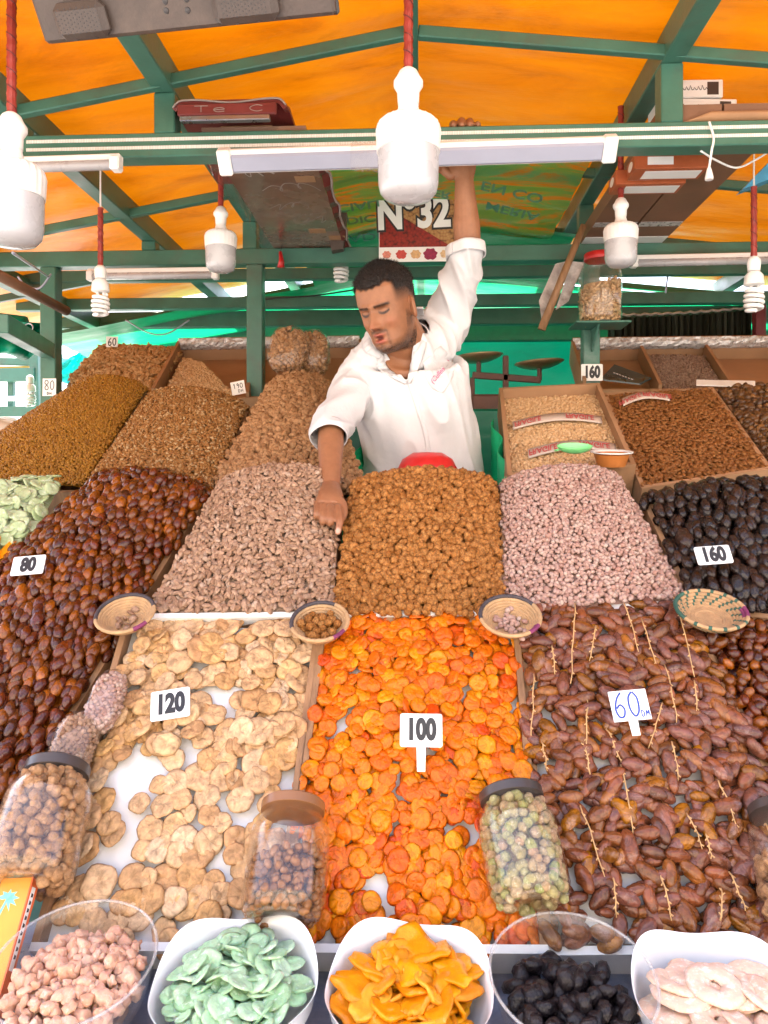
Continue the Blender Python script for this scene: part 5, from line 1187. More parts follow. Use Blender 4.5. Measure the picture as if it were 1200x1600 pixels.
pc_ = [pmat('poster_pink', (.62, .22, .16), .4, .3, 90, 0), pmat('poster_red', (.50, .06, .05), .4, .3, 90, 0), pmat('poster_tan', (.62, .38, .18), .4, .3, 90, 0), pmat('poster_berry', (.26, .015, .06), .4, .4, 90, 0), pmat('poster_nut', (.66, .45, .25), .4, .3, 90, 0)]
for i, rr in enumerate((.20, .25, .24, .32, .22)):
    m = MB(); c = np.array([cx + Wp * (-.40 + .185 * i), 2.9444, czp - Hp * .385])
    m.prism([c + V3(math.cos(a) * Wp * rr * .27 * (1 + .12 * math.sin(a * 7)), 0, math.sin(a) * Wp * rr * .23 * (1 + .12 * math.cos(a * 6))) for a in np.linspace(0, 2 * math.pi, 29)[:-1]], (0, -.0006, 0), (0, 0, 0)); m.build('fruit_picture', pc_[i], po)
# mirrored lettering printed on the green sheet, seen from below
MT['pale_green'] = tarp_mat('pale_print', [(.2, (.10, .45, .30)), (.8, (.16, .5, .36))], .45)
for (px, py, txt, s, mt) in ((560, 322, 'CIALI', .07, 'pale_green'), (545, 345, 'AUDIC', .07, 'pale_green'), (800, 300, 'EN CO', .075, 'pale_green'), (800, 330, 'MERIA', .075, 'pale_green'), (570, 378, 'ADI', .085, 'tarp_dark'), (690, 303, 'ER', .06, 'pale_green')):
    dd = ray(px, py); Yp = 2.9
    for _ in range(12): q = CAM + dd * (Yp / dd[1]); zz = pz(q[0], Yp) - .024; Yp *= (zz - CZ) / max(q[2] - CZ, 1e-3)
    Yp = min(max(Yp, 2.5), 3.3); q = CAM + dd * (Yp / dd[1]); M = Matrix.Translation((q[0], Yp, pz(q[0], Yp) - .024)) @ Matrix.Rotation(R(14 if px > 650 else -6), 4, 'Y')
    lettering(txt, MT[mt], pt, M, s, .001, 1.0, 1.6)

# ---- shelf with the red lidded jar, stick, papers
pX = at(922, 500, 3.0)[0]; zs = at(925, 507, 2.9)[2]
sh = thing('post_shelf', 'small green shelf plate on the worn post under the red lidded jar', 'shelf'); m = MB(); m.box((pX + .01, 2.895, zs - .004), (.20, .145, .008), bev=.002); m.build('plate', MT['green_old'], sh); m = MB(); m.prism([(pX, 2.968, zs - .008), (pX, 2.968, zs - .09), (pX, 2.85, zs - .008)], (-.004, 0, 0), (.004, 0, 0)); m.build('bracket', MT['green_old'], sh)
ja = np.array([pX + .012, 2.89, zs + .001]); jb = ja + V3(0, 0, .258)
jar(ja, jb, 'square shouldered glass jar with a red lid standing on the post shelf', 'red', lambda q, L, w: q[2] < L * .56 + q[0] * .3, [lump(1, (.0095, .0065, .006), .25, 2.5, s) for s in range(1, 5)], PM_['chickpea'], .0145, 'cream nuts filling the red lidded jar', None, r=.079, sticker=None, upright=True, lidr=.056)
m = MB(); m.tube([at(912, 352, 2.82), at(880, 430, 2.82), at(846, 515, 2.82)], [.012, .0135, .015], 10); tag(m.build('wooden_stick', MT['wood'], None, True), 'slanting wooden stick hanging from the roof beside the red lidded jar', 'stick')
MT['news'] = pmat('newspaper', (.50, .45, .42), .7, .45, 22, .2, 60, dirt=(.12, .06, .04), dirt_amt=.8)
for i, (q, lb) in enumerate((([(868, 412), (886, 408), (856, 480), (846, 498), (842, 470)], 'crumpled newspaper tucked behind the slanting stick'), ([(893, 408), (912, 410), (888, 470), (868, 484)], 'newspaper strip hanging between stick and red lidded jar'))):
    m = MB(); m.prism([at(x, y, 2.86 + .03 * i + .01 * (k % 2)) for k, (x, y) in enumerate(q)], (0, 0, 0), (.003, .006, 0)); tag(m.build('newspaper', MT['news']), lb, 'newspaper')

# ---- back boxes with foil rims
def foil_box(name, quadpx, label, cells, rim=.05):
    S = quad(PB, *quadpx); t = thing(name, label, 'box'); TL, TR, BR, BL = S.c; n = S.n; th = .012
    def wall(nm, a, b, h, mt, hb=.05):
        d = unit(b - a); s = unit(np.cross(n, d)); m = MB(); m.prism([a, b, b + n * h, a + n * h], -n * hb - s * th / 2, -n * 0 + s * th / 2) if False else m.prism([a - n * hb, b - n * hb, b + n * h, a + n * h], -s * th / 2, s * th / 2); return m.build(nm, MT[mt], t)
    m = MB(); m.prism([TL, TR, BR, BL], -n * .05, -n * .04); m.build('floor_board', MT['card'], t)
    wall('side_wall', BL, TL, rim, 'card'); wall('side_wall', BR, TR, rim, 'card'); bw_ = wall('back_wall', TL, TR, rim + .01, 'card'); wall('front_wall', BL, BR, .01, 'card')
    for u in cells: wall('partition', BL * (1 - u) + BR * u, TL * (1 - u) + TR * u, rim * .6, 'card')
    P = [[TL + (TR - TL) * i / 60 + n * (rim + .012 - .05 * j + .006 * mnoise.noise((i * .7, j * 5., 2))) + unit(BL - TL) * (.012 + .012 * math.sin(j * 3) + .006 * mnoise.noise((i * .9, j * 4., 8))) for j in np.linspace(0, 1, 7)] for i in range(61)]
    m = MB(); m.sheet(P, .0015); m.build('foil_rim', MT['foil'], t)
    return S
S1 = foil_box('foil_edged_box', ((282, 549), (562, 545), (590, 622), (242, 626)), 'cardboard box with a foil covered back edge behind the green post', (.42,))
S2 = foil_box('foil_edged_box', ((893, 549), (1240, 545), (1300, 612), (912, 612)), 'cardboard box with three compartments and a foil covered back edge', (.31, .60))
Sx = Surf(*[S1.p(u, v) for u, v in ((.04, .80), (.16, .66), (.36, .04), (.03, .04))]); heap('chickpea_small', Sx, [lump(1, (.0085, .008, .007), .1, 2, s) for s in range(3)], PM_['chickpea'], .0135, 'small patch of cream nuts in the corner of the foil edged box', 'nuts', None, 0, 'rand', .5, .35, .5, .12, layers=2, mass='cream_nuts')
Sx = Surf(*[S2.p(u, v) for u, v in ((.335, .92), (.585, .88), (.585, .03), (.335, .03))], bul=lambda u, v: -.012); heap('striped_seed', Sx, [lump(1, (.0075, .005, .0042), .1, 2, s, .4) for s in range(3)], PM_['seed'], .0100, 'grey brown seeds in the middle compartment of the foil edged box', 'seeds', None, 0, 'rand', .5, .35, .5, .12, layers=2, mass='striped_seeds')
# dark brochure leaning in the box
MT['teal'] = pmat('dark_teal_cover', (.022, .045, .050), .3, .2, 20, .05, 60)
br_ = thing('brochure', 'dark teal brochure lying in the empty compartment by the 160 card', 'brochure'); q = [at(938, 592, 2.98), at(960, 569, 3.06), at(1018, 590, 2.99), at(1000, 599, 2.94)]
m = MB(); m.prism(q, (0, 0, -.006), (0, 0, 0)); m.build('cover', MT['teal'], br_)
qc = (q[0] + q[1] + q[2] + q[3]) / 4; ex = unit(q[2] - q[1]); ey = unit(q[1] - q[0]); en = unit(np.cross(ex, ey)); en = en if en[2] > 0 else -en; ey = np.cross(en, ex)
lettering('Tel: --- ----', MT['card_white'], br_, mat4(np.stack([ex, ey, en], 1), qc + en * .0012), .014) if False else None
m = MB(); 
for i in range(7): m.box(qc + ex * (-.045 + .012 * i) + en * .0008 - ey * .01, (.008, .003, .0006), np.stack([ex, ey, en], 1))
m.build('small_print', MT['card_white'], br_); br_.children[-1]['kind'] = 'stuff'
m = MB(); m.prism([at(1088, 593, 2.93), at(1180, 595, 2.93), at(1180, 604, 2.90), at(1088, 601, 2.90)], (0, 0, -.004), (0, 0, 0)); tag(m.build('white_paper_strip', MT['paper']), 'strip of white paper along the back of the almond box', 'paper')
# taped paper labels across the chickpeas and almonds
MT['tape'] = pmat('printed_tape', (.46, .37, .31), .35, .1, 20, .1, 60); MT['tape_red'] = pmat('tape_red', (.42, .08, .08), .4, .1, 20, 0)
def tape(S, u0, u1, v, bow, txt, label):
    t = thing('fragile_tape', label, 'tape'); k = 24; P = []
    for i in range(k + 1):
        u = u0 + (u1 - u0) * i / k; vv = v + bow * math.sin(math.pi * i / k); P.append([S.p(u, vv) + S.n * (.016 + .006 * math.sin(math.pi * i / k)), S.p(u, vv + .062) + S.n * (.026 + .006 * math.sin(math.pi * i / k))])
    m = MB(); m.sheet(P, .001); m.build('strip', MT['tape'], t, True)
    mid = (np.array(P[k // 2][0]) + np.array(P[k // 2][1])) / 2; ex = unit(np.array(P[-1][0]) - np.array(P[0][0])); ey = np.array(P[k // 2][1]) - np.array(P[k // 2][0]); hh = np.linalg.norm(ey); ey = unit(ey - ex * np.dot(ey, ex)); en = np.cross(ex, ey); W_ = np.linalg.norm(np.array(P[-1][0]) - np.array(P[0][0]))
    for i, f_ in enumerate((.2, .78)):
        j = int(k * f_); c = (np.array(P[j][0]) + np.array(P[j][1])) / 2; ex = unit(np.array(P[min(j + 2, k)][0]) - np.array(P[j - 2][0])); ey = unit(np.array(P[j][1]) - np.array(P[j][0])); en = np.cross(ex, ey); en = en if np.dot(en, CAM - c) > 0 else -en
        lettering(txt, MT['tape_red'], t, mat4(np.stack([ex, -ey, -np.cross(ex, ey) if False else np.cross(ex, -ey)], 1), c + en * .0022), hh * .8, .0006, .8)
tape(SCh, .08, .92, .54, .03, 'FRAGILE', 'upper printed fragile tape across the chickpeas')
tape(SCh, .18, .95, .20, .03, 'FRAGILE', 'lower printed fragile tape across the chickpeas')
tape(SAl, .10, .52, .80, .04, 'FRAGILE', 'printed fragile tape across the brown almonds')

# ---- scoop, orange dish, red basin, scales
m = MB(); c = at(897, 708, 2.02); Fm = frame((0, -.45, .9)); m.lathe([(.0, .0), (.018, .002), (.034, .010), (.040, .020), (.038, .020), (.032, .012), (.016, .004), (0, .002)], 24, c, Fm @ np.diag([1.15, .55, 1])); 
t = thing('green_scoop', 'light green plastic scoop lying on top of the pink peanuts', 'scoop'); MT['lime'] = pmat('lime_plastic', (.22, .70, .26), .35, .1, 20, 0); autosmooth(m.build('bowl', MT['lime'], t), 50); m = MB(); m.bar(c + V3(-.03, 0, .012), c + V3(-.05, -.004, .006), .014, .005); m.build('handle', MT['lime'], t)
MT['terra'] = pmat('orange_brown_plastic', (.50, .17, .04), .35, .12, 20, .05, 60)
t = thing('orange_dish', 'orange brown plastic dish with a white rim behind the pink peanuts', 'dish'); c = at(955, 728, 2.07); m = MB(); m.lathe([(.0, 0), (.036, 0), (.046, .032), (.050, .034), (.044, .034), (.034, .004), (0, .004)], 30, c, tiltx(R(8))); autosmooth(m.build('dish_wall', MT['terra'], t), 40)
m = MB(); m.lathe([(.0475, .034), (.055, .036), (.055, .039), (.0475, .038)], 30, c, tiltx(R(8)), close=True); m.build('rim', MT['card_white'], t)
t = thing('balance_scale', 'old two pan balance scale standing behind the seller against the green sheet', 'scale'); MT['brass'] = pmat('tarnished_brass', (.34, .22, .11), .4, .3, 20, .2, 60, metal=.6); MT['rust'] = pmat('rusty_iron', (.13, .06, .045), .6, .3, 20, .3, 60)
Ys = 3.3; pL, pR, pm, bs = at(742, 583, Ys), at(842, 590, Ys), at(790, 590, Ys), at(780, 640, Ys)
for p, dz in ((at(748, 566, Ys), 0), (at(843, 576, Ys), 0)): m = MB(); m.lathe([(.0, 0), (.05, .002), (.085, .014), (.105, .026), (.103, .028), (.083, .018), (.05, .006), (0, .004)], 32, p, tiltx(0, R(-4))); m.build('pan', MT['brass'], t, True); m = MB(); m.tube([p, p + V3(0, 0, -.05)], .010, 8); m.build('pan_stem', MT['rust'], t)
m = MB(); m.bar(at(738, 586, Ys), at(845, 594, Ys), .02, .028); m.build('balance_arm', MT['rust'], t); m = MB(); m.bar(at(790, 612, Ys), at(790, 556, Ys), .024, .02, up=(0, 1, 0)); m.build('pointer', MT['rust'], t); m = MB(); m.box(at(790, 632, Ys), (.30, .14, .075), bev=.01); m.build('base', MT['rust'], t)
m = MB(); m.bar(at(738, 590, Ys), at(738, 620, Ys), .02, .02, up=(0, 1, 0)); m.build('arm_support', MT['rust'], t)
cz0 = at(790, 642, Ys)[2]; m = MB(); m.box((.45, 3.36, (cz0 + .5) / 2 - .0), (.75, .35, cz0 - .5 - .002), bev=.01); tag(m.build('back_cupboard', MT['tarp_dark']), 'dark green cupboard carrying the balance scale', 'cupboard')

# ---- fringe curtain and red pole at the back
ft = thing('fringe_curtain', 'dark fringed curtain hanging at the back above the foil edged box', 'curtain'); MT['fringe'] = pmat('dark_fringe', (.022, .028, .018), .8, .4, 30, .4, 60, stretch=(30, 1, 1)); a = at(950, 497, 4.05); b = at(1172, 485, 4.05)
P = [[(a[0] + (b[0] - a[0]) * i / 160, 4.05 + .02 * math.sin(i * .9) + .012 * math.sin(i * 2.3), a[2] + (b[2] - a[2]) * (i / 160) ** 2 - .16 * j / 4 - (.02 * mnoise.noise((i * .8, 1, 2)) if j == 4 else 0)) for j in range(5)] for i in range(161)]
m = MB(); m.sheet(P, .004); m.build('fringe', MT['fringe'], ft); m = MB(); m.tube([(a[0] + (b[0] - a[0]) * i / 40, 4.035, a[2] + (b[2] - a[2]) * (i / 40) ** 2 + .012 + .004 * math.sin(i * 2)) for i in range(41)], .007, 6); m.build('cord', MT['news'], ft, True)
m = MB(); m.bar(at(1186, 560, 3.9), at(1186, 470, 3.9), .05, .05, up=(0, 1, 0)); tag(m.build('red_pole', pmat('maroon_pole', (.16, .02, .025), .4, .2, 20, .1)), 'short dark red pole at the end of the fringed curtain', 'pole')

# ---- loose wires
for i, (pts, lb) in enumerate(([[(196, 500, 3.9), (232, 520, 3.9), (262, 521, 3.9), (296, 500, 3.9)], 'thin grey wire sagging below the slats over the peanuts'], [[(395, 470, 3.6), (430, 466, 3.6), (490, 462, 3.6), (560, 452, 3.6)], 'thin dark wire running along the slats behind the seller'], [[(28, 432, 2.9), (40, 446, 2.9), (62, 450, 2.9), (80, 428, 2.9)], 'short white wire looped by the end post'], [[(20, 395, 1.9), (45, 412, 2.2), (75, 432, 2.9)], 'pair wire running back from the big edge lamp'], [[(1044, 425, 3.4), (1040, 458, 3.4)], 'thin cord hanging down behind the spare bulb'])):
    m = MB(); m.tube(spline([at(*q) for q in pts], 8), .004, 6); tag(m.build('loose_wire', MT['ink'] if i == 1 else MT['lav'], None, True), lb, 'wire')
# rolled brown mat along the left rail
m = MB(); m.tube([at(-40, 410, 2.3), at(104, 486, 2.95)], .018, 12); tag(m.build('rolled_mat', MT['card_dark'], None, True), 'dark rolled mat lying along the rail at the open side', 'mat')

# ---- the neighbouring stall seen past the open side
MT['tarp_drape'] = tarp_mat('green_drape', [(.2, (.0, .20, .11)), (.6, (.0, .34, .2)), (.85, (.0, .26, .16))], .4)
dr = thing('green_drape', 'gathered green tarpaulin hanging at the open side by the end post', 'drape')
P = []
for i in range(40):
    t_ = i / 39; px = -60 + 128 * t_; low = 560 + 8 * math.sin(t_ * 9) - 25 * max(0, t_ - .75) * 4
    P.append([at(px, 495 + 10 * t_ + (low - 495 - 10 * t_) * j / 12, 3.25 + .06 * math.sin(t_ * 14 + j * .25) + .05 * math.sin(j * .5)) for j in range(13)])
m = MB(); m.sheet(P, .003); m.build('cloth', MT['tarp_drape'], dr, True)
m = MB(); m.tube([at(-60, 492, 3.24), at(40, 505, 3.24)], .03, 10); m.build('rolled_edge', MT['tarp_drape'], dr, True); m = MB(); m.tube([at(45, 512, 3.2) + V3(.018 * math.cos(a), 0, .018 * math.sin(a)) for a in np.linspace(0, 2 * math.pi, 17)], .003, 6, cap=False); m.build('ring', MT['steel'], dr)
ns_ = thing('neighbour_stall', 'green framed neighbouring stall with a white tube seen past the raisins', 'stall')
for (a, b, w) in (((-200, 560, 5.2), (52, 566, 5.2), .05), ((-200, 590, 5.2), (58, 586, 5.2), .09), ((-200, 645, 5.2), (60, 643, 5.2), .07), ((55, 540, 5.2), (58, 700, 5.2), .06), ((18, 590, 5.25), (18, 645, 5.25), .04)):
    A_ = at(*a); B_ = at(*b); m = MB(); m.bar(A_, B_, w, w, up=(0, 0, 1) if abs(A_[2] - B_[2]) < .3 else (0, 1, 0)); m.build('frame_bar', MT['green'], ns_)
m = MB(); m.tube([at(-200, 628, 5.1), at(48, 622, 5.1)], .018, 10); m.build('tube_lamp', MT['white'], ns_, True)
m = MB(); m.prism([at(-200, 572, 5.3), at(46, 572, 5.3), at(44, 582, 5.3), at(-200, 582, 5.3)], (0, 0, 0), (0, .02, 0)); m.build('orange_board', MT['book'], ns_)
P = [[at(88 + 60 * i / 10, 548 + 42 * j / 8 + 10 * math.sin(i * .5), 4.9 + .05 * math.sin(i + j)) for j in range(9)] for i in range(11)]
m = MB(); m.sheet(P, .003); m.build('turquoise_sheet', tarp_mat('turquoise_sheet', [(.2, (.03, .5, .45)), (.8, (.05, .65, .6))], .5), ns_, True)
wb = thing('white_sack', 'crumpled white plastic sack heaped beside the raisins', 'sack'); v, f = ICO[3]; v = v * (1 + .22 * nz(v, 1.8, 3) + .07 * nz(v, 5, 6))[:, None]; link('sack_body', fast_mesh('sack_body', v * np.array([.15, .15, .11]) + at(-4, 690, 3.3), f, MT['paper']), wb)
m = MB(); zt_ = at(0, 720, 3.3)[2]; m.box((at(-40, 700, 3.3)[0] - .2, 3.5, zt_ / 2), (1.2, .7, zt_), bev=.01); tag(m.build('side_table', MT['counter']), 'green table of the next stall under the white sack', 'table')
# ================================================================== the seller
def blob(tubes, balls, extra=(), n=18):
    """overlapping tapered limbs and balls gathered into one mesh for a voxel skin"""
    m = MB()
    for pts, rad, flat, up in tubes:
        pts = np.array(pts, float); k = 6; P = spline(pts, k) if len(pts) > 2 else np.array([pts[0] + (pts[-1] - pts[0]) * i / 6 for i in range(7)])
        rr = np.interp(np.linspace(0, 1, len(P)), np.linspace(0, 1, len(rad)), rad); fl = np.interp(np.linspace(0, 1, len(P)), np.linspace(0, 1, len(flat)), flat)
        m.tube(P, rr, n, up=up, flat=fl)
        for e, r_, f_ in ((P[0], rr[0], fl[0]), (P[-1], rr[-1], fl[-1])):
            v, f = ICO[2]; s = r_ * .98 * min(f_, 1); m.add(v * s + e, f)
    for c, r_, Rm in balls:
        v, f = ICO[3]; v = v * np.array(r_); v = v @ np.array(Rm).T if Rm is not None else v; m.add(v + np.array(c), f)
    for v, f in extra: m.add(v, f)
    return m
def skin(m, voxel, it=2, fac=.5):
    me = mesh('skin_tmp', m.v, m.f, []); o = bpy.data.objects.new('skin_tmp', me); COL.objects.link(o)
    r = o.modifiers.new('r', 'REMESH'); r.mode = 'VOXEL'; r.voxel_size = voxel
    if it: s = o.modifiers.new('s', 'SMOOTH'); s.factor = fac; s.iterations = it
    dg = bpy.context.evaluated_depsgraph_get(); dg.update(); out = bpy.data.meshes.new_from_object(o.evaluated_get(dg)); bpy.data.objects.remove(o); return out
def vcos(me):
    a = np.zeros(len(me.vertices) * 3, np.float32); me.vertices.foreach_get('co', a); return a.reshape(-1, 3).astype(float)
def vnos(me):
    a = np.zeros(len(me.vertices) * 3, np.float32); me.vertices.foreach_get('normal', a); return a.reshape(-1, 3).astype(float)
def gs(x, x0, s): return np.exp(-((x - x0) / s) ** 2)

# ---- joints
HC = at(606, 481, 2.075)                                   # middle of the head
yaw, pit, rol = R(27), R(20), R(5)
fw = V3(-math.sin(yaw) * math.cos(pit), -math.cos(yaw) * math.cos(pit), -math.sin(pit))
xh = unit(np.cross(fw, V3(0, 0, 1))); xh = xh if xh[0] > 0 else -xh
uh = unit(np.cross(fw, xh)); uh = uh if uh[2] > 0 else -uh
xh, uh = xh * math.cos(rol) + uh * math.sin(rol), uh * math.cos(rol) - xh * math.sin(rol)
HM = np.stack([xh, fw, uh], 1)                             # columns: his left, forward, up
def head_pt(x, y, z): return HC + HM @ np.array([x, y, z])
HS = .97
def head_shell():
    zs = [-.118, -.112, -.10, -.08, -.06, -.03, 0, .03, .06, .085, .105, .116, .121]
    w = [.014, .031, .046, .058, .064, .0705, .0745, .0770, .0760, .0665, .046, .024, .004]
    f_ = [.058, .070, .079, .083, .085, .087, .088, .091, .086, .070, .046, .022, .004]
    b_ = [.0, .018, .040, .062, .076, .090, .097, .102, .100, .086, .060, .030, .004]
    Z = np.concatenate([np.linspace(-.118, .105, 90), np.linspace(.107, .121, 14)]); n = 120; V = []
    A = np.linspace(0, 2 * math.pi, n + 1)[:-1]
    for z in Z:
        W, Fr, Bk = np.interp(z, zs, w), np.interp(z, zs, f_), np.interp(z, zs, b_)
        ca, sa = np.cos(A), np.sin(A); e = .86
        x = W * np.sign(sa) * np.abs(sa) ** e; y = np.where(ca > 0, Fr * np.abs(ca) ** (.80), -Bk * np.abs(ca) ** .9)
        V.append(np.stack([x, y, np.full(n, z)], 1))
    V = np.concatenate(V); x, y, z = V[:, 0], V[:, 1], V[:, 2]; front = np.clip((y - .01) / .05, 0, 1)
    d = np.zeros(len(V)); ax = np.abs(x)
    t = np.clip((.010 - z) / .048, 0, 1); nose = (.007 + .0280 * t ** 1.15) * gs(x, 0, .0075 + .006 * t) * np.where(z > -.037, np.where(z < .014, 1, np.exp(-((z - .014) / .008) ** 2)), np.exp(-((z + .037) / .0065) ** 2))
    d += nose
    d += .0075 * gs(ax, .0145, .0058) * gs(z, -.0395, .0068)
    d += -.0165 * gs(ax, .029, .0165) * gs(z, .001, .0100)
    d += .0105 * gs(ax, .032, .0120) * gs(z, -.0005, .0066)
    d += -.0022 * gs(ax, .032, .012) * gs(z, -.0105, .0022)
    d += .0075 * gs(ax, .029, .020) * gs(z, .0175, .0065) + .002 * gs(ax, 0, .012) * gs(z, .016, .01)
    d += .0050 * gs(ax, .047, .016) * gs(z, -.030, .014)
    d += -.0050 * gs(ax, .047, .016) * gs(z, -.062, .018)
    d += -.0030 * gs(ax, .024, .006) * gs(z, -.050, .014)
    d += .0080 * gs(x, 0, .0165) * gs(z, -.0600, .0040) - .0016 * gs(x, 0, .003) * gs(z, -.0535, .005)
    d += .0105 * gs(x, 0, .0140) * gs(z, -.0795, .0052)
    d += -.0150 * gs(x, 0, .0100) * gs(z, -.0695, .0040)
    d += -.0035 * gs(x, 0, .018) * gs(z, -.0885, .0040)
    d += .0085 * gs(x, 0, .019) * gs(z, -.103, .0100)
    V[:, 1] += d * front
    k = len(Z); Fc = [(i * n + j, i * n + (j + 1) % n, (i + 1) * n + (j + 1) % n, (i + 1) * n + j) for i in range(k - 1) for j in range(n)]
    Fc.append(tuple(range(n))); Fc.append(tuple((k - 1) * n + j for j in range(n)))
    V[:, 0] *= .90
    return V * HS, Fc
hv, hf = head_shell(); head_w = HC + hv @ HM.T
def ear(sx):
    v, f = ICO[3]; v = v.copy(); u_ = v[:, 1]; w_ = v[:, 2]; r_ = np.hypot(u_, w_)
    v[:, 0] *= 1 - .75 * np.clip(1 - (r_ / .72) ** 2, 0, 1) * (v[:, 0] * sx > 0)
    v = v * np.array([.0095, .0175, .031]); v[:, 1] *= 1 + .22 * (v[:, 2] / .031); v[:, 2] *= 1.0
    a = np.array(Euler((R(10), 0, R(-36 * sx))).to_matrix()); v = v @ a.T + np.array([.0735 * sx, -.008, -.012]); return HC + (v * HS) @ HM.T, f
sR, eR, wR = at(560, 595, 2.215), at(517, 672, 2.03), at(516, 762, 1.885)
sL, eL, wL = at(700, 500, 2.275), at(731, 388, 2.115), at(724, 258, 2.070)
nb_, hb_ = at(640, 540, 2.185), head_pt(0, -.028, -.055)
pel, wai, che, upc = at(662, 815, 2.34), at(660, 715, 2.315), at(642, 625, 2.25), at(636, 565, 2.215)
# pointing hand
def ysurf(px, py): return onpl(px, py, PU)[1] - .066
def hp(px, py, dy=0.0): return at(px, py, ysurf(px, py) + dy)
tipY = ysurf(528, 830)
mcp = [hp(528, 793, -.006), hp(516, 793, -.010), hp(505, 791, -.008), hp(496, 786, -.002)]
fing = [([mcp[0], hp(531, 811, -.012), hp(530, 822, -.006), hp(528, 832, .004)], [.0098, .0092, .0082, .0066])]
for k_, (a_, b_, c_) in enumerate((((517, 812), (516, 817), (517, 806)), ((505, 810), (504, 815), (507, 804)), ((495, 803), (495, 807), (499, 798)))):
    fing.append(([mcp[k_ + 1], hp(*a_, -.010), hp(*b_, .010), hp(*c_, .024)], [.0098, .0092, .0085, .0075] if k_ < 2 else [.0086, .008, .0075, .0066]))
fing.append(([hp(525, 778, .004), hp(535, 788, .006), hp(537, 802, .010), hp(534, 812, .014)], [.0125, .0110, .0098, .0075]))
palmR = [([wR, hp(516, 776, .004), hp(513, 790, .002)], [.025, .032, .035], [.85, .55, .45], None)]
# gripping hand over the beam
gz = zb + .031
gx = [at(q, 200, 2.0)[0] for q in (709, 722, 735, 747)]; gtop = [.022, .030, .028, .018]
grip = []
for i_, X_ in enumerate(gx):
    h_ = gtop[i_]; r_ = .0104 if i_ < 3 else .0092
    grip.append(([(X_, 2.062, gz - .012), (X_, 2.046, gz + h_ * .9), (X_ - .001, 2.010, gz + h_), (X_ - .002, 1.982, gz + .0085)], [r_ * 1.1, r_ * 1.05, r_, r_ * .85]))
grip.append(([(gx[0] - .004, 2.075, gz - .085), (gx[0] - .030, 2.070, gz - .068), (gx[0] - .045, 2.050, gz - .071), (gx[0] - .052, 2.03, gz - .0745)], [.013, .0115, .0105, .008]))
pc_L = (np.array((gx[1] + .004, 2.068, gz - .045)))
palmL = [([wL, (gx[1] + .004, 2.074, gz - .085), pc_L, (gx[1] + .006, 2.060, gz - .008)], [.027, .034, .040, .038], [.85, .5, .38, .30], (0, 1, 0))]
tubes = [
    ([pel, wai, che, upc, nb_], [.150, .142, .158, .150, .060], [.72, .70, .72, .66, .9], (0, 1, 0)),
    ([nb_ + V3(0, .01, -.01), hb_], [.062, .058], [1, 1], None),
    ([sR, upc + V3(0, .02, .02), sL], [.055, .075, .058], [1, .9, 1], (0, 0, 1)),
    ([sR, (sR + eR) / 2, eR], [.048, .040, .034], [1, 1, 1], None), ([eR, eR + (wR - eR) * .3, wR], [.034, .034, .0240], [1, 1, .9], None),
    ([sL, (sL + eL) / 2, eL], [.050, .042, .036], [1, 1, 1], None), ([eL, eL + (wL - eL) * .3, wL], [.036, .0365, .0240], [1, 1, .9], None)]
for sx in (-.09, .09):
    hip = pel + V3(sx, 0, -.03); kn = hip + V3(sx * .15, -.02, -.40); an = np.array([kn[0], kn[1] + .03, .57])
    tubes += [([hip, kn], [.088, .060], [1, 1], None), ([kn, (kn * .65 + an * .35), an], [.060, .058, .038], [1, 1, 1], None), ([an + V3(0, .04, -.045), an + V3(0, -.05, -.04), an + V3(0, -.15, -.05)], [.034, .036, .026], [1, 1, .8], None)]
for P_, r_ in fing + grip: tubes.append((P_, r_, [1] * len(r_), None))
tubes += palmR + palmL
bm_ = blob(tubes, [(sR, (.048,) * 3, None), (sL, (.052,) * 3, None), (eR, (.034,) * 3, None), (eL, (.036,) * 3, None)], [(head_w, hf), ear(1), ear(-1)])
def thin_out(me, keep, ratio):
    """fewer faces on what the coat hides; face and hands keep theirs"""
    o = bpy.data.objects.new('skin_tmp', me); COL.objects.link(o); g = o.vertex_groups.new(name='w'); P = vcos(me)
    g.add([int(i) for i in np.where(~keep(P))[0]], 1.0, 'REPLACE'); d = o.modifiers.new('d', 'DECIMATE'); d.ratio = ratio; d.vertex_group = 'w'; d.vertex_group_factor = 1.0
    dg = bpy.context.evaluated_depsgraph_get(); dg.update(); out = bpy.data.meshes.new_from_object(o.evaluated_get(dg)); bpy.data.objects.remove(o); return out
bme = skin(bm_, .0025, 1, .4)
bme = thin_out(bme, lambda P: (np.linalg.norm(P - HC, axis=1) < .16) | (np.linalg.norm(P - mcp[1], axis=1) < .09) | (P[:, 2] > zb - .12), .42); bme.name = 'body'
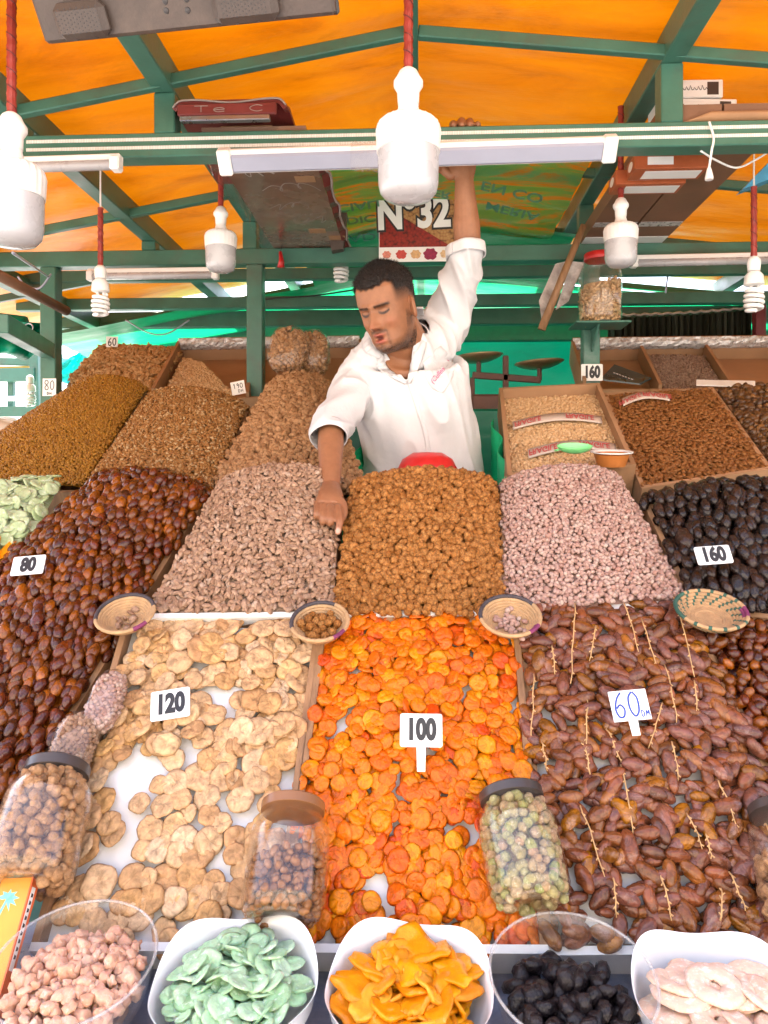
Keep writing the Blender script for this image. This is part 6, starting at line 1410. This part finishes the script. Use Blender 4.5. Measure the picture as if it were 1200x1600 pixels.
# ---- skin, lips, brows, stubble
def paint_body(me):
    P = vcos(me); N = len(P); col = np.tile(np.array([.29, .125, .060]), (N, 1)); L = ((P - HC) @ HM) / HS; L[:, 0] /= .90; x, y, z = L.T; ax = np.abs(x)
    hd = (np.linalg.norm(L, axis=1) < .17) & (z > -.125)
    nz_ = np.array([mnoise.noise(p * 26) for p in P]); fz = np.array([mnoise.noise(p * 260) for p in P])
    col *= (1 + .08 * nz_)[:, None]
    def mix(mask, c): 
        mk = np.clip(mask, 0, 1)[:, None]; col[:] = col * (1 - mk) + np.array(c) * mk
    F_ = hd & (y > .0); g_ = hd.astype(float)
    mix(g_ * (y > .05) * (gs(x, 0, .014) * gs(z, -.036, .012) * .35 + gs(ax, .045, .016) * gs(z, -.032, .016) * .30), (.40, .12, .06))
    notear = np.clip((.073 - ax) / .002, 0, 1)
    beard = g_ * notear * np.clip((-.0855 - z + .046 * np.clip((ax - .044) / .026, 0, 1) ** 1.6) / .015, 0, 1) * (y > -.03) * np.clip((z + .128) / .01, 0, 1)
    mous = g_ * (y > .04) * gs(z, -.0530, .0054) * np.clip((.032 - ax) / .008, 0, 1); side = g_ * notear * np.clip((ax - .058) / .008, 0, 1) * (z > -.06) * (z < .03) * (y > -.012) * (y < .022)
    gap = gs(x, 0, .023) * gs(z, -.0705, .0115)
    goat = g_ * (y > .03) * gs(ax, .0265, .0045) * (z < -.054) * np.clip((z + .105) / .01, 0, 1) * .7
    st = np.maximum(np.maximum(np.maximum(beard, goat) * .95, mous * .9), side * .6) * (1 - np.clip(gap * 1.5, 0, 1)); st = np.maximum(st, g_ * (y > .03) * gs(x, 0, .006) * gs(z, -.0915, .005) * .9)
    mix(st * (.86 + .6 * fz), (.030, .017, .011))
    mix(g_ * (y > .05) * np.clip(1.6 * gs(x, 0, .0155) * np.maximum(gs(z, -.0610, .0040), gs(z, -.0785, .0052)), 0, .9), (.34, .085, .06))
    mix(g_ * (y > .04) * np.clip(2.0 * gs(x, 0, .0095) * gs(z, -.0695, .0034), 0, .95), (.10, .018, .015))
    mix(g_ * (y > .05) * np.clip(1.3 * gs(ax, .0085, .0038) * gs(z, -.0465, .0026), 0, .8), (.08, .025, .015))  # nostril shade painted as two dark spots
    bz = .0150 + .10 * (ax - .03) - 9 * np.clip(ax - .036, 0, 1) ** 1.6 * .1
    mix(g_ * (y > .03) * np.clip(1.7 * gs(z, bz, .0040) * (ax > .010) * np.clip((.056 - ax) / .006, 0, 1) * (.75 + .5 * fz), 0, .93), (.025, .015, .010))
    mix(g_ * (y > .03) * np.clip(1.9 * gs(z, -.0062 + 22 * (ax - .031) ** 2, .0028) * np.clip((.0178 - np.abs(ax - .032)) / .004, 0, 1), 0, .95), (.022, .012, .009))
    mix(g_ * (y > .03) * np.clip(.8 * gs(z, .0070 - 14 * (ax - .032) ** 2, .0020) * np.clip((.018 - np.abs(ax - .032)) / .004, 0, 1), 0, .6), (.17, .07, .035))  # eyelid crease shade painted as a darker line
    mix(g_ * (y > .03) * .45 * gs(ax, .018, .006) * gs(z, .002, .008), (.20, .085, .045))  # socket shade beside the nose painted into the skin colour
    hl = hair_mask(L) * g_ * np.where((ax > .080) & (z < .025), 0, 1); mix(np.clip(hl * 1.2, 0, .93), (.020, .012, .009))
    for tp in (fing[0][0][3],):
        d_ = np.linalg.norm(P - (tp + V3(0, -.004, .004)), axis=1); mix(np.clip(1.5 - d_ / .006, 0, .7), (.62, .38, .30))
    below = (P[:, 2] < CZ - .02) & (P[:, 1] > 2.12); mix(below.astype(float), (.05, .055, .07))
    a = me.color_attributes.new('tone', 'FLOAT_COLOR', 'POINT'); a.data.foreach_set('color', np.concatenate([np.clip(col, 0, 1), np.ones((N, 1))], 1).astype(np.float32).ravel())
def hair_mask(L):
    """1 on the top of the head, fading down the clipped sides"""
    x, y, z = L.T; ax = np.abs(x)
    line = .060 + .010 * np.clip(ax / .05, 0, 1) ** 2 + .002 * np.sin(x * 300)
    frontm = np.clip((z - line) / .006 + .3, 0, 1); sidez = .012 - .045 * np.clip((-y) / .08, 0, 1)
    sidem = np.clip((z - sidez) / .050, 0, 1) ** .8
    w = np.clip((y - .046) / .014, 0, 1); w = np.maximum(w, np.clip((.046 - ax) / .01, 0, 1) * (y > 0))
    return frontm * w + sidem * (1 - w)
paint_body(bme); MT['skin'] = vcol_mat('skin', 'tone', .48, .12, .25, 420, .001)
bme.materials.clear(); bme.materials.append(MT['skin']); smooth(bme)
person = thing('person', 'seller in a white open necked coat pointing at the almonds, one arm holding the beam', 'person', (pel[0], pel[1], .5))
PO = V3(pel[0], pel[1], .5)
def pbuild(me, name, parent):
    me.transform(Matrix.Translation(Vector(-PO))); return link(name, me, parent)
def tuck(me):
    P = vcos(me); N = vnos(me); x, y, _ = proj(P); L = (P - HC) @ HM
    cR = eR + (wR - eR) * .16; cL_ = eL + (wL - eL) * .03
    open_ = (np.linalg.norm(L, axis=1) < .150) | (P[:, 2] > at(0, 412, 2.1)[2]) | (P[:, 1] < cR[1] + .03)
    open_ |= inpoly(x, y, [(570, 500), (596, 560), (634, 606), (650, 560), (655, 470), (600, 460)]) & (P[:, 1] < 2.215)
    s_ = np.where(open_ | (P[:, 2] < CZ - .1), 0, .022); P = P - N * s_[:, None]; me.vertices.foreach_set('co', P.astype(np.float32).ravel()); me.update()
def inpoly(x, y, poly):
    c = np.zeros(len(x), bool); j = len(poly) - 1
    for i in range(len(poly)):
        xi, yi = poly[i]; xj, yj = poly[j]; c ^= ((yi > y) != (yj > y)) & (x < (xj - xi) * (y - yi) / (yj - yi + 1e-9) + xi); j = i
    return c
tuck(bme); pb = pbuild(bme, 'body', person)
# ---- cropped hair: offset scalp plus short strands
MT['hair'] = pmat('dark_hair', (.014, .009, .007), .55, .35, 90, .8, 500)
hm = hair_mask(hv / HS / np.array([.90, 1, 1])); keepf = [q for q in hf if len(q) == 4 and min(hm[i] for i in q) > .72]
hn = unit(np.array([1, 0, 0])); nrmh = hv / (np.linalg.norm(hv * np.array([1, .8, 1]), axis=1)[:, None] + 1e-9)
offs = .0008 + .0050 * np.clip((hm - .6) / .4, 0, 1) * np.clip((hv[:, 2] - .03) / .04, .15, 1)
disp = np.array([mnoise.noise(p * 120) for p in hv]) * .0022 + np.array([mnoise.noise(p * 320) for p in hv]) * .0012
hw = HC + (hv + nrmh * (offs + disp * (offs / .009))[:, None]) @ HM.T
used = sorted({i for q in keepf for i in q}); ren = {i: k for k, i in enumerate(used)}
hmm = MB(); hmm.add([hw[i] for i in used], [tuple(ren[i] for i in q) for q in keepf])
cand = np.where((hm > .30) & (hv[:, 2] > -.01))[0]; wgt = np.clip((hm[cand] - .28) / .45, 0, 1) ** 1.3; sel = RNG.choice(cand, 14000, p=wgt / wgt.sum()); sv, sf = [], []
for i in sel:
    p = hw[i] + (HM @ RNG.normal(size=3)) * .0016; nd = HM @ unit(nrmh[i] + RNG.normal(size=3) * .75 + np.array([0, .35, 0])); sd = unit(np.cross(nd, RNG.normal(size=3))) * .0004; Ls = (.0018 + .0085 * np.clip((hm[i] - .4) / .6, 0, 1) * np.clip((hv[i, 2] - .02) / .05, .1, 1)) * (.6 + .6 * RNG.random()); k0 = len(sv)
    sv += [p - sd, p + sd, p + nd * Ls]; sf.append((k0, k0 + 1, k0 + 2))
hmm.add(sv, sf); ho = hmm.build('hair', MT['hair'], person); ho.data.transform(Matrix.Translation(Vector(-PO)))

# ---- white coat
MT['coat'] = pmat('white_cotton', (.60, .595, .605), .8, .03, 12, .55, 34, spec=.2)
cuffR = eR + (wR - eR) * .16; cuffL = eL + (wL - eL) * .03
axR = unit(wR - eR); axL = unit(eL - sL * .5 - ((sL + eL) / 2) * .5)
tubes = [
    ([pel + V3(.01, .0, -.42), pel + V3(.0, 0, -.1), wai, che, upc, nb_ + V3(0, .012, -.028)], [.235, .195, .166, .176, .166, .085], [.75, .74, .74, .76, .72, .9], (0, 1, 0)),
    ([sR + V3(.0, 0, .002), upc + V3(-.02, .012, .030), nb_ + V3(0, .012, -.02), upc + V3(.06, .03, .055), sL], [.066, .085, .078, .084, .070], [1, .9, .9, .9, 1], (0, 0, 1)),
    ([sR, sR + (eR - sR) * .5, eR, cuffR + axR * .03], [.058, .051, .048, .0415], [1, 1, 1, 1], None),
    ([sL + V3(-.005, 0, -.03), sL + (eL - sL) * .5, eL, cuffL + (wL - eL) * .12], [.064, .051, .044, .0425], [1, 1, 1, 1], None)]
cm = blob(tubes, [(sR, (.062,) * 3, None), (sL, (.066,) * 3, None)], n=26)
cme = skin(cm, .0045, 4, .5); P = vcos(cme); Nn = vnos(cme)
def ridge(v): return 1 - np.abs(v) * 2
def coat_folds(P):
    out = np.zeros(len(P)); tR = np.clip(((P - sR) @ unit(eR - sR)) / np.linalg.norm(eR - sR), -.3, 1.6); dR = np.linalg.norm(P - (sR + np.outer(tR, eR - sR)), axis=1)
    tL = np.clip(((P - sL) @ unit(eL - sL)) / np.linalg.norm(eL - sL), -.6, 1.4); dL = np.linalg.norm(P - (sL + np.outer(tL, eL - sL)), axis=1)
    wRm = np.clip((.095 - dR) / .02, 0, 1) * np.clip(tR / .2, 0, 1); wLm = np.clip((.11 - dL) / .03, 0, 1) * np.clip((tL + .45) / .3, 0, 1)
    for i, p in enumerate(P):
        base = max(ridge(mnoise.noise((p[0] * 13 + p[2] * 6, p[1] * 8, p[2] * 3.2 + 4))), 0) ** 2 * .0120 + mnoise.noise((p[0] * 22 + p[2] * 6, p[1] * 12, p[2] * 5)) * .0050
        a = wRm[i]; b = wLm[i]
        r_ = max(ridge(mnoise.noise((tR[i] * 2.6 + p[0] * 15, p[1] * 10, p[2] * 11 + 9))), 0) ** 2 * .0105 if a > 0 else 0      # creases across the bent sleeve
        l_ = max(ridge(mnoise.noise((p[0] * 24 + p[2] * 7, p[1] * 9, p[2] * 2.2 + 2))), 0) ** 2 * .0130 if b > 0 else 0        # pull lines up the raised sleeve
        out[i] = base * (1 - max(a, b)) + r_ * a + l_ * b
    return out
P2 = P + Nn * coat_folds(P)[:, None]
# openings: neck, cuffs
px_, py_, _ = proj(P2); facing = (Nn @ unit(CAM - che)) > .05
Vpoly = [(582, 514), (600, 546), (618, 572), (635, 594), (642, 558), (647, 520), (647, 484), (628, 470), (600, 480)]
kill = inpoly(px_, py_, Vpoly) & (P2[:, 1] < 2.215)
kill |= (np.linalg.norm(P2 - (nb_ + V3(-.004, -.004, .030)), axis=1) < .062) & (P2[:, 2] > nb_[2] - .03)
cutR = ((P2 - cuffR) @ axR > 0) & (np.linalg.norm(P2 - cuffR, axis=1) < .12); kill |= cutR
cL = cuffL; aL2 = unit(unit(wL - eL) + V3(0, .28, 0)); kill |= ((P2 - cL) @ aL2 > 0) & (np.linalg.norm(P2 - cL, axis=1) < .14)
kill |= P2[:, 2] < .98
cbm = bmesh.new(); cbm.from_mesh(cme); cbm.verts.ensure_lookup_table()
for v, p in zip(cbm.verts, P2): v.co = p
bmesh.ops.delete(cbm, geom=[v for v, k in zip(cbm.verts, kill) if k], context='VERTS')
# drop loose islands, relax the cut edges
for _ in range(6):
    ed = [v for v in cbm.verts if v.is_boundary]; new = {}
    for v in ed:
        nb2 = [e.other_vert(v).co for e in v.link_edges if e.is_boundary]
        if len(nb2) == 2: new[v] = (v.co * 2 + nb2[0] + nb2[1]) / 4
    for v, c in new.items(): v.co = c
COAT_BVH = BVHTree.FromBMesh(cbm)
loops_ = []
bnd = {v: [e.other_vert(v) for e in v.link_edges if e.is_boundary] for v in cbm.verts if v.is_boundary}; seen = set()
for v0 in bnd:
    if v0 in seen: continue
    lp = [v0]; seen.add(v0); cur = v0
    while True:
        nx_ = [w for w in bnd[cur] if w not in seen]
        if not nx_: break
        cur = nx_[0]; seen.add(cur); lp.append(cur)
    if len(lp) > 20: loops_.append(np.array([v.co[:] for v in lp]))
cme2 = bpy.data.meshes.new('coat'); cbm.to_mesh(cme2); cbm.free(); cme2.materials.clear(); cme2.materials.append(MT['coat']); smooth(cme2)
coat = pbuild(cme2, 'coat', person); sm_ = coat.modifiers.new('cloth_thickness', 'SOLIDIFY'); sm_.thickness = .0022; sm_.offset = -1
def cast(px, py, off=.004):
    d = Vector(ray(px, py)).normalized(); h = COAT_BVH.ray_cast(Vector(CAM), d)
    return (np.array(h[0]) - np.array(d) * off) if h[0] is not None else None
def ribbon(inner, outer, name, parent, n=22, k=7, lift=(.002, .009), th=.0022, mat='coat'):
    """cloth flap between two outlines, laid on the coat"""
    I = spline([(*p, 0) for p in inner], 8); O = spline([(*p, 0) for p in outer], 8); I = np.array([I[int(i * (len(I) - 1) / (n - 1))] for i in range(n)]); O = np.array([O[int(i * (len(O) - 1) / (n - 1))] for i in range(n)]); G = []; lastY = 2.1
    for i in range(n):
        row = []
        for j in range(k):
            q = I[i] + (O[i] - I[i]) * j / (k - 1); f_ = math.sin(math.pi * j / (k - 1)); p = cast(q[0], q[1], lift[0] + (lift[1] - lift[0]) * (.35 + .65 * f_))
            row.append(p)
        good = [p for p in row if p is not None]; fall = good[0][1] if good else lastY; lastY = fall
        G.append([at(*(I[i] + (O[i] - I[i]) * j / (k - 1))[:2], fall) if p is None else p for j, p in enumerate(row)])
    G = np.array(G)
    for _ in range(3): G[1:-1, :, 1] = (G[:-2, :, 1] + 2 * G[1:-1, :, 1] + G[2:, :, 1]) / 4; G[:, 1:-1, 1] = (G[:, :-2, 1] + 2 * G[:, 1:-1, 1] + G[:, 2:, 1]) / 4
    m = MB(); m.sheet(G, th); o = m.build(name, MT[mat], parent, True); o.data.transform(Matrix.Translation(Vector(-PO))); return o
ribbon([(584, 512), (592, 532), (601, 548)], [(566, 532), (570, 550), (595, 561)], 'collar', coat)
ribbon([(600, 549), (618, 573), (636, 597)], [(590, 563), (592, 578), (633, 600)], 'lapel', coat)
ribbon([(648, 482), (649, 520), (644, 558), (636, 596)], [(660, 482), (668, 520), (661, 560), (641, 600)], 'lapel', coat)
ribbon([(636, 598), (650, 640), (662, 680), (667, 715)], [(642, 598), (657, 640), (669, 680), (674, 715)], 'placket', coat, lift=(.001, .003))
ribbon([(661, 568), (666, 590), (676, 607), (690, 614)], [(689, 540), (705, 560), (709, 585), (694, 613)], 'breast_pocket', coat, lift=(.0025, .0035))
MT['pink_thread'] = pmat('pink_thread', (.55, .10, .22), .6, .2, 60, .2, 200)
# pink script on the pocket, laid on the cloth
tme = text_mesh('(Cullenfes)', 1.0, .012, .0, .35); tv_ = vcos(tme); cA, cB = (674, 598), (702, 565); dx = np.array([cB[0] - cA[0], cB[1] - cA[1]], float); Lx = np.linalg.norm(dx); ux = dx / Lx; uy = np.array([ux[1], -ux[0]]); wtx = tv_[:, 0].max() - tv_[:, 0].min(); nv_ = []
for p in tv_:
    q = (np.array(cA) + np.array(cB)) / 2 + ux * p[0] / wtx * Lx * 1.0 + uy * p[1] * 11.0; r_ = cast(q[0], q[1], .0075); nv_.append(r_ if r_ is not None else at(q[0], q[1], 2.1))
for v, p in zip(tme.vertices, nv_): v.co = p
tme.materials.clear(); tme.materials.append(MT['pink_thread']); pbuild(tme, 'embroidery', coat)
# collar standing round the back of the neck
nax = unit(hb_ - nb_); nR = frame(nax, (0, 1, 0)); G = []
for a_ in np.linspace(R(-25), R(205), 40):
    e_ = nR @ np.array([math.cos(a_), math.sin(a_), 0]); G.append([nb_ + V3(0, .006, -.012) + e_ * (.108 - .036 * min(t_ * 1.8, 1) + .006 * math.sin(t_ * 3)) + nax * (.068 * t_ - .030) for t_ in np.linspace(0, 1, 7)])
m = MB(); m.sheet(np.array(G), .003); o = m.build('collar_stand', MT['coat'], coat, True); o.data.transform(Matrix.Translation(Vector(-PO)))
# rolled cuffs along the sleeve openings
for lp in loops_:
    c = lp.mean(0)
    for cu_, ax_ in ((cuffR, axR), (cL, aL2)):
        if np.linalg.norm(c - cu_) < .07:
            lp2 = lp.copy()
            for _ in range(8): lp2 = (np.roll(lp2, 1, 0) + 2 * lp2 + np.roll(lp2, -1, 0)) / 4
            n_ = len(lp2); G = np.array([[c + (p - c) * (1.012 + .014 * math.sin(math.pi * t_)) - ax_ * (.030 * t_ - .003) for t_ in np.linspace(0, 1, 6)] for p in np.concatenate([lp2, lp2[:1]])]); m = MB(); m.sheet(G, .003); o = m.build('rolled_cuff', MT['coat'], coat, True); o.data.transform(Matrix.Translation(Vector(-PO)))

# red plastic basin held against the belly, behind the candied nuts
t = thing('red_basin', 'red plastic basin showing over the candied nuts in front of the seller', 'basin'); c = at(668, 745, 2.10); m = MB(); m.lathe([(0, .062), (.04, .060), (.066, .044), (.080, .015), (.084, -.02), (.087, -.02), (.083, .018), (.068, .048), (.04, .065), (0, .067)], 36, c); autosmooth(m.build('basin_shell', MT['red'], t), 50)
m = MB(); m.lathe([(.084, -.022), (.094, -.024), (.094, -.020), (.084, -.018)], 36, c, close=True); m.build('rim', MT['red'], t)
# green strips hanging on both sides of the seller's gap
for px, sg, lb in ((566, 1, 'green plastic cloth hanging beside the walnut heap at the seller\'s gap'), (772, -1, 'green plastic cloth hanging beside the chickpea box at the seller\'s gap')):
    t = thing('green_cloth', lb, 'cloth'); a = at(px, 655 if sg < 0 else 680, 2.36); P = [[(a[0] + sg * .012 * math.sin(i * .9) + (sg * -.02) * i / 20, a[1] - .36 * i / 20, a[2] - .012 * i - .55 * j / 8 + .0 * i) for j in range(9)] for i in range(21)]
    m = MB(); m.sheet(P, .003); m.build('cloth', MT['tarp_green'], t, True)
